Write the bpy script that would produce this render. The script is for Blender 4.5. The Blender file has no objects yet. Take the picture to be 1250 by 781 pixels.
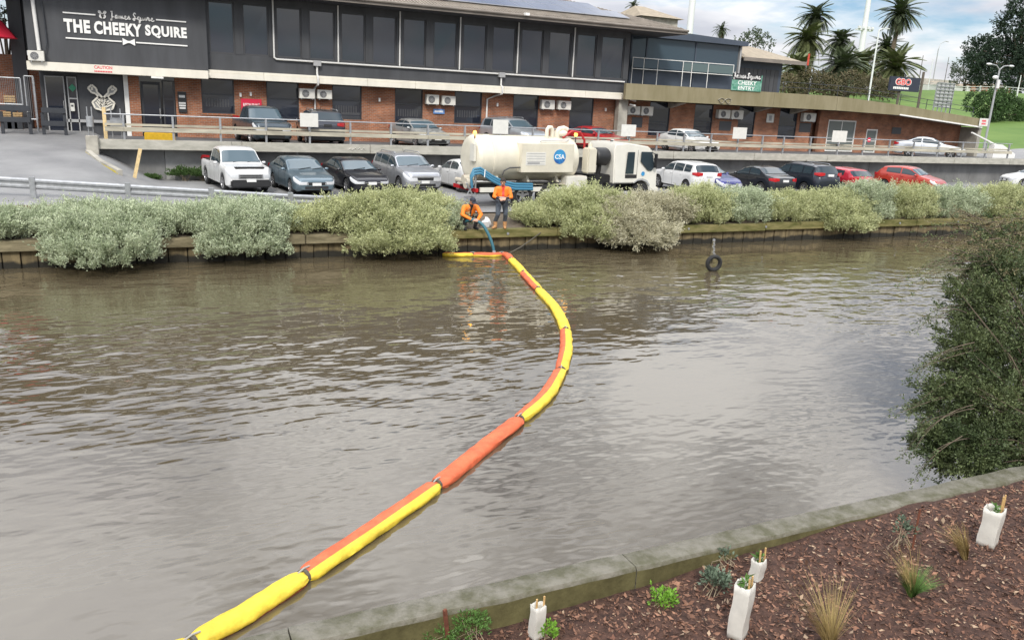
import bpy, bmesh, math, random
from mathutils import Vector, Matrix, noise
R = math.radians
random.seed(7)
scene = bpy.context.scene
COL = scene.collection

# ---------------------------------------------------------------- camera
HC = 5.25
CXP, CYP = 625.0, 390.5
Hv = (2159.7, -162.7); Vv = (-171.5, 3596.4)
F = math.sqrt(-(Hv[0]*Vv[0] + Hv[1]*Vv[1]))
_D = Vector((Vv[0], Vv[1], F)).normalized(); _X = Vector((Hv[0], Hv[1], F)).normalized()
_Z = -_D; _Y = _Z.cross(_X)
M3 = Matrix((_X, _Y, _Z))            # world = M3 @ cam (x right, y down, z forward)
CAM = Vector((0, 0, HC))
cam_data = bpy.data.cameras.new('camera')
cam = bpy.data.objects.new('camera', cam_data); COL.objects.link(cam)
cam_data.sensor_width = 36.0; cam_data.lens = F/1250.0*36.0
cam_data.clip_start = 0.1; cam_data.clip_end = 4000
rot = Matrix((M3.col[0], -M3.col[1], -M3.col[2])).transposed()
cam.matrix_world = Matrix.Translation(CAM) @ rot.to_4x4()
scene.camera = cam
def ray(x, y): return M3 @ Vector((x-CXP, y-CYP, F))
def AZ(x, y, z):
    r = ray(x, y); return CAM + r*((z-HC)/r.z)
def AY(x, y, Y):
    r = ray(x, y); return CAM + r*(Y/r.y)

# ---------------------------------------------------------------- sky and sun
SUN_EL, SUN_AZ = 42.0, 205.0         # azimuth clockwise from +Y
world = bpy.data.worlds.new('World'); scene.world = world; world.use_nodes = True
nt = world.node_tree; nt.nodes.clear()
def wn(t, **k):
    n = nt.nodes.new(t)
    for a, b in k.items(): setattr(n, a, b)
    return n
w_out = wn('ShaderNodeOutputWorld'); w_bg = wn('ShaderNodeBackground')
w_sky = wn('ShaderNodeTexSky', sky_type='NISHITA', sun_disc=False, sun_elevation=R(SUN_EL), sun_rotation=R(SUN_AZ), air_density=1.0, dust_density=0.1, ozone_density=4.0)
w_tc = wn('ShaderNodeTexCoord'); w_sep = wn('ShaderNodeSeparateXYZ')
nt.links.new(w_tc.outputs['Generated'], w_sep.inputs[0])
# flatten the direction onto a cloud plane: p = dir.xy / (z + 0.18)
w_add = wn('ShaderNodeMath', operation='ADD'); w_add.inputs[1].default_value = 0.16
w_max = wn('ShaderNodeMath', operation='MAXIMUM'); w_max.inputs[1].default_value = 0.0
nt.links.new(w_sep.outputs[2], w_max.inputs[0]); nt.links.new(w_max.outputs[0], w_add.inputs[0])
w_dx = wn('ShaderNodeMath', operation='DIVIDE'); w_dy = wn('ShaderNodeMath', operation='DIVIDE')
nt.links.new(w_sep.outputs[0], w_dx.inputs[0]); nt.links.new(w_add.outputs[0], w_dx.inputs[1])
nt.links.new(w_sep.outputs[1], w_dy.inputs[0]); nt.links.new(w_add.outputs[0], w_dy.inputs[1])
w_cmb = wn('ShaderNodeCombineXYZ'); nt.links.new(w_dx.outputs[0], w_cmb.inputs[0]); nt.links.new(w_dy.outputs[0], w_cmb.inputs[1])
w_off = wn('ShaderNodeVectorMath', operation='ADD'); w_off.inputs[1].default_value = (0.4, 5.2, 0.0)
nt.links.new(w_cmb.outputs[0], w_off.inputs[0])
w_n1 = wn('ShaderNodeTexNoise'); w_n1.inputs['Scale'].default_value = 1.5; w_n1.inputs['Detail'].default_value = 7; w_n1.inputs['Roughness'].default_value = 0.56
w_n2 = wn('ShaderNodeTexNoise'); w_n2.inputs['Scale'].default_value = 1.1; w_n2.inputs['Detail'].default_value = 5
nt.links.new(w_off.outputs[0], w_n1.inputs['Vector']); nt.links.new(w_off.outputs[0], w_n2.inputs['Vector'])
w_r1 = wn('ShaderNodeValToRGB'); w_r1.color_ramp.elements[0].position = 0.34; w_r1.color_ramp.elements[1].position = 0.53
nt.links.new(w_n1.outputs[0], w_r1.inputs[0])
w_r2 = wn('ShaderNodeValToRGB')      # cloud brightness: white to grey-lilac undersides
w_r2.color_ramp.elements[0].position = 0.42; w_r2.color_ramp.elements[0].color = (9.9, 9.95, 10.1, 1)
w_r2.color_ramp.elements[1].position = 0.60; w_r2.color_ramp.elements[1].color = (6.2, 6.4, 7.1, 1)
nt.links.new(w_n2.outputs[0], w_r2.inputs[0])
w_el = wn('ShaderNodeMath', operation='MULTIPLY_ADD'); w_el.inputs[1].default_value = 1.7; w_el.inputs[2].default_value = .51; nt.links.new(w_max.outputs[0], w_el.inputs[0])   # overcast cloud brightens towards the zenith
w_cl = wn('ShaderNodeVectorMath', operation='SCALE'); nt.links.new(w_r2.outputs[0], w_cl.inputs[0]); nt.links.new(w_el.outputs[0], w_cl.inputs['Scale'])
w_mix = wn('ShaderNodeMixRGB'); nt.links.new(w_r1.outputs[0], w_mix.inputs[0])
w_sc = wn('ShaderNodeVectorMath', operation='SCALE'); w_sc.inputs['Scale'].default_value = .62; nt.links.new(w_sky.outputs[0], w_sc.inputs[0]); nt.links.new(w_sc.outputs[0], w_mix.inputs[1]); nt.links.new(w_cl.outputs[0], w_mix.inputs[2])
w_bg.inputs['Strength'].default_value = 0.12
nt.links.new(w_mix.outputs[0], w_bg.inputs[0]); nt.links.new(w_bg.outputs[0], w_out.inputs[0])

sun_d = bpy.data.lights.new('sun', 'SUN'); sun_d.energy = 2.0; sun_d.angle = R(12); sun_d.color = (1.0, 0.95, 0.87)
sun = bpy.data.objects.new('sun', sun_d); COL.objects.link(sun)
_az = R(SUN_AZ); _el = R(SUN_EL)
to_sun = Vector((math.sin(_az)*math.cos(_el), math.cos(_az)*math.cos(_el), math.sin(_el)))
sun.rotation_euler = to_sun.to_track_quat('Z', 'Y').to_euler()
sun.location = (0, 0, 60)
scene.view_settings.view_transform = 'Standard'; scene.view_settings.look = 'None'
scene.view_settings.exposure = 0.42; scene.view_settings.gamma = 1.0
scene.render.engine = 'CYCLES'
scene.cycles.max_bounces = 6; scene.cycles.glossy_bounces = 3; scene.cycles.transmission_bounces = 4
scene.cycles.use_denoising = True
scene.cycles.caustics_reflective = False; scene.cycles.caustics_refractive = False

# ---------------------------------------------------------------- helpers
class B:
    """collects shapes, builds ONE mesh object"""
    def __init__(s): s.v = []; s.f = []; s.m = []; s.mi = 0
    def add(s, vs, fs):
        o = len(s.v); s.v += [tuple(v) for v in vs]
        for f in fs: s.f.append(tuple(i+o for i in f)); s.m.append(s.mi)
        return s
    def box(s, x0, x1, y0, y1, z0, z1):
        vs = [(x, y, z) for z in (z0, z1) for y in (y0, y1) for x in (x0, x1)]
        return s.add(vs, [(0,2,3,1), (4,5,7,6), (0,1,5,4), (2,6,7,3), (0,4,6,2), (1,3,7,5)])
    def bbox(s, x0, x1, y0, y1, z0, z1, b):           # chamfered box
        bm = bmesh.new(); bmesh.ops.create_cube(bm, size=1)
        for v in bm.verts:
            v.co = Vector(((x0+x1)/2+v.co.x*(x1-x0), (y0+y1)/2+v.co.y*(y1-y0), (z0+z1)/2+v.co.z*(z1-z0)))
        bmesh.ops.bevel(bm, geom=list(bm.edges), offset=b, segments=2, affect='EDGES')
        bm.verts.index_update()
        s.add([v.co[:] for v in bm.verts], [[v.index for v in f.verts] for f in bm.faces]); bm.free(); return s
    def bar(s, p0, p1, w, h, up=(0, 0, 1)):           # rectangular bar between two points
        p0, p1 = Vector(p0), Vector(p1); d = (p1-p0).normalized(); up = Vector(up)
        if abs(d.dot(up)) > .98: up = Vector((0, 1, 0))
        a = d.cross(up).normalized()*(w/2); b = a.cross(d).normalized()*(h/2)
        vs = [p+i*a+j*b for p in (p0, p1) for i, j in ((-1,-1), (1,-1), (1,1), (-1,1))]
        return s.add(vs, [(3,2,1,0), (4,5,6,7), (0,1,5,4), (1,2,6,5), (2,3,7,6), (3,0,4,7)])
    def tube(s, pts, r, n=8, cap=True):
        pts = [Vector(p) for p in pts]; rs = r if isinstance(r, (list, tuple)) else [r]*len(pts)
        rings = []; prev = None
        for i, p in enumerate(pts):
            d = (pts[min(i+1, len(pts)-1)]-pts[max(i-1, 0)]).normalized()
            if prev is None:
                a = d.cross(Vector((0, 0, 1)))
                if a.length < .05: a = d.cross(Vector((0, 1, 0)))
            else: a = prev-d*prev.dot(d)
            a.normalize(); prev = a; b = d.cross(a)
            rings.append([p+(a*math.cos(t*2*math.pi/n)+b*math.sin(t*2*math.pi/n))*rs[i] for t in range(n)])
        vs = [v for q in rings for v in q]; fs = []
        for i in range(len(pts)-1):
            for t in range(n):
                u = (t+1) % n; fs.append((i*n+t, i*n+u, (i+1)*n+u, (i+1)*n+t))
        if cap: fs.append(tuple(range(n-1, -1, -1))); fs.append(tuple(range((len(pts)-1)*n, len(pts)*n)))
        return s.add(vs, fs)
    def prism(s, poly, fn, d0, d1):                    # poly 2D, fn(u,v,d)->3D
        n = len(poly)
        vs = [fn(u, v, d0) for u, v in poly]+[fn(u, v, d1) for u, v in poly]
        fs = [tuple(range(n-1, -1, -1)), tuple(range(n, 2*n))]+[(i, (i+1) % n, n+(i+1) % n, n+i) for i in range(n)]
        return s.add(vs, fs)
    def quad(s, a, b, c, d): return s.add([a, b, c, d], [(0, 1, 2, 3)])
    def ball(s, c, r, n=12, m=7):
        r = r if isinstance(r, (tuple, list)) else (r, r, r)
        vs = []; fs = []
        for i in range(m+1):
            th = math.pi*i/m
            for j in range(n):
                ph = 2*math.pi*j/n; vs.append((c[0]+r[0]*math.sin(th)*math.cos(ph), c[1]+r[1]*math.sin(th)*math.sin(ph), c[2]+r[2]*math.cos(th)))
        for i in range(m):
            for j in range(n): fs.append((i*n+j, (i+1)*n+j, (i+1)*n+(j+1) % n, i*n+(j+1) % n))
        return s.add(vs, fs)
    def mesh(s, name, mats, smooth=None):
        me = bpy.data.meshes.new(name); me.from_pydata(s.v, [], s.f)
        mats = mats if isinstance(mats, (list, tuple)) else [mats]
        for m in mats: me.materials.append(m)
        if len(mats) > 1: me.polygons.foreach_set('material_index', s.m)
        if smooth is not None:
            me.polygons.foreach_set('use_smooth', [True]*len(me.polygons))
            me.set_sharp_from_angle(angle=R(smooth))
        me.update(); return me
    def build(s, name, mats, parent=None, smooth=None):
        return put(name, s.mesh(name, mats, smooth), parent)
def put(name, me, parent=None, loc=None, rotz=None, scale=None):
    o = bpy.data.objects.new(name, me); COL.objects.link(o)
    if parent is not None:
        o.parent = parent
        if parent.get('_world'): o.matrix_parent_inverse = Matrix.Translation(-Vector(parent.location))
    if loc is not None: o.location = loc
    if rotz is not None: o.rotation_euler = (0, 0, rotz)
    if scale is not None: o.scale = scale if isinstance(scale, (tuple, list)) else (scale,)*3
    return o
def tag(o, label, cat, group=None):
    o['label'] = label; o['category'] = cat
    if group: o['group'] = group
    return o
def thing(name, label, cat, loc=(0, 0, 0), rotz=0, group=None, world_parts=False):
    o = bpy.data.objects.new(name, None); COL.objects.link(o); o.empty_display_size = .2
    o.location = loc; o.rotation_euler = (0, 0, rotz)
    if world_parts: o['_world'] = 1            # its parts are given in world coordinates
    return tag(o, label, cat, group)
def structure(o): o['kind'] = 'structure'; return o
def stuff(o, label=None, cat=None):
    o['kind'] = 'stuff'
    if label: o['label'] = label; o['category'] = cat
    return o
def copy_tree(o, parent=None):
    c = o.copy(); COL.objects.link(c); c.parent = parent
    for ch in list(o.children): copy_tree(ch, c)
    return c

# ---------------------------------------------------------------- materials
MATS = {}
def mat(name, col, rough=.6, metal=0.0, var=0.0, vscale=3.0, col2=None, bump=0.0, bscale=20.0, spec=.5, emit=None, coat=0.0, detail=5, coords='pos', trans=0.0, stretch=(1, 1, 1), island=0.0, sss=None, ramp=(0.35, 0.65)):
    m = bpy.data.materials.new(name); m.use_nodes = True; t = m.node_tree; p = t.nodes['Principled BSDF']
    p.inputs['Base Color'].default_value = (*col, 1); p.inputs['Roughness'].default_value = rough; p.inputs['Metallic'].default_value = metal
    p.inputs['Specular IOR Level'].default_value = spec; p.inputs['Coat Weight'].default_value = coat; p.inputs['Coat Roughness'].default_value = .05
    N = t.nodes.new; L = t.links.new
    src = None
    def coord():
        if coords == 'pos': g = N('ShaderNodeNewGeometry').outputs['Position']
        else: g = N('ShaderNodeTexCoord').outputs['Object']
        mp = N('ShaderNodeMapping'); mp.inputs['Scale'].default_value = stretch; L(g, mp.inputs[0]); return mp.outputs[0]
    if var or col2 is not None:
        src = coord()
        n = N('ShaderNodeTexNoise'); n.inputs['Scale'].default_value = vscale; n.inputs['Detail'].default_value = detail; n.inputs['Roughness'].default_value = .62; L(src, n.inputs['Vector'])
        r = N('ShaderNodeValToRGB'); e = r.color_ramp.elements
        e[0].position, e[1].position = ramp
        if col2 is None:
            e[0].color = (*[c*(1-var) for c in col], 1); e[1].color = (*[min(1, c*(1+var)) for c in col], 1)
        else: e[0].color = (*col, 1); e[1].color = (*col2, 1)
        L(n.outputs[0], r.inputs[0]); out = r.outputs[0]
    else: out = None
    if island:
        g = N('ShaderNodeNewGeometry'); hsv = N('ShaderNodeHueSaturation'); mr = N('ShaderNodeMapRange')
        mr.inputs['To Min'].default_value = 1-island; mr.inputs['To Max'].default_value = 1+island
        L(g.outputs['Random Per Island'], mr.inputs[0]); L(mr.outputs[0], hsv.inputs['Value'])
        if out is not None: L(out, hsv.inputs['Color'])
        else: hsv.inputs['Color'].default_value = (*col, 1)
        out = hsv.outputs[0]
    if out is not None: L(out, p.inputs['Base Color'])
    if bump:
        if src is None: src = coord()
        n2 = N('ShaderNodeTexNoise'); n2.inputs['Scale'].default_value = bscale; n2.inputs['Detail'].default_value = 6; L(src, n2.inputs['Vector'])
        bp = N('ShaderNodeBump'); bp.inputs['Strength'].default_value = bump; bp.inputs['Distance'].default_value = .02
        L(n2.outputs[0], bp.inputs['Height']); L(bp.outputs[0], p.inputs['Normal'])
    if emit: p.inputs['Emission Color'].default_value = (*emit[0], 1); p.inputs['Emission Strength'].default_value = emit[1]
    if trans:
        tr = N('ShaderNodeBsdfTranslucent'); mx = N('ShaderNodeMixShader'); mx.inputs[0].default_value = trans
        if out is not None: L(out, tr.inputs[0])
        else: tr.inputs[0].default_value = (*col, 1)
        L(p.outputs[0], mx.inputs[1]); L(tr.outputs[0], mx.inputs[2]); L(mx.outputs[0], t.nodes['Material Output'].inputs[0])
    MATS[name] = m; return m
mat('asphalt', (.115, .115, .118), .85, var=.3, vscale=.8, bump=.3, bscale=60)
mat('asphalt_ramp', (.18, .18, .182), .8, col2=(.275, .274, .27), vscale=.45, bump=.3, bscale=60, detail=9, ramp=(.3, .7))
mat('concrete', (.36, .34, .29), .85, var=.25, vscale=1.3, bump=.25, bscale=25)
mat('deck_edge', (.46, .44, .38), .85, col2=(.33, .32, .27), vscale=1.6, bump=.2, bscale=25, stretch=(1, 1, 3))
mat('wall_grey', (.19, .19, .185), .9, var=.22, vscale=.9, bump=.15, bscale=15, stretch=(1, 1, .5))
mat('wall_patch', (.31, .31, .30), .9, var=.1, vscale=2)
mat('cream', (.74, .70, .60), .6, var=.07, vscale=1.5, stretch=(1, 1, .3))
mat('cladding', (.055, .057, .062), .55, var=.22, vscale=.8, stretch=(1.6, 1, .25))
mat('dark_metal', (.035, .038, .044), .45, var=.1, vscale=2)
mat('frame_dark', (.055, .056, .06), .5)
mat('window_glass', (.020, .024, .036), .04, spec=.9)
mat('white_paint', (.78, .77, .73), .5, var=.05, vscale=4)
mat('white_sign', (.66, .65, .60), .5, var=.05, vscale=6)
mat('letter_white', (.86, .85, .82), .5)
mat('red_letter', (.70, .08, .10), .5)
mat('red_sign', (.62, .02, .06), .4)
mat('blue_sign', (.12, .26, .55), .4)
mat('pipe_white', (.70, .69, .66), .5)
mat('grey_box', (.36, .36, .36), .5)
mat('aircon', (.66, .64, .58), .5, var=.06, vscale=5)
mat('aircon_fan', (.05, .05, .05), .5)
mat('galv', (.38, .39, .40), .45, metal=.55, var=.15, vscale=6)
mat('rail_timber', (.40, .37, .29), .75, var=.25, vscale=2.5, stretch=(.3, 1, 2))
mat('balcony', (.20, .172, .092), .85, col2=(.27, .235, .145), vscale=1.1, bump=.15, bscale=12, stretch=(1, 1, .25))
mat('roof_sheet', (.25, .215, .175), .7, var=.2, vscale=2)
mat('roof_fascia', (.20, .175, .15), .7, var=.15, vscale=1)
mat('soffit', (.05, .05, .055), .8)
mat('solar', (.045, .06, .11), .12, spec=.6)
mat('solar_frame', (.45, .46, .48), .4, metal=.5)
mat('tan_roof', (.30, .25, .18), .75, var=.15, vscale=2)
mat('blue_wall', (.055, .07, .095), .6, var=.1, vscale=1)
mat('teal_glass', (.045, .068, .088), .06, spec=.5)
mat('green_glass', (.10, .14, .14), .1)
mat('yellow_paint', (.68, .42, .02), .6, var=.12, vscale=6)
mat('yellow_worn', (.52, .42, .05), .8, col2=(.36, .34, .28), vscale=2.2, ramp=(.5, .62))
mat('timber_new', (.66, .50, .26), .7, var=.15, vscale=6)
mat('timber_old', (.10, .085, .045), .9, col2=(.27, .23, .14), vscale=2.4, detail=10, bump=.7, bscale=12, stretch=(.4, 1, 2))
mat('timber_moss', (.085, .088, .018), .9, col2=(.24, .205, .085), vscale=2.4, detail=10, bump=.7, bscale=12, stretch=(.5, 1, 2))
mat('plank', (.23, .18, .09), .9, col2=(.10, .08, .045), vscale=2.5, bump=.5, bscale=9, stretch=(2, 1, .4))
mat('kerb_concrete', (.185, .172, .138), .9, col2=(.09, .086, .05), vscale=4.5, bump=.7, bscale=24, detail=11, ramp=(.38, .62))
mat('kerb_moss', (.052, .044, .013), .95, col2=(.105, .092, .035), vscale=3.5, bump=.5, bscale=20)
mat('mulch_soil', (.028, .013, .009), .95, col2=(.085, .042, .028), vscale=14, bump=1.0, bscale=40)
mat('dirt', (.15, .12, .085), .95, col2=(.09, .07, .05), vscale=3, bump=.5, bscale=30)
mat('grass', (.07, .14, .018), .9, col2=(.125, .20, .035), vscale=.12, bump=.5, bscale=8)
mat('ground', (.16, .15, .12), .95, var=.2, vscale=.3)
mat('rubber', (.018, .018, .018), .8)
mat('black_plastic', (.02, .02, .021), .5)
mat('chrome', (.65, .65, .66), .2, metal=.9)
mat('rim', (.42, .42, .43), .35, metal=.7)
mat('underbody', (.012, .012, .012), .9)
mat('headlamp', (.55, .56, .57), .12, coat=.6)
mat('tail_red', (.45, .015, .02), .2, coat=.5)
mat('plate', (.72, .72, .70), .5)
mat('plate_black', (.03, .03, .03), .5)
mat('car_glass', (.03, .045, .055), .04, spec=.6)
mat('car_screen', (.075, .11, .13), .05, spec=.6)
mat('bark', (.11, .085, .06), .95, var=.3, vscale=6, bump=.6, bscale=14)
mat('palm_trunk', (.13, .10, .07), .95, var=.3, vscale=5, bump=.8, bscale=10)
mat('mesh_wire', (.30, .31, .32), .5, metal=.4)
def brick_mat():
    m = bpy.data.materials.new('brick'); m.use_nodes = True; t = m.node_tree; p = t.nodes['Principled BSDF']; N = t.nodes.new; L = t.links.new
    g = N('ShaderNodeNewGeometry'); s = N('ShaderNodeSeparateXYZ'); c = N('ShaderNodeCombineXYZ'); L(g.outputs['Position'], s.inputs[0])
    a = N('ShaderNodeMath'); a.operation = 'ADD'; L(s.outputs[0], a.inputs[0]); L(s.outputs[1], a.inputs[1]); L(a.outputs[0], c.inputs[0]); L(s.outputs[2], c.inputs[1])
    b = N('ShaderNodeTexBrick'); b.inputs['Scale'].default_value = 1; b.inputs['Brick Width'].default_value = .24; b.inputs['Row Height'].default_value = .086; b.inputs['Mortar Size'].default_value = .009
    b.inputs['Color1'].default_value = (.37, .135, .06, 1); b.inputs['Color2'].default_value = (.24, .085, .042, 1); b.inputs['Mortar'].default_value = (.30, .25, .20, 1); b.inputs['Bias'].default_value = -.1
    L(c.outputs[0], b.inputs['Vector']); n = N('ShaderNodeTexNoise'); n.inputs['Scale'].default_value = 1.3; n.inputs['Detail'].default_value = 4; L(g.outputs['Position'], n.inputs['Vector'])
    mr = N('ShaderNodeMapRange'); mr.inputs['From Min'].default_value = .3; mr.inputs['From Max'].default_value = .7; mr.inputs['To Min'].default_value = .7; mr.inputs['To Max'].default_value = 1.3; L(n.outputs[0], mr.inputs[0])
    h = N('ShaderNodeHueSaturation'); L(b.outputs['Color'], h.inputs['Color']); L(mr.outputs[0], h.inputs['Value']); L(h.outputs[0], p.inputs['Base Color'])
    bp = N('ShaderNodeBump'); bp.inputs['Strength'].default_value = .5; bp.inputs['Distance'].default_value = .01; bp.invert = True; L(b.outputs['Fac'], bp.inputs['Height']); L(bp.outputs[0], p.inputs['Normal'])
    p.inputs['Roughness'].default_value = .9; MATS['brick'] = m
brick_mat()
def water_mat():
    m = bpy.data.materials.new('water'); m.use_nodes = True; t = m.node_tree; p = t.nodes['Principled BSDF']; N = t.nodes.new; L = t.links.new
    p.inputs['Base Color'].default_value = (.092, .074, .045, 1); p.inputs['Roughness'].default_value = .02; p.inputs['IOR'].default_value = 2.1
    g = N('ShaderNodeNewGeometry')
    def nz(scale, stretch, rotz, det, rough=.5):
        mp = N('ShaderNodeMapping'); mp.inputs['Scale'].default_value = stretch; mp.inputs['Rotation'].default_value = (0, 0, rotz)
        L(g.outputs['Position'], mp.inputs[0]); n = N('ShaderNodeTexNoise'); n.inputs['Scale'].default_value = scale; n.inputs['Detail'].default_value = det; n.inputs['Roughness'].default_value = rough
        L(mp.outputs[0], n.inputs['Vector']); return n.outputs[0]
    a = nz(1.9, (.6, 1.0, 1), R(14), .6); b = nz(5.4, (.5, 1.0, 1), R(-16), .8); e = nz(.10, (1, 1, 1), 0, 2)
    mr = N('ShaderNodeMapRange'); mr.inputs['From Min'].default_value = .40; mr.inputs['From Max'].default_value = .62; mr.inputs['To Min'].default_value = .35; mr.inputs['To Max'].default_value = 1.5; L(e, mr.inputs[0])
    m1 = N('ShaderNodeMath'); m1.operation = 'MULTIPLY'; m1.inputs[1].default_value = .34; L(b, m1.inputs[0])
    sp = N('ShaderNodeSeparateXYZ'); L(g.outputs['Position'], sp.inputs[0]); sh = N('ShaderNodeMapRange'); sh.inputs['From Min'].default_value = 7.0; sh.inputs['From Max'].default_value = 15.0; sh.inputs['To Min'].default_value = .16; L(sp.outputs[1], sh.inputs[0])   # longer waves die out in the lee of the near bank
    a2 = N('ShaderNodeMath'); a2.operation = 'MULTIPLY'; L(a, a2.inputs[0]); L(sh.outputs[0], a2.inputs[1]); a = a2.outputs[0]
    ad = N('ShaderNodeMath'); ad.operation = 'ADD'; L(a, ad.inputs[0]); L(m1.outputs[0], ad.inputs[1])
    sh = N('ShaderNodeMapRange'); sh.inputs['From Min'].default_value = 6.5; sh.inputs['From Max'].default_value = 13.5; sh.inputs['To Min'].default_value = .40; L(sp.outputs[1], sh.inputs[0])   # calmer in the lee of the near bank
    m2 = N('ShaderNodeMath'); m2.operation = 'MULTIPLY'; L(mr.outputs[0], m2.inputs[0]); L(sh.outputs[0], m2.inputs[1]); mr = m2
    mu = N('ShaderNodeMath'); mu.operation = 'MULTIPLY'; L(ad.outputs[0], mu.inputs[0]); L(mr.outputs[0], mu.inputs[1])
    bp = N('ShaderNodeBump'); bp.inputs['Strength'].default_value = 1.0; bp.inputs['Distance'].default_value = .042; L(mu.outputs[0], bp.inputs['Height']); L(bp.outputs[0], p.inputs['Normal'])
    MATS['water'] = m
water_mat()
MT = MATS
# ================================================================ SETTING
Z_QUAY, Z_PARK, Z_DECK = .80, 1.05, 2.70
def sm(t): t = max(0, min(1, t)); return t*t*(3-2*t)
def zpark(x, y):
    w = sm((x+2.2)/3.4); z = (1.6+.085*(y-31))*(1-w)+Z_PARK*w
    return min(z, 2.62) if x > -1.75 and y > 40 else z
def grid(name, xs, ys, zf, m, smooth=40):
    b = B(); n = len(ys)
    vs = [(x, y, zf(x, y)) for x in xs for y in ys]
    fs = [(i*n+j, (i+1)*n+j, (i+1)*n+j+1, i*n+j+1) for i in range(len(xs)-1) for j in range(n-1)]
    b.add(vs, fs); return b.build(name, m, smooth=smooth)
def lin(a, b, n): return [a+(b-a)*i/(n-1) for i in range(n)]
# the ground sheet: both banks, the canal left open between them
b = B(); G = 1500
b.quad((-G, 26.5, .6), (G, 26.5, .6), (G, G, .6), (-G, G, .6)); b.quad((-G, -G, .3), (G, -G, .3), (G, 5.9, .3), (-G, 5.9, .3))
structure(b.build('ground', MT['ground']))
b = B(); b.quad((-400, 5.95, 0), (400, 5.95, 0), (400, 26.6, 0), (-400, 26.6, 0)); structure(b.build('water', MT['water']))
structure(grid('verge', lin(-14, 90, 120), lin(26.45, 29.3, 8), lambda x, y: .78+.05*noise.noise((x, y*2, 0))+(y-26.45)*.09+max(0, .12*(1-x))*sm((y-27)/2)*.6, MT['dirt']))
structure(grid('car_park', [-60, -40, -25]+lin(-14, 6, 41)+lin(7, 95, 30), lin(28.9, 46.4, 30), zpark, MT['asphalt_ramp']))
b = B(); b.box(-1.6, 75, 40.25, 47, 2.42, Z_DECK); structure(b.build('deck', MT['asphalt']))
b = B(); b.box(-70, -1.6, 46.42, 75, 2.0, 2.86); structure(b.build('forecourt', MT['asphalt_ramp']))
b = B(); b.box(-1.6, 160, 47, 110, 1.8, 2.62); structure(b.build('terrace', MT['asphalt']))

# grass hill rising behind the right-hand end
def zhill(x, y):
    d = x*.78+y*.62
    return 2.5+.088*min(max(0, d-78), 98)+.25*noise.noise((x*.05, y*.05, 0))
structure(grid('grass_hill', lin(60.5, 420, 60), lin(41.5, 300, 50), zhill, MT['grass']))
b = B()
for i in range(26):
    x0 = 61+i*6; x1 = x0+6
    y0 = 45.0+i*.1
    b.quad((x0, y0-3.2, zhill(x0, y0-3.2)+.05), (x1, y0-3.1, zhill(x1, y0-3.1)+.05), (x1, y0+3.1, zhill(x1, y0+3.1)+.05), (x0, y0+3, zhill(x0, y0+3)+.05))
structure(b.build('road', MT['asphalt_ramp']))

# near bank: mulch bed, higher towards the right and behind the camera
def zmulch(x, y):
    z = .43+.062*min(max(x-1.5, 0), 6.5)*.85 - .012*(5.8-y)
    if y < 3.3: z += .85*(3.3-y)*sm((3.3-y)/1.5+.2)
    return z+.035*noise.noise((x*1.6, y*1.6, 3))+.02*noise.noise((x*5, y*5, 1))
structure(grid('mulch_bed', lin(-6, 16, 150), lin(1.0, 5.89, 60), zmulch, MT['mulch_soil']))
structure(grid('bank', lin(-60, 60, 60), lin(-40, 1.05, 12), lambda x, y: min(3.62, zmulch(x, 1.0)+.0*y+max(0, (1.05-y))*.9), MT['dirt']))

# concrete kerb wall of the near bank
k = thing('kerb_wall', 'mossy concrete canal kerb beside the mulch bed', 'kerb', (4, 6, 0), world_parts=True)
xs = [-22, -14, -8.2, -3.6, .9, 4.28, 8.05, 11.9, 16.5, 22, 30, 45]
for i in range(len(xs)-1):
    b = B(); x0, x1 = xs[i]+.006, xs[i+1]-.006; n = 24; dz = random.uniform(-.008, .008)
    prof = [(5.86, -.3), (5.86, .765), (5.885, .80), (6.145, .80), (6.17, .775), (6.17, -.6)]
    vs = []; fs = []
    for q in range(n+1):
        x = x0+(x1-x0)*q/n
        for (y, z) in prof: vs.append((x, y+.012*noise.noise((x*2.3, y*3, z*3)), z+dz+(.012*noise.noise((x*3, y*9, 5)) if z > .5 else 0)))
    for q in range(n):
        for j in range(5): fs.append((q*6+j, q*6+j+1, q*6+j+7, q*6+j+6))
    fs.append(tuple(range(5, -1, -1))); fs.append(tuple(range(n*6, n*6+6)))
    b.add(vs, fs)
    b.m = [1 if (t < n*5 and t % 5 == 0) else 0 for t in range(len(b.f))]
    b.build('kerb_segment', [MT['kerb_concrete'], MT['kerb_moss']], k, smooth=50)

def tide_mat(name, up, up2, wet, z0):
    m = mat(name, up, .9, col2=up2, vscale=2.5, bump=.5, bscale=9, stretch=(2, 1, .4)); t = m.node_tree; N = t.nodes.new; L = t.links.new; p = t.nodes['Principled BSDF']
    old = p.inputs['Base Color'].links[0].from_socket; g = N('ShaderNodeNewGeometry'); s = N('ShaderNodeSeparateXYZ'); L(g.outputs['Position'], s.inputs[0])
    n = N('ShaderNodeTexNoise'); n.inputs['Scale'].default_value = 1.7; n.inputs['Detail'].default_value = 5; L(g.outputs['Position'], n.inputs['Vector'])
    a = N('ShaderNodeMath'); a.operation = 'MULTIPLY_ADD'; a.inputs[1].default_value = -.35; L(n.outputs[0], a.inputs[0]); L(s.outputs[2], a.inputs[2])
    r = N('ShaderNodeMapRange'); r.inputs['From Min'].default_value = z0-.2; r.inputs['From Max'].default_value = z0-.12; L(a.outputs[0], r.inputs[0])
    x = N('ShaderNodeMixRGB'); x.inputs[1].default_value = (*wet, 1); L(r.outputs[0], x.inputs[0]); L(old, x.inputs[2]); L(x.outputs[0], p.inputs['Base Color']); return m
tide_mat('plank_tide', (.22, .17, .09), (.10, .078, .042), (.022, .02, .014), .19)
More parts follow.
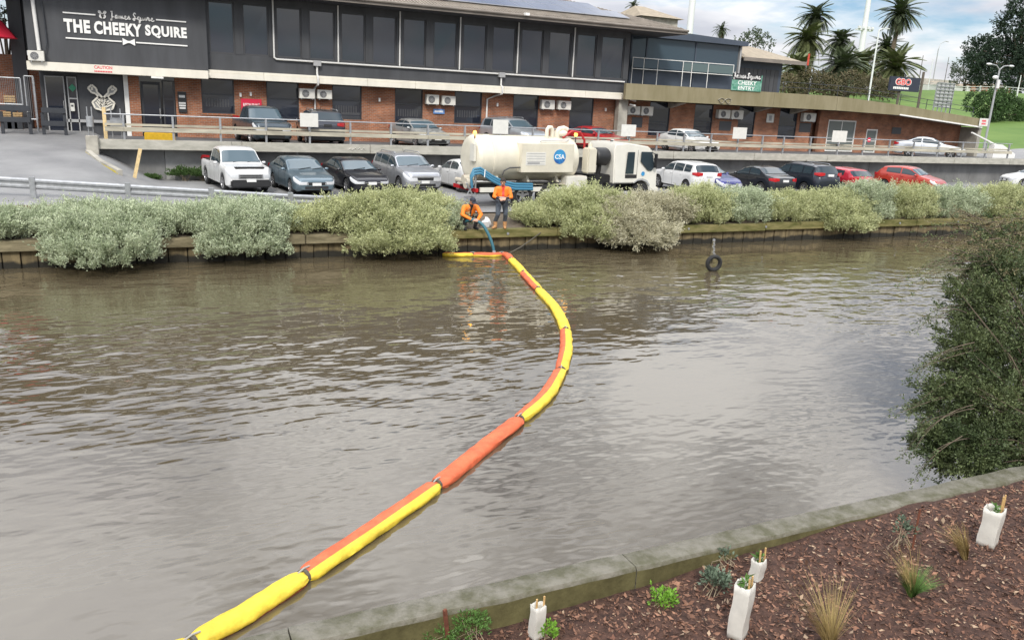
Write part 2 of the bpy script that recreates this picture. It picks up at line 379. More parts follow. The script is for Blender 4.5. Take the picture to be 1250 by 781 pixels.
# quay wall of the far bank: capping beams over upright planks
q = thing('quay_wall', 'mossy timber quay wall along the far side of the canal', 'quay wall', (20, 26.5, 0), world_parts=True)
x = -15.0; i = 0
while x < 78:
    L_ = random.uniform(4.2, 5.6); dz = random.uniform(-.02, .02); dy = random.uniform(-.015, .015)
    b = B(); b.bbox(x+.012, x+L_-.012, 26.18+dy, 26.52, .50+dz, .80+dz, .02)
    b.build('capping_beam', MT['timber_moss'] if (8 < x < 60) else MT['timber_old'], q)
    x += L_
x = -15.0
while x < 70:
    w = random.uniform(.42, .68); dy = random.uniform(-.03, .03); b = B()
    b.bbox(x+.014, x+w-.014, 26.33+dy, 26.47, random.uniform(-.5, -.45), .515, .012); b.build('plank', MT['plank_tide'], q); x += w
B().box(-15,78,26.49,26.6,-.8,.49).build('backing', MT['underbody'] if 'underbody' in MT else MT['plank'], q)
for x in lin(-12, 64, 20):
    b = B(); b.tube([(x, 26.15, .66), (x, 26.2, .66)], .05, 8); b.build('bolt_head', MT['galv'], q)

# concrete wall under the deck, in cast panels
w = thing('retaining_wall', 'grey concrete retaining wall under the upper parking deck', 'wall', (20, 41, 1), world_parts=True)
x = -1.55; i = 0
while x < 70:
    L_ = 2.7 if i < 6 else 5.2
    b = B(); b.box(x+.01, x+L_-.01, 40.75+random.uniform(-.006, .006), 41.0, .5, 2.43); b.build('wall_panel', MT['wall_patch'] if i in (1,) else MT['wall_grey'], w); x += L_; i += 1
e = thing('deck_edge_beam', 'long pale concrete edge beam carrying the deck railing', 'beam', (20, 40, 2.4), world_parts=True)
x = -1.62
while x < 70:
    b = B(); b.bbox(x+.008, x+6.1-.008, 39.95, 40.24, 2.44, 2.87, .02); b.build('beam_segment', MT['deck_edge'], e); x += 6.1
b = B()
for (u, v, s_) in ((.0, 0, 1),):
    pts = [(9.45, .09), (9.60, .17), (9.72, .09), (9.62, .08), (9.86, .2), (9.9, .1), (10.05, .19), (10.12, .08), (10.25, .2), (10.35, .1)]
    for a, c in zip(pts, pts[1:]): b.bar((a[0], 39.945, 2.52+a[1]), (c[0], 39.945, 2.52+c[1]), .006, .05, up=(0, 1, 0))
b.build('graffiti', MT['white_paint'], e)

# corner pier and the low wall with worn yellow paint at the foot of the ramp
b = B(); b.bbox(-1.98, -1.5, 39.75, 40.3, 1.6, 3.0, .02)
tag(b.build('concrete_pier', MT['concrete']), 'short concrete pier at the left end of the parking deck', 'pier')
P = [Vector((-1.92, 39.7, 0)), Vector((-1.45, 38.2, 0)), Vector((-.68, 36.6, 0))]
lw = thing('ramp_wall', 'low angled concrete wall with worn yellow paint at ramp foot', 'wall', (-1.3, 38, 1.2), world_parts=True)
for a, c, za, zc_ in ((P[0], P[1], 2.42, 2.15), (P[1], P[2], 2.15, 1.86)):
    d = (c-a).normalized(); nrm = Vector((-d.y, d.x, 0))*.1
    def bl(o0, o1, zt0, zt1, zb):
        return [a+nrm*o0+Vector((0, 0, zb)), c+nrm*o0+Vector((0, 0, zb)), c+nrm*o1+Vector((0, 0, zb)), a+nrm*o1+Vector((0, 0, zb)), a+nrm*o0+Vector((0, 0, zt0)), c+nrm*o0+Vector((0, 0, zt1)), c+nrm*o1+Vector((0, 0, zt1)), a+nrm*o1+Vector((0, 0, zt0))]
    fc = [(3,2,1,0), (4,5,6,7), (0,1,5,4), (1,2,6,5), (2,3,7,6), (3,0,4,7)]
    B().add(bl(-1, 1, za, zc_, 1.0), fc).build('wall_piece', MT['concrete'], lw)
    B().add(bl(-1.06, -1.0, za-.08, zc_-.08, 1.0), fc).build('yellow_face', MT['yellow_worn'], lw)
b = B(); b.bar((-.24, 37.6, 1.15), (.14, 37.55, 2.66), .14, .05, up=(0, 1, 0))
tag(b.build('timber_stake', MT['timber_new']), 'leaning pale timber stake in front of the deck wall', 'stake')

# sleeper edge of the car park behind the verge, left of the workers
sl = thing('sleeper_edge', 'weathered timber sleeper edging below the left guardrail', 'edging', (0, 29, 1), world_parts=True)
for i in range(9):
    x0 = -14+i*2.4; b = B(); zt = zpark(x0+1.2, 29.2)+.02
    b.bbox(x0+.01, x0+2.39, 28.82, 28.98, .5, zt, .015); b.build('sleeper', MT['timber_old'], sl)
# ================================================================ RAILINGS
def wbeam(bm, p0, p1, h=.31, d=.05):
    prof = [(0, -h/2), (d, -h*.36), (d, -h*.2), (.0, -.02), (.0, .02), (d, h*.2), (d, h*.36), (0, h/2)]
    p0, p1 = Vector(p0), Vector(p1); dr = (p1-p0).normalized(); nr = Vector((dr.y, -dr.x, 0)).normalized()
    vs = [p+nr*a+Vector((0, 0, c)) for p in (p0, p1) for a, c in prof]; n = len(prof)
    bm.add(vs, [(i, i+1, n+i+1, n+i) for i in range(n-1)])
g = thing('guardrail', 'galvanised steel crash barrier between the ramp and the shrubs', 'guardrail', (0, 30, 1.1), world_parts=True)
gp = [(-14.0, 31.6), (-9.2, 31.0), (-6.2, 30.6), (-3.15, 30.2), (-.36, 29.75), (2.22, 29.4), (4.82, 29.05), (7.4, 29.0)]
PZ = [AY(p, q, y).z for p, q, y in ((41, 216, 30.2), (354, 235, 29.05))]
for i, (x, y) in enumerate(gp):
    z = zpark(x, y); zt_ = PZ[0]+(PZ[1]-PZ[0])*(x+3.15)/(4.82+3.15); b = B(); b.bbox(x-.085, x+.085, y-.075, y+.10, z-.3, zt_, .008); b.build('post', MT['galv'], g)
rz_ = [AY(p, q, y).z for p, q, y in ((41, 224.5, 30.2), (354, 243, 29.05))]
def zrail(x): return rz_[0]+(rz_[1]-rz_[0])*(x+3.15)/(4.82+3.15)
for (x0, y0), (x1, y1) in zip(gp, gp[1:]):
    b = B(); wbeam(b, (x0, y0, zrail(x0)), (x1, y1, zrail(x1)), h=.34); b.build('rail', MT['galv'], g)

r = thing('deck_railing', 'steel and timber railing along the edge of the upper deck', 'railing', (25, 40.1, 2.87), world_parts=True)
px = [152, 212, 269.5, 325, 378, 427.5, 477, 522, 567, 611, 650, 690, 730, 768, 802, 835, 868, 901, 931, 957, 990, 1024, 1055, 1087, 1117, 1147, 1177, 1206, 1234]
xs = [AY(x, 168, 40.1).x for x in px]
for x in xs:
    b = B(); b.bbox(x-.045, x+.045, 40.03, 40.13, 2.86, 3.92, .006); b.build('post', MT['galv'], r)
x0, x1 = -1.2, xs[-1]+.3
for a, c in zip([x0]+xs, xs+[x1]):
    b = B(); b.tube([(a, 40.08, 3.95), (c, 40.08, 3.95)], .03, 6); b.build('top_rail', MT['galv'], r)
    b = B(); b.bbox(a+.004, c-.004, 39.97, 40.025, 3.22, 3.42, .008); b.build('guard_board', MT['rail_timber'], r)
    b = B(); b.box(a+.004, c-.004, 40.14, 40.16, 3.46, 3.56); b.build('mid_rail', MT['rail_timber'], r)
# white notice boards fixed to the railing
lab = ['above the dark wagon rear', 'above the truck tank', 'beside the red sports car', 'right of the small white sedan', 'in front of the white framed window']
def notice(p0, p1, label, lines=3):
    a, c = AY(p0[0], p0[1], 39.94), AY(p1[0], p1[1], 39.94)
    t = thing('notice_board', 'white notice board on the deck railing '+label, 'sign', ((a.x+c.x)/2, 39.94, c.z), group='white boards on the deck railing', world_parts=True)
    b = B(); b.bbox(a.x, c.x, 39.925, 39.955, c.z, a.z, .005); b.build('panel', MT['white_sign'], t)
    b = B(); mx = (a.x+c.x)/2; b.box(mx-.03, mx+.03, 39.96, 40.05, c.z-.15, a.z-.1); b.build('bracket', MT['galv'], t)
    return t
NB = [((366, 138), (388.5, 155.5)), ((602, 146), (620, 164)), ((759, 152), (775.5, 167)), ((895.5, 155.5), (910.5, 170)), ((1017, 159.5), (1032.5, 174))]
for (p0, p1), l in zip(NB, lab): notice(p0, p1, l)
a = AY(1061, 171, 39.93); b = B(); b.tube([(a.x, 39.93, a.z), (a.x, 39.95, a.z)], .15, 20); b.mi = 1; b.box(a.x-.1, a.x+.1, 39.925, 39.93, a.z-.03, a.z+.03)
tag(b.build('round_sign', [MT['red_sign'], MT['letter_white']]), 'small round red sign on the deck railing', 'sign')
# two small grey meter boxes and posts at the left end of the railing
for (x0, x1, y0, y1, l) in ((104.5, 115, 142, 155, 'grey cylinder bin on twin posts left of the timber post'), (134, 150, 144, 157, 'flat grey steel box on twin posts right of the timber post')):
    a, c = AY(x0, y0, 40.4), AY(x1, y1, 40.4)
    t = thing('meter_box', l, 'box', ((a.x+c.x)/2, 40.4, 2.7), world_parts=True)
    b = B(); 
    if x0 < 110: b.tube([((a.x+c.x)/2, 40.45, c.z), ((a.x+c.x)/2, 40.45, a.z)], (c.x-a.x)/2, 14)
    else: b.bbox(a.x, c.x, 40.3, 40.5, c.z, a.z, .01)
    b.build('box', MT['galv'], t, smooth=40)
    for xx in (a.x+.06, c.x-.06):
        b = B(); b.tube([(xx, 40.55, 2.6), (xx, 40.55, a.z+.4)], .025, 6); b.build('post', MT['galv'], t)
a, c = AY(124, 131, 40.5), AY(132, 164, 40.5)
b = B(); b.bbox(a.x, c.x-.02, 40.45, 40.56, 2.5, a.z, .008); tag(b.build('timber_post', MT['timber_new']), 'pale square timber post below the crossed paddles sculpture', 'post')
a, c = AY(176, 165, 41.2), AY(211, 170, 41.2)
b = B(); b.bbox(a.x, c.x+.1, 41.1, 41.25, 2.7, a.z+.12, .03); tag(b.build('wheel_stop', MT['yellow_paint']), 'yellow wheel stop on the upper deck', 'wheel stop')
# ================================================================ TEXT
def text_data(txt, bold=0.0, spacing=1.0):
    cu = bpy.data.curves.new('t', 'FONT'); cu.body = txt; cu.size = 1; cu.offset = bold; cu.space_character = spacing; cu.resolution_u = 3
    o = bpy.data.objects.new('t', cu); COL.objects.link(o)
    dg = bpy.context.evaluated_depsgraph_get(); me = bpy.data.meshes.new_from_object(o.evaluated_get(dg))
    vs = [v.co.copy() for v in me.vertices]; fs = [tuple(p.vertices) for p in me.polygons]
    bpy.data.objects.remove(o); bpy.data.curves.remove(cu); bpy.data.meshes.remove(me)
    return vs, fs
def text_on(b, txt, fn, u0, u1, v0, v1, bold=0.0, spacing=1.0):
    """fit txt into the box u0..u1 x v0..v1, fn(u,v) -> 3D"""
    vs, fs = text_data(txt, bold, spacing)
    ax = min(v.x for v in vs); bx = max(v.x for v in vs); ay = min(v.y for v in vs); by = max(v.y for v in vs)
    b.add([fn(u0+(v.x-ax)/(bx-ax)*(u1-u0), v0+(v.y-ay)/(by-ay)*(v1-v0)) for v in vs], fs)
def stroke(b, pts, fn, w):
    for a, c in zip(pts, pts[1:]):
        b.bar(fn(*a), fn(*c), w, .012, up=_perp(fn))
        
def _perp(fn):
    o = Vector(fn(0, 0)); return (Vector(fn(1, 0))-o).cross(Vector(fn(0, 1))-o)
def script_stroke(b, fn, u0, u1, v0, v1, w, word=0):           # "James Squire" in one-line handwriting
    G = {'J': [(.2, .95), (.75, 1.0), (.55, .95), (.45, .3), (.3, -.3), (.1, -.2), (.45, .1), (.8, .3)],
         'a': [(.8, .45), (.4, .5), (.15, .2), (.4, .0), (.75, .4), (.75, .05), (1, .15)], 'm': [(0, .1), (.12, .5), (.15, 0), (.4, .5), (.45, 0), (.75, .5), (.78, .05), (1, .15)],
         'e': [(0, .15), (.6, .35), (.45, .52), (.2, .3), (.35, .0), (.8, .05), (1, .15)], 's': [(0, .1), (.4, .55), (.6, .2), (.3, 0), (1, .15)],
         'S': [(.85, .85), (.55, 1.05), (.25, .75), (.65, .4), (.45, -.1), (.05, .1), (.5, .3), (1, .2)], 'q': [(.75, .45), (.35, .5), (.2, .15), (.6, .1), (.75, .45), (.6, -.4), (.8, -.3), (1, .15)],
         'u': [(0, .45), (.1, .05), (.5, .05), (.6, .48), (.65, .05), (1, .15)], 'i': [(.2, .15), (.4, .48), (.5, .05), (1, .15)], 'r': [(0, .1), (.25, .55), (.6, .45), (.6, .05), (1, .15)], ' ': None}
    W = {'m': 1.4, 'S': 1.1, 'J': 1.1, 'i': .6, ' ': .45, 's': .8}
    seen = 0; t = 'James Squire'; tot = sum(W.get(c, 1) for c in t); x = 0
    for c in t:
        wd = W.get(c, 1)
        if c == ' ': seen = 1
        if G[c] and seen == word: stroke(b, [(u0+(x+p*wd)/tot*(u1-u0), v0+q*(v1-v0)) for p, q in G[c]], fn, w)
        x += wd
def paddles(b, fn, cu, cv, s, w):                       # crossed brewer's paddles outline
    def T(u, v, a): return (cu+s*(u*math.cos(a)-v*math.sin(a)), cv+s*(u*math.sin(a)+v*math.cos(a)))
    for a in (R(-42), R(42)):
        blade = [(-.05, .02), (-.24, -.06), (-.27, -.42), (-.0, -.56), (.27, -.42), (.24, -.06), (.05, .02)]
        handle = [(.05, .02), (.05, .42), (.14, .55), (.12, .8), (-.12, .8), (-.14, .55), (-.05, .42), (-.05, .02)]
        stroke(b, [T(u, v, a) for u, v in blade], fn, w); stroke(b, [T(u, v, a) for u, v in handle], fn, w)
        for k in range(3): stroke(b, [T(-.17, -.12-.1*k, a), T(.17, -.2-.1*k, a)], fn, w*.7)
        stroke(b, [T(-.05, .62, a), T(.05, .72, a)], fn, w)

# ================================================================ PUB BUILDING
YB, YU = 46.0, 45.3            # brick plane, upper-storey plane
def gx(x, y=None, Y=YB): return AY(x, 130 if y is None else y, Y).x
pub = thing('pub_building', 'two storey pub with brick ground floor and dark glazed upper floor', 'building', (12, 46, 2.7), world_parts=True)
# --- ground floor brick, openings left between the piers
Zt = 5.72
wins = [(246, 286, 99, 139), (325.5, 365, 105, 146), (405.7, 441.5, 109, 146), (482, 516, 113, 150), (554.6, 588, 117, 151), (626, 657, 120, 155), (695, 724, 124, 158)]
op = [(gx(x0, (y0+y1)/2), gx(x1, (y0+y1)/2), AY((x0+x1)/2, y1, YB).z) for x0, x1, y0, y1 in wins]
door_op = (gx(172, 130), gx(215, 130))
edges = [(gx(158, 130), door_op[0], None)]
b = B(); cur = gx(158, 130)
b.box(cur, door_op[0], YB, YB+.3, 2.62, Zt); b.build('brick_pier', MT['brick'], pub); b = B(); cur = door_op[1]
for (x0, x1, zs) in op:
    b.box(cur, x0, YB, YB+.3, 2.62, Zt); b.box(x0, x1, YB, YB+.3, 2.62, zs); cur = x1
XE = gx(750, 140)
b.box(cur, XE, YB, YB+.3, 2.62, Zt); b.build('brick_wall', MT['brick'], pub)
def window(x0, x1, z0, z1, parent, Y=YB, split=.45, fr='frame_dark', gl='window_glass', vert=0, t=.06, name='window'):
    o = B()
    o.box(x0, x0+t, Y+.04, Y+.14, z0, z1); o.box(x1-t, x1, Y+.04, Y+.14, z0, z1)
    o.box(x0+t, x1-t, Y+.04, Y+.14, z0, z0+t); o.box(x0+t, x1-t, Y+.04, Y+.14, z1-t, z1)
    zm = None
    if split: zm = z0+(z1-z0)*split; o.box(x0+t, x1-t, Y+.05, Y+.13, zm-.03, zm+.03)
    if vert: xm = (x0+x1)/2; o.box(xm-.03, xm+.03, Y+.045, Y+.135, z0+t, z1-t)
    w_ = o.build(name, MT[fr], parent)
    zz = [z0+t, z1-t] if not split else [z0+t, zm-.03, zm+.03, z1-t]
    for i in range(0, len(zz), 2):
        q = [random.uniform(-.006, .006) for _ in range(4)]; ya = Y+.085
        B().add([(x0+t, ya+q[0], zz[i]), (x1-t, ya+q[1], zz[i]), (x1-t, ya+q[2], zz[i+1]), (x0+t, ya+q[3], zz[i+1]), (x0+t, ya+.02, zz[i]), (x1-t, ya+.02, zz[i]), (x1-t, ya+.02, zz[i+1]), (x0+t, ya+.02, zz[i+1])], [(0,1,2,3), (7,6,5,4), (4,5,1,0), (5,6,2,1), (6,7,3,2), (7,4,0,3)]).build('pane', MT[gl], w_)   # panes never sit perfectly true
    return w_
for i, (x0, x1, zs) in enumerate(op):
    w_ = window(x0, x1, zs, Zt, pub, split=.55, fr='dark_metal')
    c = B(); nn = 9                                      # half curtain behind the lower pane shows as a pale folded strip
    for k in range(nn):
        xx = x0+.2+(x1-x0-.4)*k/nn; c.box(xx, xx+(x1-x0-.4)/nn*.55, YB+.079, YB+.083, zs+.35, zs+.75)
    if i in (0, 2, 3, 4): c.build('curtain', MT['frame_dark'], w_)
    B().box(x0-.04, x1+.04, YB-.05, YB+.04, zs-.08, zs-.002).build('sill', MT['brick'], w_)
# doorway bay
B().box(door_op[0], door_op[1], YB+.25, YB+.3, 2.62, Zt).build('doorway_back', MT['window_glass'], pub)
d0, d1 = door_op
dr = B().box(d0+.05, d0+.95, YB+.12, YB+.18, 2.72, 5.4).build('door', MT['dark_metal'], pub)
B().box(d0+.15, d0+.85, YB+.10, YB+.125, 3.2, 5.25).build('pane', MT['window_glass'], dr)
B().box(d0+.86, d0+.9, YB+.06, YB+.12, 3.6, 4.1).build('handle', MT['chrome'], dr)
window(d0+1.05, d1-.04, 3.2, 5.5, pub, split=.6)
# left glazed entry under the sign
xl0, xl1 = gx(50, 120), gx(158, 120)
B().box(xl0, xl1, YB+.2, YB+.3, 2.62, Zt).build('entry_back', MT['cladding'], pub)
for (p0, p1, nm) in ((57, 81, 'door'), (84, 96, 'side_light')):
    x0, x1 = gx(p0, 130), gx(p1, 130)
    wd = window(x0, x1, 2.75, 5.45, pub, Y=YB-.02, split=.62 if p0 > 80 else 0, fr='grey_box', name=nm, t=.05)
    if nm == 'door': B().tube([(x1-.1, YB-.02, 3.5), (x1-.1, YB-.02, 4.3)], .02, 6).build('handle', MT['chrome'], wd)
B().box(gx(97, 130), gx(152, 130), YB+.1, YB+.19, 3.45, 5.6).build('dark_panel', MT['cladding'], pub)
B().box(gx(82, 150), gx(152, 150), YB+.02, YB+.12, 3.3, 3.44).build('sill_rail', MT['grey_box'], pub)
B().box(gx(152, 120), gx(157.5, 120), YB-.05, YB+.2, 2.62, Zt).build('door_frame', MT['white_paint'], pub)
# --- ledges
xa0, xa1 = gx(33, 80, 44.9), gx(254, 92, 44.9)
B().bbox(xa0, xa1, 44.75, 45.6, 5.66, 6.06, .015).build('fascia_ledge', MT['cream'], pub)
xb1 = gx(760.5, 118, 45.1); 
n = 9
for i in range(n):
    u0 = xa1+.004+(xb1-xa1)*i/n; u1 = xa1+(xb1-xa1)*(i+1)/n-.004
    B().bbox(u0, u1, 45.05, 45.7, 5.72, 6.0, .012).build('fascia_ledge', MT['cream'], pub)
    B().bbox(u0, u1, 45.10, 45.7, 6.004, 6.13, .012).build('ledge_cap', MT['cream'], pub)
B().box(xa0+.3, XE+.6, 45.25, 46.35, Zt+.01, 5.9).build('floor_slab', MT['soffit'], pub)
# --- upper storey
SX0, SX1 = gx(33, 50, 45.0), gx(253, 60, 45.0)
B().box(SX0, SX1, 44.95, 45.5, 6.07, 11.6).build('sign_wall', MT['cladding'], pub)
UX0, UX1 = SX1+.003, gx(768, 70, YU)
B().box(UX0, UX1, YU, YU+.25, 6.135, 6.95).build('spandrel', MT['cladding'], pub)
B().box(UX0, UX1, YU, YU+.25, 9.45, 9.9).build('window_head', MT['cladding'], pub)
panes = [(254.4, 286), (296.5, 328), (337, 368), (377, 408.6), (416, 446), (454.5, 484), (492, 520), (529, 558), (565, 594), (601, 629.5), (636, 663), (670, 697), (704, 728), (734, 762)]
pxs = []
for p0, p1 in panes:
    yy = 35+33*(p0-254)/509; pxs.append((gx(p0, yy, YU), gx(p1, yy, YU)))
prev = UX0
for x0, x1 in pxs:
    if x0-prev > .03: B().box(prev+.002, x0-.002, YU-.02, YU+.2, 6.953, 9.447).build('mullion', MT['cladding'], pub)
    window(x0, x1, 6.953, 9.447, pub, Y=YU, split=0, fr='frame_dark', t=.07); prev = x1
B().box(prev+.002, UX1, YU-.02, YU+.2, 6.953, 9.447).build('mullion', MT['cladding'], pub)
B().box(SX0+.3, UX1-.1, YU+.3, 56, 5.95, 9.9).build('upper_body', MT['cladding'], pub)
B().box(xl0, XE, YB+.32, 56, 2.6, 5.9).build('lower_body', MT['brick'], pub)
# --- roof: hipped at the right, ribbed sheet, fascia, dark soffit
EY, EZ, EX = 43.45, 9.78, 31.6; TP = math.tan(R(17))
RIDGE = 10.5
def rz(y): return EZ+.27+(y-EY)*TP
rb = B(); x = -8.0
rf = B()
hip = lambda s: (EX-s, EY+s, rz(EY+s))
rf.add([(-8, EY, rz(EY)), (EX, EY, rz(EY)), hip(RIDGE), (-8, EY+RIDGE, rz(EY+RIDGE)), (EX, EY+2*RIDGE, rz(EY))], [(0, 1, 2, 3), (1, 4, 2)])
roof = rf.build('roof', MT['roof_sheet'], pub)
rb = B(); x = -7.9
while x < EX-.2:                                            # roof ribs run up the slope to the hip line
    s = min(RIDGE, EX-x); rb.bar((x, EY-.02, rz(EY)+.015), (x, EY+s, rz(EY+s)+.015), .06, .05); x += .19
stuff(rb.build('roof_ribs', MT['roof_sheet'], roof))
B().box(-8, EX, EY, EY+.12, EZ, EZ+.26).build('fascia', MT['roof_fascia'], roof)
B().box(EX-.12, EX, EY+.121, 60, EZ, EZ+.26).build('fascia', MT['roof_fascia'], roof)
B().tube([(-8, EY-.06, EZ+.2), (EX, EY-.06, EZ+.2)], .07, 8).build('gutter', MT['roof_fascia'], roof)
B().box(-8, EX-.13, EY+.13, 60, EZ+.01, EZ+.05).build('soffit', MT['soffit'], roof)
for i in range(16):                                         # solar panels lying on the front slope
    for j in range(2):
        x1 = 28.0-i*1.06-(1.1*j if True else 0); y0 = EY+1.15+j*1.72
        if x1 < 9 or x1 > EX-(y0+1.7-EY): continue
        p = B(); c = math.cos(math.atan(TP)); 
        def PT(x, y, h): return (x, y, rz(y)+.10+h)
        p.add([PT(x1-1.03, y0, 0), PT(x1, y0, 0), PT(x1, y0+1.65, 0), PT(x1-1.03, y0+1.65, 0), PT(x1-1.03, y0, .04), PT(x1, y0, .04), PT(x1, y0+1.65, .04), PT(x1-1.03, y0+1.65, .04)], [(3,2,1,0), (4,5,6,7), (0,1,5,4), (1,2,6,5), (2,3,7,6), (3,0,4,7)])
        p.m = [1, 0, 1, 1, 1, 1]; p.build('solar_panel', [MT['solar'], MT['solar_frame']], roof)
# --- white downpipes
def pipe(pts, r=.045, name='downpipe', m='pipe_white'): return B().tube(pts, r, 8).build(name, MT[m], pub, smooth=50)
zh = [AY(335, 73, YU-.1).z-.07, AY(760, 103.5, YU-.1).z-.12]
for i, p in enumerate((333.5, 412.7, 488.2, 561.7, 632.4, 700.5)):
    xx = gx(p, 20+50*(p-254)/509, YU-.1); pipe([(xx, YU-.1, 9.75), (xx, YU-.1, 6.9)])
xp0, xp1 = gx(334.5, 73, YU-.1), gx(762, 103, YU-.1)
pipe([(xp0, YU-.1, 6.93), (xp0+.12, YU-.1, 6.84), (xp1, YU-.1, 6.80)], .05, 'collector_pipe')
for p, y in ((387, 79), (612, 94)):
    xx = gx(p, y, YU-.1); B().bbox(xx-.2, xx+.2, YU-.24, YU-.02, 6.62, 6.9, .01).build('rain_head', MT['grey_box'], pub)
x1 = gx(387, 79, YU-.1); x2 = gx(612, 94, YU-.1)
pipe([(x1, YU-.1, 6.65), (x1, YU-.1, 6.2), (x1, 44.98, 6.05), (x1, 44.98, 5.68), (x1, YB-.08, 5.5), (x1, YB-.08, 2.7)], .055)
pipe([(x2, YU-.1, 6.65), (x2, YU-.1, 6.2), (x2, 44.98, 6.05), (x2, 44.98, 5.7), (x2-.1, YB-.1, 5.55), (x2-.55, YB-.08, 5.35), (x2-.55, YB-.08, 2.7)], .055)
xx = gx(41, 30, 44.85); pipe([(gx(38, 0, 44.85), 44.85, 10.5), (xx+.12, 44.85, 6.55)], .085)
pipe([(gx(52, 13, 44.85), 44.85, 8.75), (gx(57, 50, 44.85), 44.85, 6.9), (gx(55, 62, 44.85), 44.82, 6.5)], .03, 'conduit', 'dark_metal')
for p, yy in ((293.5, 116), (306, 115), (463, 122), (607, 128), (739, 134)):
    a = AY(p, yy, YB-.06); B().bbox(a.x-.05, a.x+.05, YB-.14, YB-.001, a.z-.1, a.z+.1, .01).build('wall_light', MT['white_paint'], pub)
a = AY(642, 17.5, EY-.05); B().bbox(a.x-.13, a.x+.13, EY-.3, EY-.01, a.z-.1, a.z+.05, .01).build('floodlight', MT['white_paint'], pub)
a = AY(192, 95, 44.7); B().bbox(a.x-.28, a.x+.28, 44.7, 44.95, 5.56, 5.655, .01).build('light_fitting', MT['white_paint'], pub)
# concrete corner pillar with cameras
x0, x1 = gx(752, 150, 45.5), gx(763, 150, 45.5)
B().bbox(x0, x1, 45.3, 45.75, 2.6, 5.9, .01).build('pillar', MT['concrete'], pub)
for dz in (0, .3): B().tube([(x1+.05, 45.2, 5.45+dz), (x1+.3, 44.9, 5.38+dz)], .06, 8).build('camera', MT['white_paint'], pub)

# --- sign lettering on the dark wall
sg = thing('pub_sign', 'large white lettered sign with bow tie on the dark wall', 'sign', (0, 44.9, 8), world_parts=True)
YS = 44.90
def FN(u, v): return (u, YS, v)
a, c = AY(78, 32, YS), AY(228, 41, YS); z0, z1 = 7.72, 8.30
def zi(y, x): return AY(x, y, YS).z
zc0 = (zi(40, 81)+zi(49, 228))/2; zc1 = (zi(24, 79)+zi(33, 227))/2
xa, xb = a.x, c.x; t_ = (xb-xa)
for txt, u0, u1 in (('THE', 0, .205), ('CHEEKY', .235, .62), ('SQUIRE', .648, 1.0)):
    bb = B(); text_on(bb, txt, FN, xa+t_*u0, xa+t_*u1, zc0, zc1, bold=.05, spacing=1.12); bb.build('lettering', MT['letter_white'], sg)
zt = (zi(17, 80)+zi(26, 226))/2; zb = (zi(47, 82)+zi(56, 228))/2
for u0, u1, z in ((0, .255, zt), (.745, 1, zt), (.005, .45, zb), (.565, 1, zb)):
    B().box(xa+t_*u0, xa+t_*u1, YS-.01, YS+.03, z-.03, z+.03).build('rule_line', MT['letter_white'], sg)
bt = B(); cx_ = xa+t_*.507
bt.prism([(cx_-.27, zb+.16), (cx_-.05, zb+.05), (cx_+.05, zb+.05), (cx_+.27, zb+.16), (cx_+.27, zb-.16), (cx_+.05, zb-.05), (cx_-.05, zb-.05), (cx_-.27, zb-.16)], lambda u, v, d: (u, d, v), YS+.03, YS-.02)
bt.build('bow_tie', MT['letter_white'], sg)
for k_ in (0, 1): bb = B(); script_stroke(bb, FN, xa+t_*.37, xa+t_*.73, zt-.10, zt+.22, .045, k_); bb.build('script_word', MT['letter_white'], sg)
bb = B(); paddles(bb, FN, xa+t_*.31, zt+.02, .27, .05); bb.build('paddle_emblem', MT['letter_white'], sg)
# caution lettering on the ledge
ct = thing('caution_sign', 'red caution lettering on the cream ledge', 'sign', (-1, 44.74, 5.8), world_parts=True)
x0, x1 = gx(115, 84, 44.74), gx(137, 84, 44.74)
bb = B(); text_on(bb, 'CAUTION', lambda u, v: (u, 44.742, v), x0, x1, 5.87, 6.02, bold=.02); bb.build('lettering', MT['red_letter'], ct)
bb = B()
for k in range(11): bb.box(x0+(x1-x0)*k/11, x0+(x1-x0)*(k+.72)/11, 44.738, 44.745, 5.72, 5.79)
bb.build('small_print', MT['red_letter'], ct)
# crossed paddles sculpture on the dark panel
cp = thing('paddle_sculpture', 'white outlined crossed paddles sculpture on the dark entry wall', 'sculpture', (-1, 45.9, 3.3), world_parts=True)
bb = B(); a = AY(126, 122, 45.9); paddles(bb, lambda u, v: (u, 45.92, v), a.x, a.z, 1.02, .085); bb.build('outline', MT['cream'], cp)
for sgn in (-1, 1):
    an = R(42)*sgn; bb = B()
    def T(u, v): return (a.x+1.02*(u*math.cos(an)-v*math.sin(an)), a.z+1.02*(u*math.sin(an)+v*math.cos(an)))
    bb.prism([T(*p) for p in ((-.05, .02), (-.23, -.06), (-.26, -.41), (0, -.54), (.26, -.41), (.23, -.06), (.05, .02), (.05, .42), (.13, .55), (.11, .78), (-.11, .78), (-.13, .55), (-.05, .42))], lambda u, v, d: (u, d, v), 45.945+.012*(sgn+1), 45.955+.012*(sgn+1))
    bb.build('paddle', MT['wall_patch'], cp)
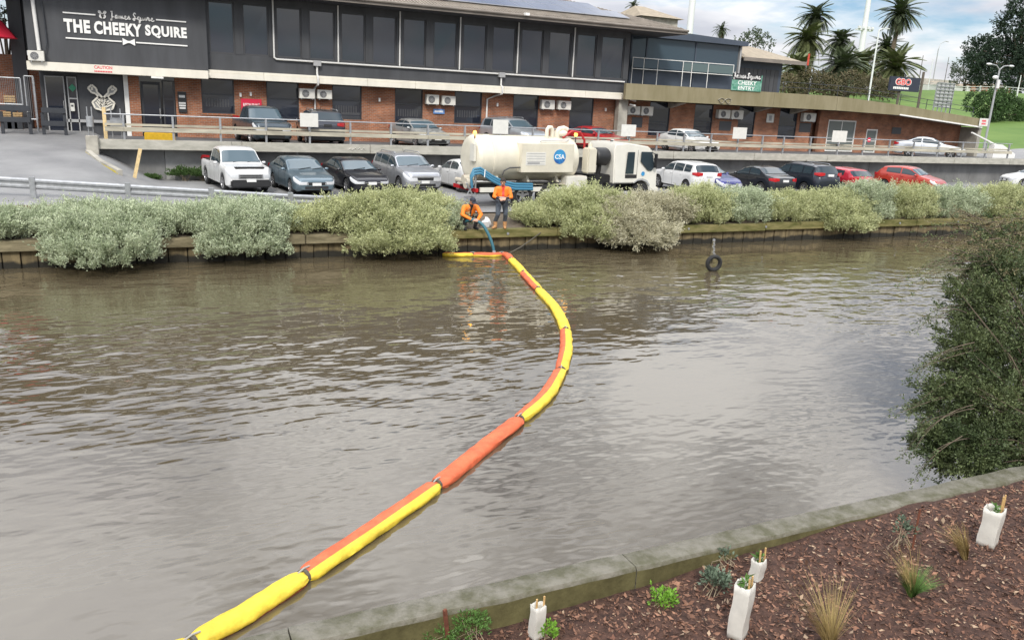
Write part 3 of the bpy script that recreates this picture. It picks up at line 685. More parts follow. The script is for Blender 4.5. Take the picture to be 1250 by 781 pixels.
def flat_sign(name, p0, p1, Y, m, label, lines, lm='letter_white', d=.03, rows=None):
    a, c = AY(p0[0], p0[1], Y), AY(p1[0], p1[1], Y); x0, x1, z1, z0 = a.x, c.x, a.z, c.z
    t = thing(name, label, 'sign', ((x0+x1)/2, Y, z0), world_parts=True)
    B().bbox(x0, x1, Y-d/2, Y+d/2, z0, z1, .004).build('panel', MT[m], t)
    for (txt, u0, u1, v0, v1) in lines:
        bb = B(); f = lambda u, v: (u, Y-d/2-.004, v)
        if txt: text_on(bb, txt, f, x0+(x1-x0)*u0, x0+(x1-x0)*u1, z0+(z1-z0)*v0, z0+(z1-z0)*v1, bold=.015)
        else:
            n = 9
            for k in range(n): bb.box(x0+(x1-x0)*(u0+(u1-u0)*k/n), x0+(x1-x0)*(u0+(u1-u0)*(k+.75)/n), Y-d/2-.006, Y-d/2-.001, z0+(z1-z0)*v0, z0+(z1-z0)*v1)
        bb.build('lettering', MT[lm], t)
    return t
flat_sign('restaurant_sign', (294, 120.5), (320, 146), YB-.06, 'red_sign', 'red sign with white lettering on brick pier behind dark ute', [('RESTAURANT', .1, .9, .62, .78), ('ACCESS', .25, .75, .36, .52)])
flat_sign('blue_sign', (529, 133), (542.5, 139.5), YB-.06, 'blue_sign', 'small blue sign on brick below two air conditioners', [('', .12, .88, .3, .7)])
flat_sign('menu_board', (216.5, 112), (228.5, 138), YB-.06, 'black_plastic', 'black menu board on brick beside the pub doorway', [('', .15, .85, .72, .84), ('', .1, .9, .42, .5), ('', .1, .9, .3, .38), ('', .15, .85, .18, .26)])
flat_sign('door_notice', (85.5, 126), (91.5, 136), YB-.06, 'white_sign', 'small white paper notice on the pub entry glass', [('', .2, .8, .55, .8)], 'frame_dark')
a = AY(88.3, 107.5, YB-.06); bb = B(); s_ = .17; bb.prism([(a.x-s_, a.z), (a.x, a.z-s_*1.1), (a.x+s_, a.z), (a.x, a.z+s_*1.1)], lambda u, v, d: (u, d, v), YB-.05, YB-.07)
mat('green_sticker', (.03, .22, .12), .5); tag(bb.build('diamond_sticker', MT['green_sticker']), 'green diamond sticker on the glass beside pub door', 'sticker')
flat_sign('white_plaque', (936.5, 139), (944, 150), 46.4-.06, 'white_sign', 'narrow white plaque on brick between right wing windows', [('', .3, .7, .2, .8)], 'grey_box')

# --- air conditioners
def aircon(p0, p1, Y, label, group):
    a, c = AY(p0[0], p0[1], Y), AY(p1[0], p1[1], Y); x0, x1, z1, z0 = a.x, c.x, a.z, c.z
    t = thing('air_conditioner', label, 'air conditioner', ((x0+x1)/2, Y, z0), group=group, world_parts=True)
    B().bbox(x0, x1, Y, Y+.34, z0, z1, .015).build('casing', MT['aircon'], t)
    r = min(z1-z0, x1-x0)*.38; cx = x0+(x1-x0)*.40; cz = (z0+z1)/2
    f = B().tube([(cx, Y-.005, cz), (cx, Y+.02, cz)], r, 20).build('fan_opening', MT['aircon_fan'], t)
    g = B()
    for k in range(3):
        rr = r*(.35+.3*k); g.tube([(cx+rr*math.cos(q*math.pi/8), Y-.012, cz+rr*math.sin(q*math.pi/8)) for q in range(17)], .012, 4, cap=False)
    for k in range(4): an = k*math.pi/4; g.bar((cx-r*math.cos(an), Y-.012, cz-r*math.sin(an)), (cx+r*math.cos(an), Y-.012, cz+r*math.sin(an)), .012, .012)
    g.build('grille', MT['grey_box'], f)
    for xx in (x0+.12, x1-.12): B().box(xx-.02, xx+.02, Y+.02, Y+.6, z0-.05, z0-.002).build('bracket', MT['galv'], t)
aircon((33.2, 61.5), (54.5, 75.2), 44.55, 'air conditioner on the ledge beside the large pub sign', None)
PR = [(((365.5, 108), (384.5, 121)), ((387.5, 109.5), (405.5, 121.5)), 'air conditioner above the dark wagon on the deck'),
      (((521, 115.5), (536, 128)), ((540, 117), (556, 129)), 'air conditioner above the small blue sign'),
      (((662, 122), (677, 134)), ((682, 123), (697, 134.5)), 'air conditioner above the red sports car')]
for A_, B_, l in PR:
    aircon(*A_, YB-.45, l+', the one nearer the pub sign', 'paired air conditioners'); aircon(*B_, YB-.45, l+', the one nearer the right wing', 'paired air conditioners')
# ================================================================ RIGHT WING
YW = 46.4
def btop(x): return 6.72 if x < 47 else 6.72-(x-47)*.062 if x < 52 else 6.41-(x-52)*.075
def bbot(x): return 5.74 if x < 51 else 5.74-(x-51)*.068
wing = thing('right_wing', 'brick wing under a long olive concrete balcony', 'building', (42, 46.4, 2.7), world_parts=True)
ww = [(792, 817, 128, 166), (847, 869.5, 130, 163), (901, 921.5, 132, 168), (951, 973, 135, 170)]
b = B(); cur = gx(763.5, 145, YW)
ops = []
for x0, x1, y0, y1 in ww:
    X0, X1 = gx(x0, 148, YW), gx(x1, 148, YW); zs = AY((x0+x1)/2, y1, YW).z
    b.box(cur, X0, YW, YW+.3, 2.6, 5.7); b.box(X0, X1, YW, YW+.3, 2.6, zs); ops.append((X0, X1, zs)); cur = X1
xr0, xr1 = gx(990, 150, YW), gx(1000, 150, YW)
b.box(cur, xr0, YW, YW+.3, 2.6, 5.7); b.box(xr0, xr1, YW+.6, YW+.8, 2.6, 5.7)
xw0, xw1 = gx(1010, 160, YW), gx(1044, 160, YW); zw1, zw0 = AY(1027, 147, YW).z, 2.75
b.box(xr1, xw0, YW, YW+.3, 2.6, 5.7); b.box(xw0, xw1, YW, YW+.3, zw1, 5.7)
xd0, xd1 = gx(1056.5, 170, YW), gx(1070, 170, YW); zd = AY(1063, 158, YW).z
b.box(xw1, xd0, YW, YW+.3, 2.6, 5.7); b.box(xd0, xd1, YW, YW+.3, zd, 5.7)
XR = gx(1170, 172, YW)
b.add([(xd1,YW,2.6),(XR,YW,2.6),(XR,YW+.3,2.6),(xd1,YW+.3,2.6),(xd1,YW,5.7),(XR,YW,bbot(XR)+.08),(XR,YW+.3,bbot(XR)+.08),(xd1,YW+.3,5.7)], [(3,2,1,0),(4,5,6,7),(0,1,5,4),(1,2,6,5),(2,3,7,6),(3,0,4,7)]); b.build('brick_wall', MT['brick'], wing)
for X0, X1, zs in ops:
    w_ = window(X0, X1, zs, 5.7, wing, Y=YW, split=.42, fr='dark_metal', t=.05)
    B().box(X0-.04, X1+.04, YW-.04, YW+.04, zs-.07, zs-.002).build('sill', MT['brick'], w_)
mat('blind_glass', (.16, .18, .17), .15)
window(xw0, xw1, zw0, zw1, wing, Y=YW-.03, split=.33, fr='white_paint', gl='blind_glass', vert=1, t=.09)
dd = window(xd0, xd1, 2.72, zd, wing, Y=YW-.03, split=.5, fr='white_paint', gl='blind_glass', t=.09, name='door')
a, c = AY(1089, 155.6, YW), AY(1099, 164, YW); B().bbox(a.x, c.x, YW-.03, YW+.0-.002, c.z, a.z, .01).build('vent', MT['frame_dark'], wing)
for p in ((877, 148, 893, 160), (975, 150, 990, 162), (770, 143, 785, 156)):
    a, c = AY(p[0], p[1], YW), AY(p[2], p[3], YW); B().bbox(a.x+.1, c.x-.1, YW-.02, YW-.002, c.z, a.z, .005).build('vent', MT['frame_dark'], wing)
B().box(gx(763.5,145,YW)+.05, XR-.05, YW+.82, YW+8, 2.6, 5.05).build('rear_wall', MT['brick'], wing)
B().box(gx(763.5,145,YW)+.05, gx(1060,160,YW), YW+.82, YW+8, 5.051, 5.8).build('rear_wall', MT['brick'], wing)
# balcony band: level, then ramping down to the right
YF = 44.6
segs = [(gx(763.5, 115, YF), gx(840, 117, YF)), (gx(840, 117, YF), gx(945, 120, YF)), (gx(945, 120, YF), gx(1022, 124, YF)), (gx(1022, 124, YF), gx(1100, 128, YF)), (gx(1100, 128, YF), gx(1152, 135, YF)), (gx(1152, 135, YF), gx(1200, 148, YF))]
for i, (x0, x1) in enumerate(segs):
    x0 += .008; x1 -= .008; f = [(3,2,1,0), (4,5,6,7), (0,1,5,4), (1,2,6,5), (2,3,7,6), (3,0,4,7)]
    dy = random.uniform(-.01, .01)
    pr = B().add([(x0, YF+dy, bbot(x0)), (x1, YF+dy, bbot(x1)), (x1, YF+.25, bbot(x1)), (x0, YF+.25, bbot(x0)), (x0, YF+dy, btop(x0)), (x1, YF+dy, btop(x1)), (x1, YF+.25, btop(x1)), (x0, YF+.25, btop(x0))], f)
    pr.build('balcony_panel', MT['balcony'], wing)
    B().add([(x0, YF+.26, bbot(x0)+.06), (x1, YF+.26, bbot(x1)+.06), (x1, YW+3, bbot(x1)+.06), (x0, YW+3, bbot(x0)+.06), (x0, YF+.26, bbot(x0)+.3), (x1, YF+.26, bbot(x1)+.3), (x1, YW+3, bbot(x1)+.3), (x0, YW+3, bbot(x0)+.3)], f).build('balcony_floor', MT['concrete'], wing)
    if i >= 4: B().bar((x0, YF-.03, bbot(x0)+.04), (x1, YF-.03, bbot(x1)+.04), .04, .1).build('flashing', MT['white_paint'], wing)
for p in (838, 945, 990):
    xx = gx(p, 130, YF); B().prism([(YF+.3, 5.70), (YW-.002, 5.70), (YW-.002, 5.35)], lambda u, v, d: (d, u, v), xx-.2, xx+.2).build('corbel', MT['concrete'], wing)
xk0, xk1 = XR, gx(1203, 165, YF)
zb0 = bbot(xk0)
B().add([(xk0, YF+.2, 2.6), (xk1-.3, YF+.2, 2.6), (xk1-.3, YW+1.2, 2.6), (xk0, YW+1.2, 2.6), (xk0, YF+.2, bbot(xk0)), (xk1-.3, YF+.2, bbot(xk1)), (xk1-.3, YW+1.2, bbot(xk1)), (xk0, YW+1.2, bbot(xk0))], [(3,2,1,0), (4,5,6,7), (0,1,5,4), (1,2,6,5), (2,3,7,6), (3,0,4,7)]).build('abutment', MT['concrete'], wing)
# balcony handrail
xs = [gx(p, 118, YF+.1) for p in (955, 987, 1022, 1060, 1100, 1133, 1163, 1192)]
for i, x in enumerate(xs):
    B().tube([(x, YF+.12, btop(x)-.05), (x, YF+.12, btop(x)+.75)], .025, 6).build('rail_post', MT['dark_metal'], wing)
    if i:
        for h in (.4, .74): B().tube([(xs[i-1], YF+.12, btop(xs[i-1])+h), (x, YF+.12, btop(x)+h)], .02, 6).build('rail', MT['dark_metal'], wing)
# upper glazed room on the balcony
up = thing('glazed_terrace', 'dark glazed terrace room with white railing above the balcony', 'building', (33, 47, 6.5), world_parts=True)
YG = 46.9
e0, e1 = gx(770, 70, YG), gx(902, 80, YG)
B().box(e0, e1, YG+.12, YG+6, 5.9, 7.75).build('lower_wall', MT['blue_wall'], up)
ps = [770, 789, 849, 902]
for i in range(3):
    x0, x1 = gx(ps[i], 70, YG), gx(ps[i+1], 70, YG)
    B().box(x0+.05, x1-.05, YG+.05, YG+.1, 7.76, 9.75).build('pane', MT['teal_glass'], up)
    B().box(x0-.05, x0+.05, YG, YG+.14, 6.0, 9.75).build('mullion', MT['blue_wall'], up)
B().box(e1-.05, e1+.08, YG-.05, YG+.2, 6.0, 9.9).build('mullion', MT['grey_box'], up)
B().box(e0, e1, YG+.15, YG+6, 7.76, 9.74).build('dark_room', MT['soffit'], up)
rt = [(e0-.2, 10.35), (e1+.35, 10.0), (e1+.35, 9.72), (e0-.2, 9.76)]
B().prism(rt, lambda u, v, d: (u, d, v), YG-.35, YG+6.5).build('roof', MT['blue_wall'], up)
YH = YG-.5; xs = [gx(p, 80, YH) for p in (772, 786, 803, 834, 845, 865, 896)]
for i, x in enumerate(xs):
    B().tube([(x, YH, 6.6), (x, YH, 8.42)], .025, 6).build('rail_post', MT['white_paint'], up)
    if i:
        for h in (7.72, 8.4): B().tube([(xs[i-1], YH, h), (x, YH, h)], .025, 6).build('rail', MT['white_paint'], up)
        B().box(xs[i-1]+.05, x-.05, YH-.008, YH+.008, 7.80, 8.32).build('glass_screen', MT['green_glass'] if i > 3 else MT['teal_glass'], up)
# small outbuilding with a tan roof at the far end
ob = thing('outbuilding', 'small dark blue outbuilding with a low tan roof', 'building', (41, 48, 6), world_parts=True)
YO = 47.6; o0, o1 = gx(899, 95, YO), gx(953, 98, YO)
B().box(o0, o1, YO, YO+4, 5.9, 9.0).build('wall', MT['blue_wall'], ob)
for i in range(9):
    x0 = o0+.25+(o1-o0-.5)*i/9; B().box(x0, x0+(o1-o0-.5)/9-.03, YO-.03, YO-.002, 6.3, 8.35).build('shutter_panel', MT['cladding'], ob)
B().add([(o0-.3, YO-.9, 9.0), (o1+1.5, YO-.9, 8.95), (o1+1.5, YO+5, 9.0), (o0-.3, YO+5, 9.0), (o0-.1, YO+2.2, 10.35), (o1-.6, YO+2.2, 9.95)], [(0, 1, 5, 4), (1, 2, 5), (2, 3, 4, 5), (3, 0, 4), (3, 2, 1, 0)]).build('roof', MT['tan_roof'], ob)
B().box(o0-.3, o1+1.5, YO-.98, YO-.901, 8.78, 9.03).build('fascia', MT['roof_fascia'], ob)
mat('red_trim', (.5, .06, .03), .5); B().box(o1+1.35, o1+1.5, YO-1.02, YO-.985, 8.8, 9.6).build('red_trim', MT['red_trim'], ob)
flatY = YF-.02
mat('sign_green', (.03, .20, .12), .6, col2=(.22, .42, .33), vscale=5)
mat('black_board', (.02, .02, .022), .6)
t = flat_sign('entry_sign', (894.5, 90), (928.5, 112.5), YF-.05, 'sign_green', 'green leaf patterned entry sign with white lettering on the balcony', [('CHEEKY', .2, .82, .36, .62), ('ENTRY', .22, .78, .06, .28)])
a, c = AY(896, 89.5, YF-.08), AY(928, 98.5, YF-.08)
B().bbox(a.x-.08, c.x+.08, YF-.083, YF-.068, c.z-.05, a.z, .003).build('header', MT['black_board'], t)
for k_ in (0, 1): bb = B(); script_stroke(bb, lambda u, v: (u, YF-.09, v), a.x, c.x, c.z+.08, c.z+.40, .07, k_); bb.build('script_word', MT['letter_white'], t)
flat_sign('speed_board', (1196.5, 144.5), (1205, 154.5), YF-.1, 'white_sign', 'small white board on the low end of the balcony', [('', .25, .75, .55, .8), ('', .25, .75, .2, .42)], 'red_letter')
for A_, l in ((((767, 129.5), (781, 140.5)), 'air conditioner next to the concrete pillar of right wing'), (((783.5, 130), (797, 141.5)), 'air conditioner next to the first window of right wing'), (((878, 134), (891, 145)), 'air conditioner between second window of right wing and its twin'), (((894, 134.5), (907, 146)), 'air conditioner touching the third window of right wing'), (((982, 138), (995.5, 149)), 'single air conditioner on the brick right wing')):
    aircon(*A_, YW-.45, l, 'air conditioners on the right wing')
g_ = B(); a = AY(880, 130, YF-.02)
for o in (0, .55):
    pts = [(a.x+o+.3*math.cos(q*.7)*(.7+.3*math.sin(q*2)), YF-.015, 5.98+.17*math.sin(q*.7)) for q in range(10)]
    for p0, p1 in zip(pts, pts[1:]): g_.bar(p0, p1, .01, .1, up=(0, 1, 0))
g_.build('graffiti', MT['concrete'], wing)
# ================================================================ CARS
def interp(pts, x):
    if x >= pts[0][0]: return pts[0][1]
    for (x0, z0), (x1, z1) in zip(pts, pts[1:]):
        if x >= x1:
            t = (x-x0)/(x1-x0); return z0+(z1-z0)*t
    return pts[-1][1]
# profiles as fractions: x of half length (+ front), z of height
PROF = {
 'sedan': dict(top=[(1, .40), (.985, .45), (.93, .505), (.80, .56), (.50, .635), (.43, .665), (.12, .935), (0, .975), (-.18, 1.0), (-.40, .975), (-.70, .745), (-.92, .70), (-.985, .66), (-1, .58)],
   belt=[(1, .42), (.8, .54), (.45, .63), (-.2, .665), (-.7, .70), (-1, .60)], cowl=.43, rf=.12, rr=-.40, rb=-.70, wins=[(.33, -.10), (-.135, -.50)]),
 'hatch': dict(top=[(1, .42), (.985, .47), (.92, .53), (.78, .585), (.52, .66), (.46, .685), (.13, .94), (0, .98), (-.2, 1.0), (-.62, .965), (-.72, .94), (-.93, .68), (-.985, .60), (-1, .5)],
   belt=[(1, .42), (.8, .56), (.45, .65), (-.2, .68), (-.8, .72), (-1, .58)], cowl=.46, rf=.13, rr=-.72, rb=-.93, wins=[(.36, -.12), (-.155, -.60)]),
 'suv': dict(top=[(1, .45), (.985, .52), (.93, .575), (.80, .615), (.54, .665), (.48, .685), (.20, .945), (.05, .985), (-.2, 1.0), (-.70, .975), (-.80, .955), (-.94, .68), (-.985, .62), (-1, .48)],
   belt=[(1, .44), (.8, .58), (.45, .645), (-.3, .66), (-.85, .68), (-1, .55)], cowl=.48, rf=.20, rr=-.80, rb=-.94, wins=[(.40, .0), (-.035, -.42), (-.46, -.74)]),
 'ute': dict(top=[(1, .42), (.988, .50), (.95, .575), (.86, .60), (.52, .635), (.47, .65), (.26, .95), (.16, .99), (.0, 1.0), (-.18, .985), (-.24, .95), (-.275, .62), (-.30, .60), (-.985, .60), (-1, .45)],
   belt=[(1, .44), (.86, .575), (.45, .61), (-.25, .61), (-1, .585)], cowl=.47, rf=.26, rr=-.24, rb=-.275, wins=[(.42, .10), (.075, -.19)]),
 'coupe': dict(top=[(1, .40), (.985, .45), (.93, .51), (.80, .57), (.45, .66), (.38, .685), (.05, .95), (-.08, .985), (-.22, 1.0), (-.38, .975), (-.70, .76), (-.92, .71), (-.985, .66), (-1, .55)],
   belt=[(1, .42), (.8, .55), (.4, .65), (-.2, .68), (-.7, .72), (-1, .6)], cowl=.38, rf=.05, rr=-.38, rb=-.70, wins=[(.28, -.22), (-.25, -.50)]),
}
def wheel_meshes(r, w, rimmat):
    t = B(); n = 24; prof = [(.60, -.5), (.80, -.52), (.97, -.42), (1, -.2), (1, .2), (.97, .42), (.80, .52), (.60, .5)]
    vs = [(r*a*math.cos(k*2*math.pi/n), w*c, r*a*math.sin(k*2*math.pi/n)) for k in range(n) for a, c in prof]; m = len(prof)
    t.add(vs, [(k*m+j, k*m+j+1, ((k+1) % n)*m+j+1, ((k+1) % n)*m+j) for k in range(n) for j in range(m-1)])
    tm = t.mesh('tyre', MT['rubber'], 40)
    h = B(); h.tube([(0, -w*.40, 0), (0, w*.40, 0)], r*.16, 10)
    for sgn in (-1, 1):
        for k in range(5):
            a = k*2*math.pi/5+.3; d = Vector((math.cos(a), 0, math.sin(a))); s = Vector((-math.sin(a), 0, math.cos(a)))
            h.bar(d*r*.1+Vector((0, sgn*w*.40, 0)), d*r*.63+Vector((0, sgn*w*.45, 0)), .03, r*.2, up=s)
        ring = [(r*.61*math.cos(q*math.pi/12), sgn*w*.44, r*.61*math.sin(q*math.pi/12)) for q in range(25)]; h.tube(ring, r*.045, 5, cap=False)
    rm = h.mesh('rim', MT[rimmat], 40)
    d = B(); d.tube([(0, -w*.3, 0), (0, w*.3, 0)], r*.6, 16); dm = d.mesh('brake_disc', MT['underbody'])
    return tm, rm, dm
PAINT = {}
def paint(col, metal=.0, rough=.32):
    k = (col, metal)
    if k not in PAINT: PAINT[k] = mat('paint_%d' % len(PAINT), col, rough, metal=metal, coat=.7, coords='obj', var=.05, vscale=2)
    return PAINT[k]
def make_car(name, label, kind, L, W, H, wb, r, col, loc, rotz, metal=.3, cladding=False, rails=False, plate='plate', group='cars', bumper=False, rimmat='rim', tailz=None, nose='std', sticker=None):
    P = PROF[kind]; h = L/2; pm = paint(col, metal)
    top = [(x*h, z*H) for x, z in P['top']]; belt = [(x*h, z*H) for x, z in P['belt']]
    clr = .19 if kind in ('sedan', 'coupe', 'hatch') else .25
    fo = .485 if kind != 'ute' else .48
    xw = (h-(L-wb)*fo, h-(L-wb)*fo-wb); Ra = r*1.13
    def half(x):
        e = max(0, .55-(h-abs(x)))/.55; return W/2*(1-.20*e**2.6)
    def zbot(x):
        e = max(0, .35-(h-abs(x)))/.35; z = clr+.10*e**2; arch = False
        for c in xw:
            if abs(x-c) < Ra:
                q = r+math.sqrt(max(0, Ra*Ra-(x-c)**2))
                if q > z: z = q; arch = True
        return z, arch
    def sec(x):
        t = interp(top, x); bl = min(interp(belt, x), t-.015); hw = half(x); zb, arch = zbot(x)
        g = max(0, t-bl); k = min(1, g/.3)
        wr = hw*.93-g*(.27 if kind != 'ute' else .22)
        zb = min(zb, bl-.16); z3 = max((zb+bl)/2, zb+.06)
        p5 = (hw*.945, bl); p7 = (max(wr, hw*.5), t-.065*k-.004)
        p6 = ((p5[0]+p7[0])/2+.018*k, (p5[1]+p7[1])/2)
        return [(0, zb), (hw*.86, zb), (hw*.985, zb+(.02 if arch else .09)), (hw, z3), (hw*.99, bl-.075), p5, p6, p7, (p7[0]*.86, t-.018*k), (p7[0]*.5, t), (0, t+.008)]
    xs = set([h*(1-2*i/44) for i in range(45)]+[x for x, _ in top])
    for c in xw:
        for k in range(-8, 9): xs.add(c+Ra*math.sin(k/8*math.pi/2)*.999)
    for k in range(1, 7): xs.add(h-.02*k*k); xs.add(-h+.02*k*k)
    xs = sorted([x for x in xs if -h <= x <= h], reverse=True)
    xs2 = [xs[0]]
    for x in xs[1:]:
        if xs2[-1]-x > .012: xs2.append(x)
    xs = xs2; n = 21
    b = B(); vs = []
    for x in xs:
        s = sec(x); vs += [(x, y, z) for y, z in s]+[(x, -y, z) for y, z in s[-2:0:-1]]
    N = 20; fs = []; ms = []
    for i in range(len(xs)-1):
        for j in range(N):
            k = (j+1) % N; fs.append((i*N+j, i*N+k, (i+1)*N+k, (i+1)*N+j))
            jj = j if j < 10 else 19-j
            ms.append(1 if jj == 0 or (cladding and jj in (1,)) else 0)
    fs.append(tuple(range(N-1, -1, -1))); ms.append(0)
    fs.append(tuple(range((len(xs)-1)*N, len(xs)*N))); ms.append(0)
    b.add(vs, fs); b.m = ms
    t = thing(name, label, 'car' if kind != 'ute' else 'pickup truck', loc, rotz, group)
    b.build('body', [pm, MT['black_plastic'] if cladding else MT['underbody']], t, smooth=38)
    # glass
    def side_pt(x, s, sg, o=.010):
        q = sec(x); a, m_, c = q[5], q[6], q[7]
        if s < .5: u = s*2; y, z = a[0]+(m_[0]-a[0])*u, a[1]+(m_[1]-a[1])*u
        else: u = s*2-1; y, z = m_[0]+(c[0]-m_[0])*u, m_[1]+(c[1]-m_[1])*u
        return (x, sg*(y+o), z+o*.3)
    for sg in (1, -1):
        for (xa, xb) in P['wins']:
            g = B(); m_ = 8; S = (.10, .5, .90)
            pts = [side_pt(h*(xa+(xb-xa)*i/m_), s, sg) for i in range(m_+1) for s in S]
            g.add(pts, [(i*3+j, i*3+j+1, i*3+j+4, i*3+j+3) if sg < 0 else (i*3+j+3, i*3+j+4, i*3+j+1, i*3+j) for i in range(m_) for j in range(2)])
            g.build('side_window', MT['car_glass'], t, smooth=60)
    def screen(xa, xb, nm, up, m):
        g = B(); m_ = 6; rows = []
        for i in range(m_+1):
            x = h*(xa+(xb-xa)*i/m_); q = sec(x); ys = [(q[7][0]*.95, q[7][1]), q[8], q[9], q[10]]
            dx = .012*up; rows += [(x+dx, y, z+.012) for y, z in ys]+[(x+dx, -y, z+.012) for y, z in ys[-2::-1]]
        g.add(rows, [(i*7+j, i*7+j+1, (i+1)*7+j+1, (i+1)*7+j) for i in range(m_) for j in range(6)])
        return g.build(nm, MT[m], t, smooth=60)
    cw, rf, rr, rb_ = P['cowl'], P['rf'], P['rr'], P['rb']
    ws = screen(cw-(cw-rf)*.06, rf+(cw-rf)*.10, 'windscreen', 1, 'car_screen')
    xg = h*cw; zg = interp(top, xg)
    for yy in (-.35, .25): B().bar((xg-.02, yy, zg+.03), (xg-.10, yy+.55, zg+.10), .02, .02).build('wiper', MT['black_plastic'], ws)
    screen(rr-(rr-rb_)*.12, rr-(rr-rb_)*.86, 'rear_window', -1, 'car_glass')
    # nose
    zt = interp(top, h*.985); zl = clr+.10; ct = h+.003
    gz = zt-.10
    def nb(nm, y0, y1, z0, z1, m, x0=h-.05, x1=h+.012, bev=.006): return B().bbox(x0, x1, y0, y1, z0, z1, bev).build(nm, MT[m], t)
    hwf = half(h)
    if bumper:
        B().bbox(h-.25, h+.09, -hwf*1.08, hwf*1.08, clr+.02, zt-.32, .05).build('bumper', MT['black_plastic'], t)
    if nose == 'slim': nb('grille', -.42, .42, gz-.10, gz+.02, 'black_plastic')
    elif nose == 'ute':
        gr = nb('grille', -.5, .5, gz-.17, gz+.0, 'chrome', x1=h+.03)
        for k in range(2): B().box(h+.02, h+.04, -.44, .44, gz-.14+.07*k, gz-.10+.07*k).build('grille_slot', MT['black_plastic'], gr)
        B().bbox(h*.90, h*.965, -hwf*.8, hwf*.8, H*.585, H*.615, .01).build('bonnet_guard', MT['black_plastic'], t)
    else:
        nb('grille', -.40, .40, gz-.13, gz-.02, 'black_plastic')
        B().bar((h+.014, -.4, gz-.015), (h+.014, .4, gz-.015), .02, .03).build('grille_trim', MT['chrome'], t)
    nb('air_intake', -.50, .50, zl+.02, zl+.14, 'black_plastic', x1=h+(.1 if bumper else .012))
    nb('number_plate', -.19, .19, zl+.16, zl+.28, plate, x1=h+(.115 if bumper else .03), bev=.003)
    hz = interp(belt, h*.86)
    for sg in (1, -1):
        g = B(); S = []
        for i in range(6):                                   # head lamp wraps round the front corner
            x = h-.012-.085*i; q = sec(x); zc = interp(top, x)
            ylo, zlo = q[4][0]+.012, max(q[4][1]-.07, zl+.2); yhi = q[5][0]+.008; zhi = q[5][1]+.005
            if i == 5: zlo = (zlo+zhi)/2
            S += [(x+.014, sg*ylo, zlo), (x+.014, sg*ylo, (zlo+zhi)/2), (x+.012, sg*yhi, zhi)]
        S = [(h+.013, sg*hwf*.52, S[0][2]), (h+.013, sg*hwf*.52, S[1][2]), (h+.005, sg*hwf*.52, S[2][2])]+S
        g.add(S, [(i*3+j, i*3+j+1, i*3+j+4, i*3+j+3) for i in range(6) for j in range(2)])
        g.build('headlight', MT['headlamp'], t, smooth=60)
        tz = (tailz or .62)*H
        g = B(); S = []
        for i in range(5):
            x = -h+.012+.085*i; q = sec(x); y = q[4][0]+.010
            S += [(x-.014, sg*y, tz-.10+.012*i), (x-.014, sg*(y+.002), tz), (x-.012, sg*(y-.01), tz+.10-.01*i)]
        yy = half(-h)*.62
        S = [(-h-.013, sg*yy, tz-.06), (-h-.013, sg*yy, tz), (-h-.013, sg*yy, tz+.07)]+S
        g.add(S, [(i*3+j, i*3+j+1, i*3+j+4, i*3+j+3) for i in range(5) for j in range(2)])
        g.build('tail_light', MT['tail_red'], t, smooth=60)
        # mirrors, handles
        xm = h*(cw-.115); zm = interp(belt, xm)+.06; mr = B(); mr.ball((xm, sg*(half(xm)+.075), zm), (.075, .10, .065), 10, 6); mr.bar((xm, sg*(half(xm)*.93), zm-.04), (xm, sg*(half(xm)+.05), zm-.01), .05, .03)
        mr.build('mirror', pm, t, smooth=60)
        for (xa, xb) in P['wins'][:2]:
            xh = h*(xb+.05); q = sec(xh); B().bbox(xh-.07, xh+.07, min(sg*(q[4][0]-.02), sg*(q[4][0]+.022)), max(sg*(q[4][0]-.02), sg*(q[4][0]+.022)), q[4][1]-.055, q[4][1]-.02, .006).build('door_handle', pm, t)
        for xs_ in [h*(P['wins'][0][0]-.02)]+[h*(q_[1]-.012) for q_ in P['wins'][:2]]:
            if min(abs(xs_-c) for c in xw) < Ra+.03: continue
            q = sec(xs_); sm_ = B(); f = [(xs_+dx, sg*(q[j][0]+.003), q[j][1]) for dx in (-.007, .007) for j in (2, 3, 4, 5)]
            sm_.add(f, [(j, j+1, j+5, j+4) for j in range(3)]); sm_.build('door_seam', MT['underbody'], t)
    nb('number_plate', -.19, .19, tz-.12, tz+.0, plate, x0=-h-.03, x1=-h+.05, bev=.003)
    nb('rear_bumper', -half(-h)*.98, half(-h)*.98, clr+.08, clr+.20, 'black_plastic', x0=-h-.03, x1=-h+.05)
    if rails:
        for sg in (1, -1):
            q = sec(-h*.2); yy = sg*q[8][0]; B().tube([(h*.10, yy, H*.985), (h*.05, yy, H*1.02), (-h*.62, yy, H*1.015), (-h*.68, yy, H*.97)], .02, 6).build('roof_rail', MT['galv'], t)
    if kind == 'ute':
        B().box(-h*.97, -h*.31, -W*.42, W*.42, H*.60, H*.615).build('tonneau_cover', MT['black_plastic'], t)
    B().tube([(-h*.1, 0, H), (-h*.1-.12, 0, H+.14)], .01, 5).build('antenna', MT['black_plastic'], t)
    tm, rm, dm = wheel_meshes(r, .21, rimmat)
    for c in xw:
        for sg in (1, -1):
            w_ = put('wheel', tm, t, (c, sg*(W/2-.115), r)); put('rim', rm, w_); put('brake_disc', dm, w_)
    if sticker:
        g = B(); S = []
        for i in range(7):
            x = h*(.25-.12*i); q = sec(x); S += [(x, -(q[j][0]+.006), q[j][1]) for j in (3, 4)]
        g.add(S, [(i*2, i*2+1, i*2+3, i*2+2) for i in range(6)]); g.build('blue_decal', MT['blue_sign'], t)
    return t
LOW, UP = 'cars parked below the deck', 'cars parked on the upper deck'
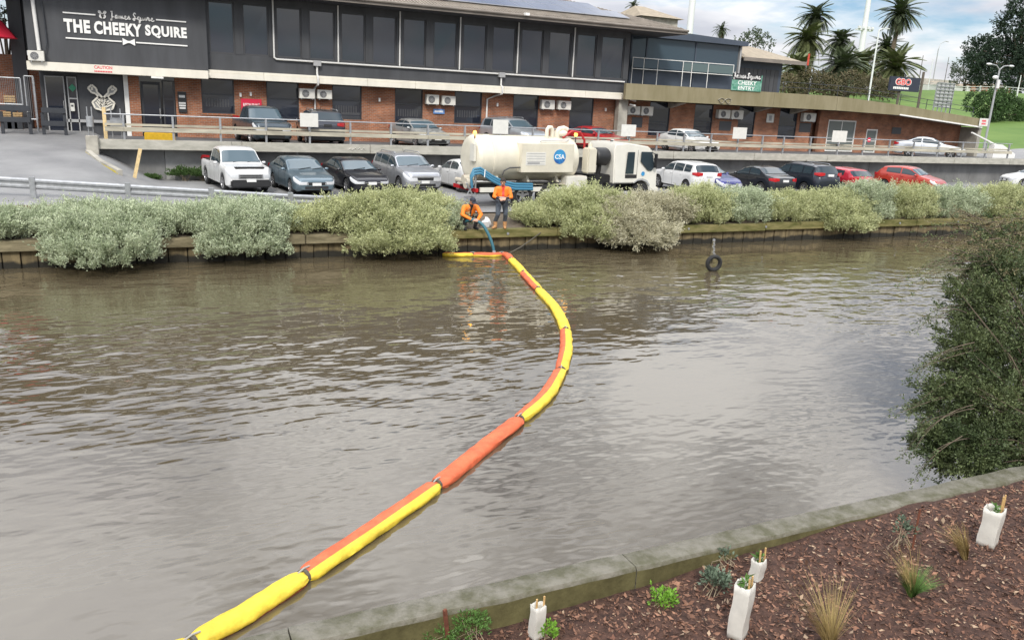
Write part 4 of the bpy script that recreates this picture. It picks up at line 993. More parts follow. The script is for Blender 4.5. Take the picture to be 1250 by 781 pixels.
# near wheel contact pixel -> body centre; faces: -1 nose to canal, +1 nose to wall
def place(px, py, z, face, W, L, wb, yaw, Yfix=None):
    p = AZ(px, py, z)
    if Yfix: q = AY(px, py, Yfix); p = Vector((q.x, Yfix, z))
    th = R(-90+yaw) if face < 0 else R(90+yaw)
    fwd = Vector((math.cos(th), math.sin(th), 0)); left = Vector((-fwd.y, fwd.x, 0))
    side = -left if face < 0 else left                    # the side of the car turned to -X
    axle = (L/2-(L-wb)*.485) if face < 0 else (L/2-(L-wb)*.485-wb)
    c = p-side*(W/2-.12)-fwd*axle
    return (c.x, c.y, z), th
def car(px, py, face, yaw, z=Z_PARK, Yfix=None, **k):
    loc, th = place(px, py, z, face, k['W'], k['L'], k['wb'], yaw, Yfix); return make_car(loc=loc, rotz=th, **k)
car(275, 232, -1, 8, Yfix=35.9, name='utility_truck', label='white dual cab ute with black bumper at the end of the lower row', kind='ute', L=5.2, W=1.87, H=1.80, wb=3.1, r=.38, col=(.62, .62, .61), metal=0, cladding=False, bumper=True, nose='ute', group=LOW)
car(357, 238, -1, 7, Yfix=34.9, name='sedan', label='blue grey sedan parked beside the white ute', kind='sedan', L=4.57, W=1.76, H=1.49, wb=2.63, r=.32, col=(.13, .18, .21), metal=.5, nose='slim', group=LOW)
car(425, 236, -1, 7, Yfix=35.3, name='sedan', label='black sedan between the blue grey sedan and silver wagon', kind='sedan', L=4.6, W=1.77, H=1.44, wb=2.65, r=.32, col=(.012, .012, .016), metal=.2, group=LOW)
car(489, 234, -1, 6, Yfix=35.3, name='sport_wagon', label='silver four wheel drive wagon with roof rails beside the black sedan', kind='suv', L=4.57, W=1.85, H=1.70, wb=2.66, r=.36, col=(.42, .43, .45), metal=.6, rails=True, cladding=True, group=LOW)
car(561, 237, 1, 4, Yfix=35.6, name='sedan', label='white sedan partly hidden behind the rear of tanker truck', kind='sedan', L=4.5, W=1.75, H=1.47, wb=2.6, r=.32, col=(.64, .64, .63), metal=0, group=LOW)
car(838, 233, 1, -2, Yfix=34.6, name='sport_wagon', label='white compact wagon just ahead of the tanker cab', kind='suv', L=4.3, W=1.77, H=1.62, wb=2.67, r=.35, col=(.66, .66, .65), metal=0, cladding=True, group=LOW, tailz=.66)
car(868, 236, -1, 8, Yfix=34.0, name='hatchback', label='blue hatchback half hidden behind the white compact wagon', kind='hatch', L=4.1, W=1.7, H=1.50, wb=2.5, r=.31, col=(.025, .03, .17), metal=.3, group=LOW)
car(929, 236, 1, 0, Yfix=33.9, name='hatchback', label='dark charcoal sloping hatchback beside the blue hatchback', kind='sedan', L=4.46, W=1.79, H=1.46, wb=2.7, r=.33, col=(.028, .031, .036), metal=.4, group=LOW, tailz=.60)
car(981, 238, 1, 0, Yfix=33.6, name='sport_wagon', label='dark navy wagon with tall red tail lights and roof rails', kind='suv', L=4.55, W=1.82, H=1.70, wb=2.62, r=.35, col=(.02, .026, .038), metal=.4, rails=True, group=LOW, tailz=.72)
car(1027, 236, 1, 0, Yfix=34.2, name='hatchback', label='bright red hatchback beside the dark navy wagon', kind='hatch', L=4.3, W=1.8, H=1.45, wb=2.6, r=.32, col=(.42, .012, .03), metal=.1, group=LOW)
car(1128, 233, -1, 16, Yfix=33.8, name='hatchback', label='orange red hatchback at the right end of the lower row', kind='hatch', L=3.9, W=1.7, H=1.53, wb=2.46, r=.31, col=(.40, .035, .018), metal=.2, group=LOW)
car(1292, 240, 1, 62, Yfix=35.5, name='service_car', label='white car with blue decal beyond the orange red hatchback', kind='hatch', L=4.4, W=1.8, H=1.5, wb=2.6, r=.32, col=(.64, .64, .63), metal=0, group=LOW, sticker=True)
# upper deck
car(308, 173.5, -1, 6, z=Z_DECK, Yfix=41.4, name='utility_truck', label='dark slate ute parked nose to the deck railing', kind='ute', L=5.2, W=1.87, H=1.80, wb=3.1, r=.38, col=(.055, .075, .09), metal=.4, group=UP, nose='std')
car(376, 174, 1, -2, z=Z_DECK, Yfix=41.6, name='sport_wagon', label='dark wagon with black plate parked tail to the railing', kind='suv', L=4.7, W=1.88, H=1.74, wb=2.75, r=.37, col=(.022, .025, .035), metal=.3, rails=True, plate='plate_black', group=UP)
car(509, 178, -1, 8, z=Z_DECK, Yfix=41.2, name='sedan', label='silver grey sedan parked nose to the deck railing', kind='sedan', L=4.6, W=1.76, H=1.46, wb=2.7, r=.32, col=(.42, .43, .42), metal=.5, group=UP)
car(630, 178, -1, 14, z=Z_DECK, Yfix=42.0, name='sport_wagon', label='pale silver wagon on the deck behind the tanker', kind='suv', L=4.6, W=1.82, H=1.68, wb=2.7, r=.35, col=(.45, .48, .51), metal=.5, rails=True, group=UP)
car(738, 180, -1, 22, z=Z_DECK, Yfix=42.2, name='sports_car', label='red sports car on the deck with dark windows', kind='coupe', L=4.5, W=1.82, H=1.36, wb=2.6, r=.33, col=(.42, .015, .02), metal=.1, group=UP)
car(845, 184, -1, 4, z=Z_DECK, Yfix=41.5, name='sedan', label='small white sedan on the deck under the right wing', kind='sedan', L=4.4, W=1.72, H=1.43, wb=2.6, r=.31, col=(.72, .72, .70), metal=0, group=UP)
car(1160, 190, -1, 38, z=Z_DECK, Yfix=41.0, name='coupe', label='silver coupe parked at the right end of upper deck', kind='coupe', L=4.9, W=1.8, H=1.48, wb=2.8, r=.33, col=(.55, .57, .60), metal=.5, group=UP)

# ================================================================ VACUUM TANKER TRUCK
mat('truck_cream', (.64, .60, .49), .45, var=.08, vscale=1.5, coords='obj', coat=.2)
mat('truck_white', (.66, .64, .57), .4, var=.05, vscale=2, coords='obj', coat=.3)
mat('hose_blue', (.05, .19, .30), .5); mat('hose_teal', (.03, .13, .17), .5)
mat('amber', (.9, .35, .04), .3, emit=((1, .45, .06), 5.0))
mat('red_hose', (.40, .02, .02), .5); mat('steel_cream', (.55, .50, .40), .5, metal=.2)
mat('logo_blue', (.02, .10, .34), .4, col2=(.05, .34, .62), vscale=2.2, coords='obj')
TZ = Z_PARK; TL = AY(640, 240, 33.6); TH = R(5)
tk = thing('tanker_truck', 'cream vacuum tanker truck parked along the quay', 'truck', (17.15, 31.45, TZ), TH)
tk.scale = (.965, .965, .965)
# local: x forward (to the right of the picture), -y is the side towards the canal
def tb(nm, x0, x1, y0, y1, z0, z1, m, bev=.02, parent=tk): return B().bbox(x0, x1, y0, y1, z0, z1, bev).build(nm, MT[m], parent)
def lathe_x(prof, n=40, cy=0, cz=0):
    b = B(); m = len(prof); vs = [(x, cy+r*math.cos(k*2*math.pi/n), cz+r*math.sin(k*2*math.pi/n)) for k in range(n) for x, r in prof]
    b.add(vs, [(k*m+j, k*m+j+1, ((k+1) % n)*m+j+1, ((k+1) % n)*m+j) for k in range(n) for j in range(m-1)]); return b
R_ = .96; TC = 2.0
tank = lathe_x([(-5.05, 0), (-5.05, R_*.62), (-5.04, R_*.80), (-4.98, R_*.92), (-4.85, R_), (-4.3, R_), (-4.28, R_+.025), (-4.18, R_+.025), (-4.16, R_), (-.15, R_), (.0, R_*.93), (.1, R_*.78), (.18, R_*.5), (.22, 0)], cz=TC).build('tank', MT['truck_cream'], tk, smooth=30)
pn = tb('side_panel', -3.1, -.45, -1.16, -.55, TC-.52, TC+.70, 'truck_cream')
def TF(u, v): return (u, -1.168, v)
tb('info_plate', -2.9, -1.9, -1.168, -1.158, TC-.22, TC+.34, 'white_sign', .003, pn)
b = B()
for k in range(5): b.box(-2.85, -1.95, -1.173, -1.169, TC+.27-.11*k, TC+.29-.11*k)
b.box(-2.8, -2.2, -1.173, -1.169, TC-.16, TC-.08); b.build('plate_print', MT['grey_box'], pn)
lg = B(); lg.tube([(-1.2, -1.165, TC+.16), (-1.2, -1.175, TC+.16)], .31, 28); lo = lg.build('logo', MT['logo_blue'], pn)
b = B(); text_on(b, 'CSA', lambda u, v: (u, -1.180, v), -1.45, -.95, TC+.06, TC+.26, bold=.02); b.build('logo_lettering', MT['letter_white'], pn)
b = B(); b.tube([(-1.9, -.62, TC+.75), (-1.85, -.70, TC+.80), (-.6, -.70, TC+.80), (-.4, -.6, TC+.85)], .025, 6); b.build('hand_rail', MT['grey_box'], tk)
B().tube([(-3.9, -.96, TC-.65), (-3.85, -1.02, TC-.45), (-3.6, -1.05, TC-.33), (-2.4, -1.1, TC-.28)], .03, 6).build('conduit', MT['frame_dark'], tk, smooth=60)
# pipework on top
B().tube([(-1.35, -.25, TC+.85), (-1.35, -.25, TC+1.25), (-1.28, -.25, TC+1.36), (-1.14, -.25, TC+1.36), (-1.07, -.25, TC+1.25), (-1.07, -.25, TC+.85)], .085, 12).build('vent_pipe', MT['truck_cream'], tk, smooth=60)
B().tube([(-.75, -.15, TC+.85), (-.75, -.15, TC+1.15), (-.65, -.15, TC+1.28), (-.42, -.15, TC+1.32), (-.25, -.15, TC+1.26)], .13, 12).build('relief_valve', MT['truck_cream'], tk, smooth=60)
B().ball((-.5, -.15, TC+1.1), (.27, .27, .17)).build('valve_cap', MT['truck_cream'], tk, smooth=60)
B().tube([(-.55, -.3, TC+.93), (-.15, -.45, TC+1.22), (.25, -.5, TC+1.18), (.5, -.5, TC+.85), (.52, -.5, TC+.4)], .055, 8).build('red_hose', MT['red_hose'], tk, smooth=60)
for x, z in ((-4.95, TC+.98), (.12, TC+1.02)):
    o = B().tube([(x, -.35, z-.28), (x, -.35, z)], .03, 6).build('beacon_stem', MT['frame_dark'], tk)
    B().ball((x, -.35, z+.06), (.08, .08, .10), 10, 6).build('beacon', MT['amber'], o, smooth=60)
# chassis
tb('chassis', -5.2, 4.3, -.45, .45, .55, .86, 'underbody', .02)
tb('side_beam', -5.0, .45, -1.12, -1.02, .66, .86, 'truck_white', .01); tb('side_beam', -5.0, .45, 1.02, 1.12, .66, .86, 'truck_white', .01)
tb('tool_tray', -3.2, -.5, -1.05, -.5, .935, .99, 'steel_cream', .01)
for x in (-4.0, -2.5, -1.0): B().prism([(-.85, 1.0), (.85, 1.0), (.6, 1.35), (-.6, 1.35)], lambda u, v, d: (d, u, v), x-.06, x+.06).build('tank_saddle', MT['truck_cream'], tk)
tb('locker', -.75, .35, -1.15, -.65, .72, 1.32, 'truck_white', .03)
tb('fuel_tank', .55, 1.35, -1.1, -.5, .55, .98, 'black_plastic', .06)
tb('mudguard', -3.55, -2.35, -1.14, -.75, 1.02, 1.06, 'black_plastic', .01)
tb('mudguard', -2.3, -1.1, -1.14, -.75, 1.02, 1.06, 'black_plastic', .01)
# rear end gear
tb('rear_board', -5.16, -5.06, -.75, -.35, TC-.1, TC+.62, 'truck_white', .01)
tb('rear_lamp_bar', -5.2, -5.08, -1.1, 1.1, .66, .82, 'tail_red', .01)
rg = B(); rg.tube([(-5.0, -.35, 1.15), (-5.45, -.35, 1.15)], .17, 14); rg.tube([(-5.2, -.75, 1.02), (-5.2, .75, 1.02)], .10, 12); rg.ball((-5.35, -.7, 1.0), (.18, .16, .18)); rg.tube([(-5.5, -.7, 1.0), (-5.4, -.7, 1.0)], .22, 16)
rg.build('valve_manifold', MT['steel_cream'], tk, smooth=50)
rg = B(); rg.bar((-5.3, -1.0, .55), (-5.62, -1.05, 1.05), .05, .05); rg.bar((-5.55, -1.02, .6), (-5.2, -1.0, 1.1), .04, .04); rg.tube([(-5.15, -.95, .4), (-5.15, -.95, 1.55)], .04, 8); rg.build('ladder_arm', MT['galv'], tk)
tb('step_plate', -5.5, -5.1, -1.1, -.6, .38, .46, 'galv', .01)
def coil(o): return [(-5.35, -1.0+o, .95), (-5.42, -1.04+o, 1.35), (-5.30, -1.06+o, 1.62), (-5.02, -1.08+o, 1.66), (-4.5, -1.14+o, 1.35), (-4.0, -1.16+o, 1.12), (-3.4, -1.16+o, 1.0), (-2.5, -1.14+o, .98)]
for k in range(3):
    q = [(x, y-.02*k, z-.10*k+(0 if i > 1 else .05*k)) for i, (x, y, z) in enumerate(coil(0))]
    B().tube(q, .055, 10).build('suction_hose', MT['hose_blue'], tk, smooth=60)
B().tube([(-4.88, -1.25, 1.62), (-4.9, -1.25, 1.3)], .02, 6).build('hose_strap', MT['letter_white'], tk)
# gear between the tank and the cab
tb('hydraulic_tank', .38, .88, -1.05, -.55, 1.42, 2.55, 'truck_cream', .06)
B().tube([(.63, -.8, 2.5), (.63, -.8, 2.72)], .10, 12).build('filler_cap', MT['truck_cream'], tk, smooth=50)
B().tube([(.63, -.8, 2.72), (.63, -.8, 2.80)], .05, 10).build('filler_knob', MT['truck_white'], tk, smooth=50)
ac = lathe_x([(.98, 0), (.98, .34), (1.06, .40), (1.62, .40), (1.72, .33), (1.72, .0)], 24, -.62, 2.15).build('air_cleaner', MT['black_plastic'], tk, smooth=35)
B().tube([(1.35, -.6, 1.8), (1.35, -.5, 1.2), (1.2, -.4, .9)], .11, 10).build('intake_pipe', MT['black_plastic'], tk, smooth=60)
tb('pump_unit', .6, 1.9, -.85, .85, .75, 1.35, 'underbody', .05); tb('battery_box', 1.45, 2.0, -1.1, -.6, .55, 1.0, 'black_plastic', .03)
# cab
cabp = [(1.82, .98), (1.82, 2.55), (1.9, 2.75), (2.6, 2.80), (3.75, 2.66), (3.98, 2.52), (4.32, 1.50), (4.36, .62), (3.95, .58), (3.86, .85), (3.70, 1.03), (3.45, 1.12), (3.2, 1.09), (2.98, .98)]
cb = B(); n = len(cabp)
W2 = 1.14
vs = [(x, s*(W2-(.10 if z > 2.4 else 0)), z) for s in (-1, 1) for x, z in cabp]
cb.add(vs, [tuple(range(n)), tuple(range(2*n-1, n-1, -1))]+[(i, n+i, n+(i+1) % n, (i+1) % n) for i in range(n)])
bm = bmesh.new(); 
vv = [bm.verts.new(v) for v in cb.v]
for f in cb.f: bm.faces.new([vv[i] for i in f])
bmesh.ops.recalc_face_normals(bm, faces=bm.faces); bmesh.ops.bevel(bm, geom=[e for e in bm.edges if abs(e.verts[0].co.y-e.verts[1].co.y) < .2], offset=.05, segments=3, affect='EDGES')
me = bpy.data.meshes.new('cab'); bm.to_mesh(me); bm.free(); me.materials.append(MT['truck_white']); me.polygons.foreach_set('use_smooth', [True]*len(me.polygons)); me.set_sharp_from_angle(angle=R(35))
cab = put('cab', me, tk)
def sidep(nm, poly, m, y=W2, parent=None, o=.008):
    for s in (-1, 1):
        b = B(); b.prism(poly if s < 0 else poly[::-1], lambda u, v, d: (u, d, v), s*(y+o), s*(y-.02)); b.build(nm, MT[m], parent or tk)
sidep('door_window', [(3.30, 2.42), (3.92, 2.42), (4.12, 1.72), (3.95, 1.55), (3.74, 1.58), (3.30, 1.98)], 'car_glass')
sidep('quarter_window', [(2.52, 2.40), (2.92, 2.40), (2.92, 1.42), (2.46, 1.42)], 'car_glass')
sidep('step_recess', [(2.46, 1.38), (3.12, 1.38), (3.12, 1.22), (2.46, 1.22)], 'black_plastic')
sidep('wheel_arch_trim', [(2.94, 1.00), (3.2, 1.18), (3.48, 1.21), (3.76, 1.12), (3.95, .90), (3.90, .86), (3.70, 1.04), (3.45, 1.13), (3.2, 1.10), (2.98, .98)], 'grey_box')
for s in (-1, 1):
    tb('door_seam', 3.10, 3.115, min(s*W2, s*(W2+.004)), max(s*W2, s*(W2+.004)), 1.2, 2.5, 'underbody', .001)
    B().tube([(3.48, s*(W2), 1.42), (3.48, s*(W2+.012), 1.42)], .10, 18).build('door_logo', MT['logo_blue'], tk)
    B().bbox(4.0, 4.12, min(s*(W2+.06), s*(W2+.22)), max(s*(W2+.06), s*(W2+.22)), 1.7, 2.35, .03).build('mirror', MT['black_plastic'], tk)
    B().bar((3.95, s*(W2-.08), 2.4), (4.06, s*(W2+.14), 2.3), .03, .03).build('mirror_arm', MT['black_plastic'], tk)
B().add([(4.0, -1.0, 2.48), (4.0, 1.0, 2.48), (4.335, 1.06, 1.55), (4.335, -1.06, 1.55)], [(0, 1, 2, 3)]).build('windscreen', MT['car_glass'], tk)
tb('bumper', 4.2, 4.48, -1.15, 1.15, .42, .80, 'truck_white', .04)
tb('sun_visor', 3.9, 4.15, -1.0, 1.0, 2.5, 2.56, 'black_plastic', .01)
for s in (-1, 1): B().bbox(4.42, 4.5, s*.8-.16, s*.8+.16, .55, .72, .02).build('headlight', MT['headlamp'], tk)
tm, rm, dm = wheel_meshes(.50, .30, 'rim')
for x in (-2.95, -1.7, 3.45):
    for s in (-1, 1):
        w_ = put('wheel', tm, tk, (x, s*.98, .50)); put('rim', rm, w_); put('hub', dm, w_)
B().box(2.3, 2.45, -.02, .02, 2.8, 2.85).build('roof_mark', MT['black_plastic'], tk)
# ================================================================ BOOM, HOSE, TYRE, WORKERS
mat('boom_yellow', (.74, .54, .045), .7, coords='pos', var=.2, vscale=4, bump=.9, bscale=10)
mat('boom_orange', (.64, .13, .05), .7, coords='pos', var=.2, vscale=4, bump=.9, bscale=10)
mat('rope', (.10, .09, .07), .9); mat('cloth_grey', (.35, .34, .31), .9)
BP = [[(540, 311), (558, 311.5), (577, 311)], [(577, 311), (597, 311.5), (612, 310.5)], [(612, 310.5), (619, 311.5), (624, 317)], [(624, 317), (631, 324), (639, 333)], [(639, 333), (648, 343), (657, 353)],
      [(657, 353), (674, 371), (685, 389), (690.5, 403)], [(690.5, 403), (691, 427), (685, 452)], [(685, 452), (667, 482), (634, 512)], [(634, 512), (587, 549), (533, 592)], [(533, 592), (457, 645), (371, 703)], [(371, 703), (305, 745), (235, 785)], [(235, 785), (165, 826), (95, 868)]]
YI = [(115, 290), (160, 300), (999, 999), (-90, 270), (-120, 98), (-90, 270), (-100, 100), (-100, 86), (999, 999), (-100, 62), (-12, 200), (-12, 200)]
boom = thing('containment_boom', 'yellow and orange floating boom curving across the canal', 'boom', tuple(AZ(640, 500, 0)), world_parts=True)
NS = 22
for path, (y0, y1) in zip(BP, YI):
    pts = [AZ(x, y, .045) for x, y in path]
    # quadratic / catmull resample
    m = 26; out = []
    P4 = [pts[0]*2-pts[1]]+pts+[pts[-1]*2-pts[-2]]
    for i in range(m+1):
        t = i/m*(len(pts)-1); k = min(int(t), len(pts)-2); u = t-k; a, b_, c, d = P4[k:k+4]
        out.append(.5*((2*b_)+(c-a)*u+(2*a-5*b_+4*c-d)*u*u+(-a+3*b_-3*c+d)*u**3))
    L_ = sum((q-p).length for p, q in zip(out, out[1:])); vs = []; fs = []; ms = []; acc = 0
    for i, p in enumerate(out):
        d = (out[min(i+1, m)]-out[max(i-1, 0)]).normalized(); n = Vector((-d.y, d.x, 0)).normalized()
        if i: acc += (p-out[i-1]).length
        e = min(acc, L_-acc); r = .134*(.58+.42*min(1, (e/.16))**.5)
        for k in range(NS):
            th = 2*math.pi*k/NS; w = 1+.14*noise.noise((acc*4, math.cos(th)*1.5, math.sin(th)*1.5+path[0][0]))+.07*noise.noise((acc*1.3, math.cos(th)*4.5, math.sin(th)*4.5+path[0][1]))+.05*noise.noise((acc*11, math.cos(th)*2, math.sin(th)*2))
            w += .10*math.cos(9*th+path[0][0])*math.exp(-e/.16); vs.append(p+(n*math.cos(th)*1.06+Vector((0, 0, 1))*math.sin(th)*.66)*r*w)
    for i in range(m):
        for k in range(NS):
            fs.append((i*NS+k, i*NS+(k+1) % NS, (i+1)*NS+(k+1) % NS, (i+1)*NS+k)); th = math.degrees(2*math.pi*(k+.5)/NS)
            if y0 < 900: lo = th if (th <= y1 or th < 180) else th-360; ms.append(0 if y0 <= lo <= y1 else 1)
            else: ms.append(1)
    fs.append(tuple(range(NS))); ms.append(1); fs.append(tuple(range(m*NS+NS-1, m*NS-1, -1))); ms.append(1)
    b = B().add(vs, fs); b.m = ms; b.build('boom_section', [MT['boom_yellow'], MT['boom_orange']], boom, smooth=60)
    b = B(); d = (out[-1]-out[-2]).normalized(); b.tube([out[-1]-d*.02, out[-1]+d*.02], .092, 12); b.build('strap', MT['rope'], boom); b = B(); b.tube([out[-1]-d*.09+Vector((0, 0, .085)), out[-1]+Vector((0, 0, .10)), out[-1]+d*.09+Vector((0, 0, .085))], .011, 6); b.build('tie_cord', MT['cloth_grey'], boom)
a = AZ(618, 311, .1); c = AY(660, 284, 26.16)
tag(B().tube([a, a*.6+c*.4-Vector((0, 0, .06)), a*.3+c*.7-Vector((0, 0, .04)), c], .018, 6).build('mooring_rope', MT['rope']), 'thin dark rope tying the boom to the quay', 'rope')
# tyre on a mooring chain fixed to a thin post
mp = AZ(871, 331, 0)
mo = thing('mooring_post', 'weathered timber mooring post standing in the canal', 'post', (mp.x+.02, mp.y+.22, 0), world_parts=True)
B().tube([(mp.x+.02, mp.y+.22, -.6), (mp.x+.03, mp.y+.22, .45), (mp.x+.05, mp.y+.22, 1.0)], [.055, .052, .045], 10).build('timber', MT['timber_old'], mo, smooth=50)
B().tube([(mp.x+.05, mp.y+.22, .98), (mp.x+.05, mp.y+.22, 1.06)], .045, 8).build('cap', MT['galv'], mo)
ch = B()
for k in range(8):
    z = .52+k*.06; x = mp.x+.03*math.sin(k*2.2); ch.tube([(x+.025*math.cos(q*math.pi/4), mp.y+.07+.01*k+.012*math.sin(q*math.pi/4)*(k % 2), z+.035*math.sin(q*math.pi/4)) for q in range(9)], .009, 5, cap=False)
ch.build('chain', MT['galv'], mo)
ty = B(); n, m = 36, 12; vs = []
for i in range(n):
    a = 2*math.pi*i/n
    for j in range(m):
        t = 2*math.pi*j/m; r = .235+.075*math.cos(t)*(.85 if math.cos(t) > 0 else 1); vs.append((r*math.cos(a), .085*math.sin(t), r*math.sin(a)))
ty.add(vs, [(i*m+j, ((i+1) % n)*m+j, ((i+1) % n)*m+(j+1) % m, i*m+(j+1) % m) for i in range(n) for j in range(m)])
o = ty.build('hanging_tyre', MT['rubber'], smooth=60); o.location = (mp.x, mp.y+.03, .27); o.rotation_euler = (R(4), R(8), R(-12))
tag(o, 'black tyre hanging from the mooring post in the canal', 'tyre')

# ---- people: tapered limbs fused into one skin by voxel remesh
mat('skin', (.52, .30, .21), .55); mat('hivis', (.86, .22, .02), .7, var=.1, vscale=9, coords='obj', bump=.3, bscale=14); mat('hivis_pink', (.80, .08, .06), .7)
mat('navy', (.018, .022, .035), .8, var=.2, vscale=8, coords='obj'); mat('jeans', (.065, .08, .10), .85, var=.3, vscale=9, coords='obj', bump=.3, bscale=16); mat('boot_tan', (.42, .22, .09), .8, var=.15, vscale=10, coords='obj')
mat('tape', (.68, .69, .68), .35); mat('hair_dark', (.03, .022, .016), .8); mat('cap_navy', (.02, .024, .04), .7); mat('cloth_white', (.62, .62, .62), .8); mat('trousers_dark', (.02, .022, .026), .85)
def cap_shape(b, p0, r0, p1, r1):
    p0, p1 = Vector(p0), Vector(p1); b.ball(p0, r0, 12, 8); b.ball(p1, r1, 12, 8)
    if (p1-p0).length > 1e-4: b.tube([p0, p1], [r0, r1], 12)
def person(name, label, loc, rotz, caps, head, headdir, matlist, regions, cap=False, tapes=(), size=1.0):
    """caps: (tag, p0, r0, p1, r1); head centre and facing direction"""
    b = B()
    for tg, p0, r0, p1, r1 in caps: cap_shape(b, p0, r0, p1, r1)
    H = Vector(head); f = Vector(headdir).normalized(); rt = f.cross(Vector((0, 0, 1))).normalized(); u = rt.cross(f)
    hb = B(); hb.ball((0, 0, 0), (.078, .098, .115), 16, 12); hb.ball((0, .045, -.075), (.052, .055, .05), 12, 8); cap_shape(hb, (0, .09, .0), .012, (0, .112, -.028), .017)
    for s in (-1, 1): hb.ball((s*.080, -.005, -.01), (.012, .022, .032), 8, 6)
    for v, fc in ((hb.v, hb.f),): b.add([H+rt*x+f*y+u*z for x, y, z in v], fc)
    o = b.build('tmp', MT['skin']); md = o.modifiers.new('r', 'REMESH'); md.mode = 'VOXEL'; md.voxel_size = .0115; sm2 = o.modifiers.new('s', 'SMOOTH'); sm2.iterations = 3; sm2.factor = .5
    dg = bpy.context.evaluated_depsgraph_get(); me = bpy.data.meshes.new_from_object(o.evaluated_get(dg)); bpy.data.objects.remove(o)
    me.materials.clear()
    for m in matlist: me.materials.append(MT[m])
    segs = [(tg, Vector(p0), r0, Vector(p1), r1) for tg, p0, r0, p1, r1 in caps]+[('head', H, .11, H+u*.001, .11)]
    idx = []
    for pl in me.polygons:
        c = pl.center; best = 9; bt = None; bu = 0
        for tg, p0, r0, p1, r1 in segs:
            d = p1-p0; l2 = d.length_squared; t = max(0, min(1, (c-p0).dot(d)/l2)) if l2 > 1e-9 else 0
            q = (c-(p0+d*t)).length-(r0+(r1-r0)*t)
            if q < best: best, bt, bu = q, tg, t
        idx.append(regions(bt, bu, c))
    me.polygons.foreach_set('material_index', idx); me.polygons.foreach_set('use_smooth', [True]*len(me.polygons)); me.update()
    t = thing(name, label, 'person', loc, rotz)
    t.scale = (size*1.17, size*1.14, size)
    put('body', me, t)
    for s in (-1, 1):
        p = H+rt*(s*.033)+f*.088+u*.012; B().ball(p, .011, 8, 5).build('eye', MT['hair_dark'], t)
    B().bar(H+f*.098-u*.062-rt*.025, H+f*.098-u*.062+rt*.025, .008, .006).build('mouth', MT['hivis_pink'], t)
    hr = B(); vs = []; n, m = 18, 8
    for i in range(m+1):
        th = (R(100) if not cap else R(88))*i/m
        for j in range(n):
            ph = 2*math.pi*j/n; fr = math.sin(ph) > .35 and i > m*.62
            k = 1.09+.03*noise.noise((i*.9, j*.9, 0)) if not cap else 1.10
            th2 = min(th, R(62)) if fr else th
            vs.append(H+rt*(.080*k*math.sin(th2)*math.cos(ph))+f*(.100*k*math.sin(th2)*math.sin(ph)-.006)+u*(.117*k*math.cos(th2)+.006))
    hr.add(vs, [(i*n+j, (i+1)*n+j, (i+1)*n+(j+1) % n, i*n+(j+1) % n) for i in range(m) for j in range(n)])
    hr.build('cap' if cap else 'hair', MT['cap_navy'] if cap else MT['hair_dark'], t, smooth=60)
    if cap:
        br = B(); br.prism([(-.075, .07), (-.07, .14), (-.03, .18), (.03, .18), (.07, .14), (.075, .07)], lambda a_, c_, d_: H+rt*a_+f*c_+u*d_, .045, .055); br.build('cap_brim', MT['cap_navy'], t)
    for (p0, p1, w, r) in tapes:                                     # reflective bands
        B().tube([p0, p1], [r, w], 20, cap=False).build('reflective_band', MT['tape'], t, smooth=60)
    return t
def hand(caps, wrist, d, side, up, curl=.5):
    """palm and five bent fingers"""
    w = Vector(wrist); d = Vector(d).normalized(); s = Vector(side).normalized(); u = Vector(up).normalized()
    caps.append(('skin', w, .026, w+d*.075+s*.012, .030)); caps.append(('skin', w+d*.02-s*.018, .024, w+d*.08-s*.022, .024))
    for i, (o, l) in enumerate(((.034, .07), (.012, .08), (-.012, .075), (-.034, .058))):
        a = w+d*.085+s*o; m = a+(d*(1-curl*.4)-u*curl*.7).normalized()*l*.55; e = m+(d*(.8-curl)-u*(curl*1.1)).normalized()*l*.5
        caps.append(('skin', a, .0105, m, .0098)); caps.append(('skin', m, .0098, e, .0085))
    a = w+d*.03+s*.035; m = a+(d*.5+s*.7-u*.2).normalized()*.04; caps.append(('skin', a, .013, m, .0115)); caps.append(('skin', m, .0115, m+(d*.9+s*.1-u*.3).normalized()*.035, .0095))
# standing worker: x = viewer's right, -y = towards the canal
C = []
for s, kx, ky, ax, ay in ((-1, -.13, -.10, -.17, .0), (1, .12, -.02, .13, .05)):
    hip = (s*.095, .06, .93); knee = (kx, ky+.02, .50); ank = (ax, ay+.04, .10)
    C += [('leg', hip, .098, knee, .068), ('leg', knee, .068, (ax, ay+.05, .26), .062), ('boot', (ax, ay+.05, .24), .062, ank, .058)]
    fd = Vector((-.55, -.8, 0)).normalized() if s < 0 else Vector((-.15, -1, 0)).normalized()
    a = Vector(ank); C += [('boot', a-Vector((0, 0, .045)), .052, tuple(a-Vector((0, 0, .05))+fd*.15), .046), ('boot', tuple(a-Vector((0, 0, .05))-fd*.03), .05, tuple(a-Vector((0, 0, .058))+fd*.19), .038)]
C += [('leg', (-.09, .06, .96), .11, (.09, .06, .96), .11), ('torso', (0, .06, .98), .145, (0, .02, 1.20), .150), ('torso', (-.07, .02, 1.18), .125, (-.09, -.02, 1.38), .105), ('torso', (.07, .02, 1.18), .125, (.09, -.02, 1.38), .105),
      ('torso', (-.15, -.02, 1.41), .072, (.15, -.02, 1.41), .072), ('collar', (0, -.03, 1.43), .075, (0, -.055, 1.50), .062), ('skin', (0, -.05, 1.47), .054, (-.01, -.085, 1.56), .052)]
SH = [(-.19, -.02, 1.39), (.19, -.02, 1.39)]; EL = [(-.27, -.10, 1.13), (.25, -.12, 1.12)]; WR = [(-.15, -.33, 1.10), (.02, -.33, 1.12)]
for i in (0, 1): C += [('arm', SH[i], .070, EL[i], .055), ('arm', EL[i], .055, WR[i], .042)]
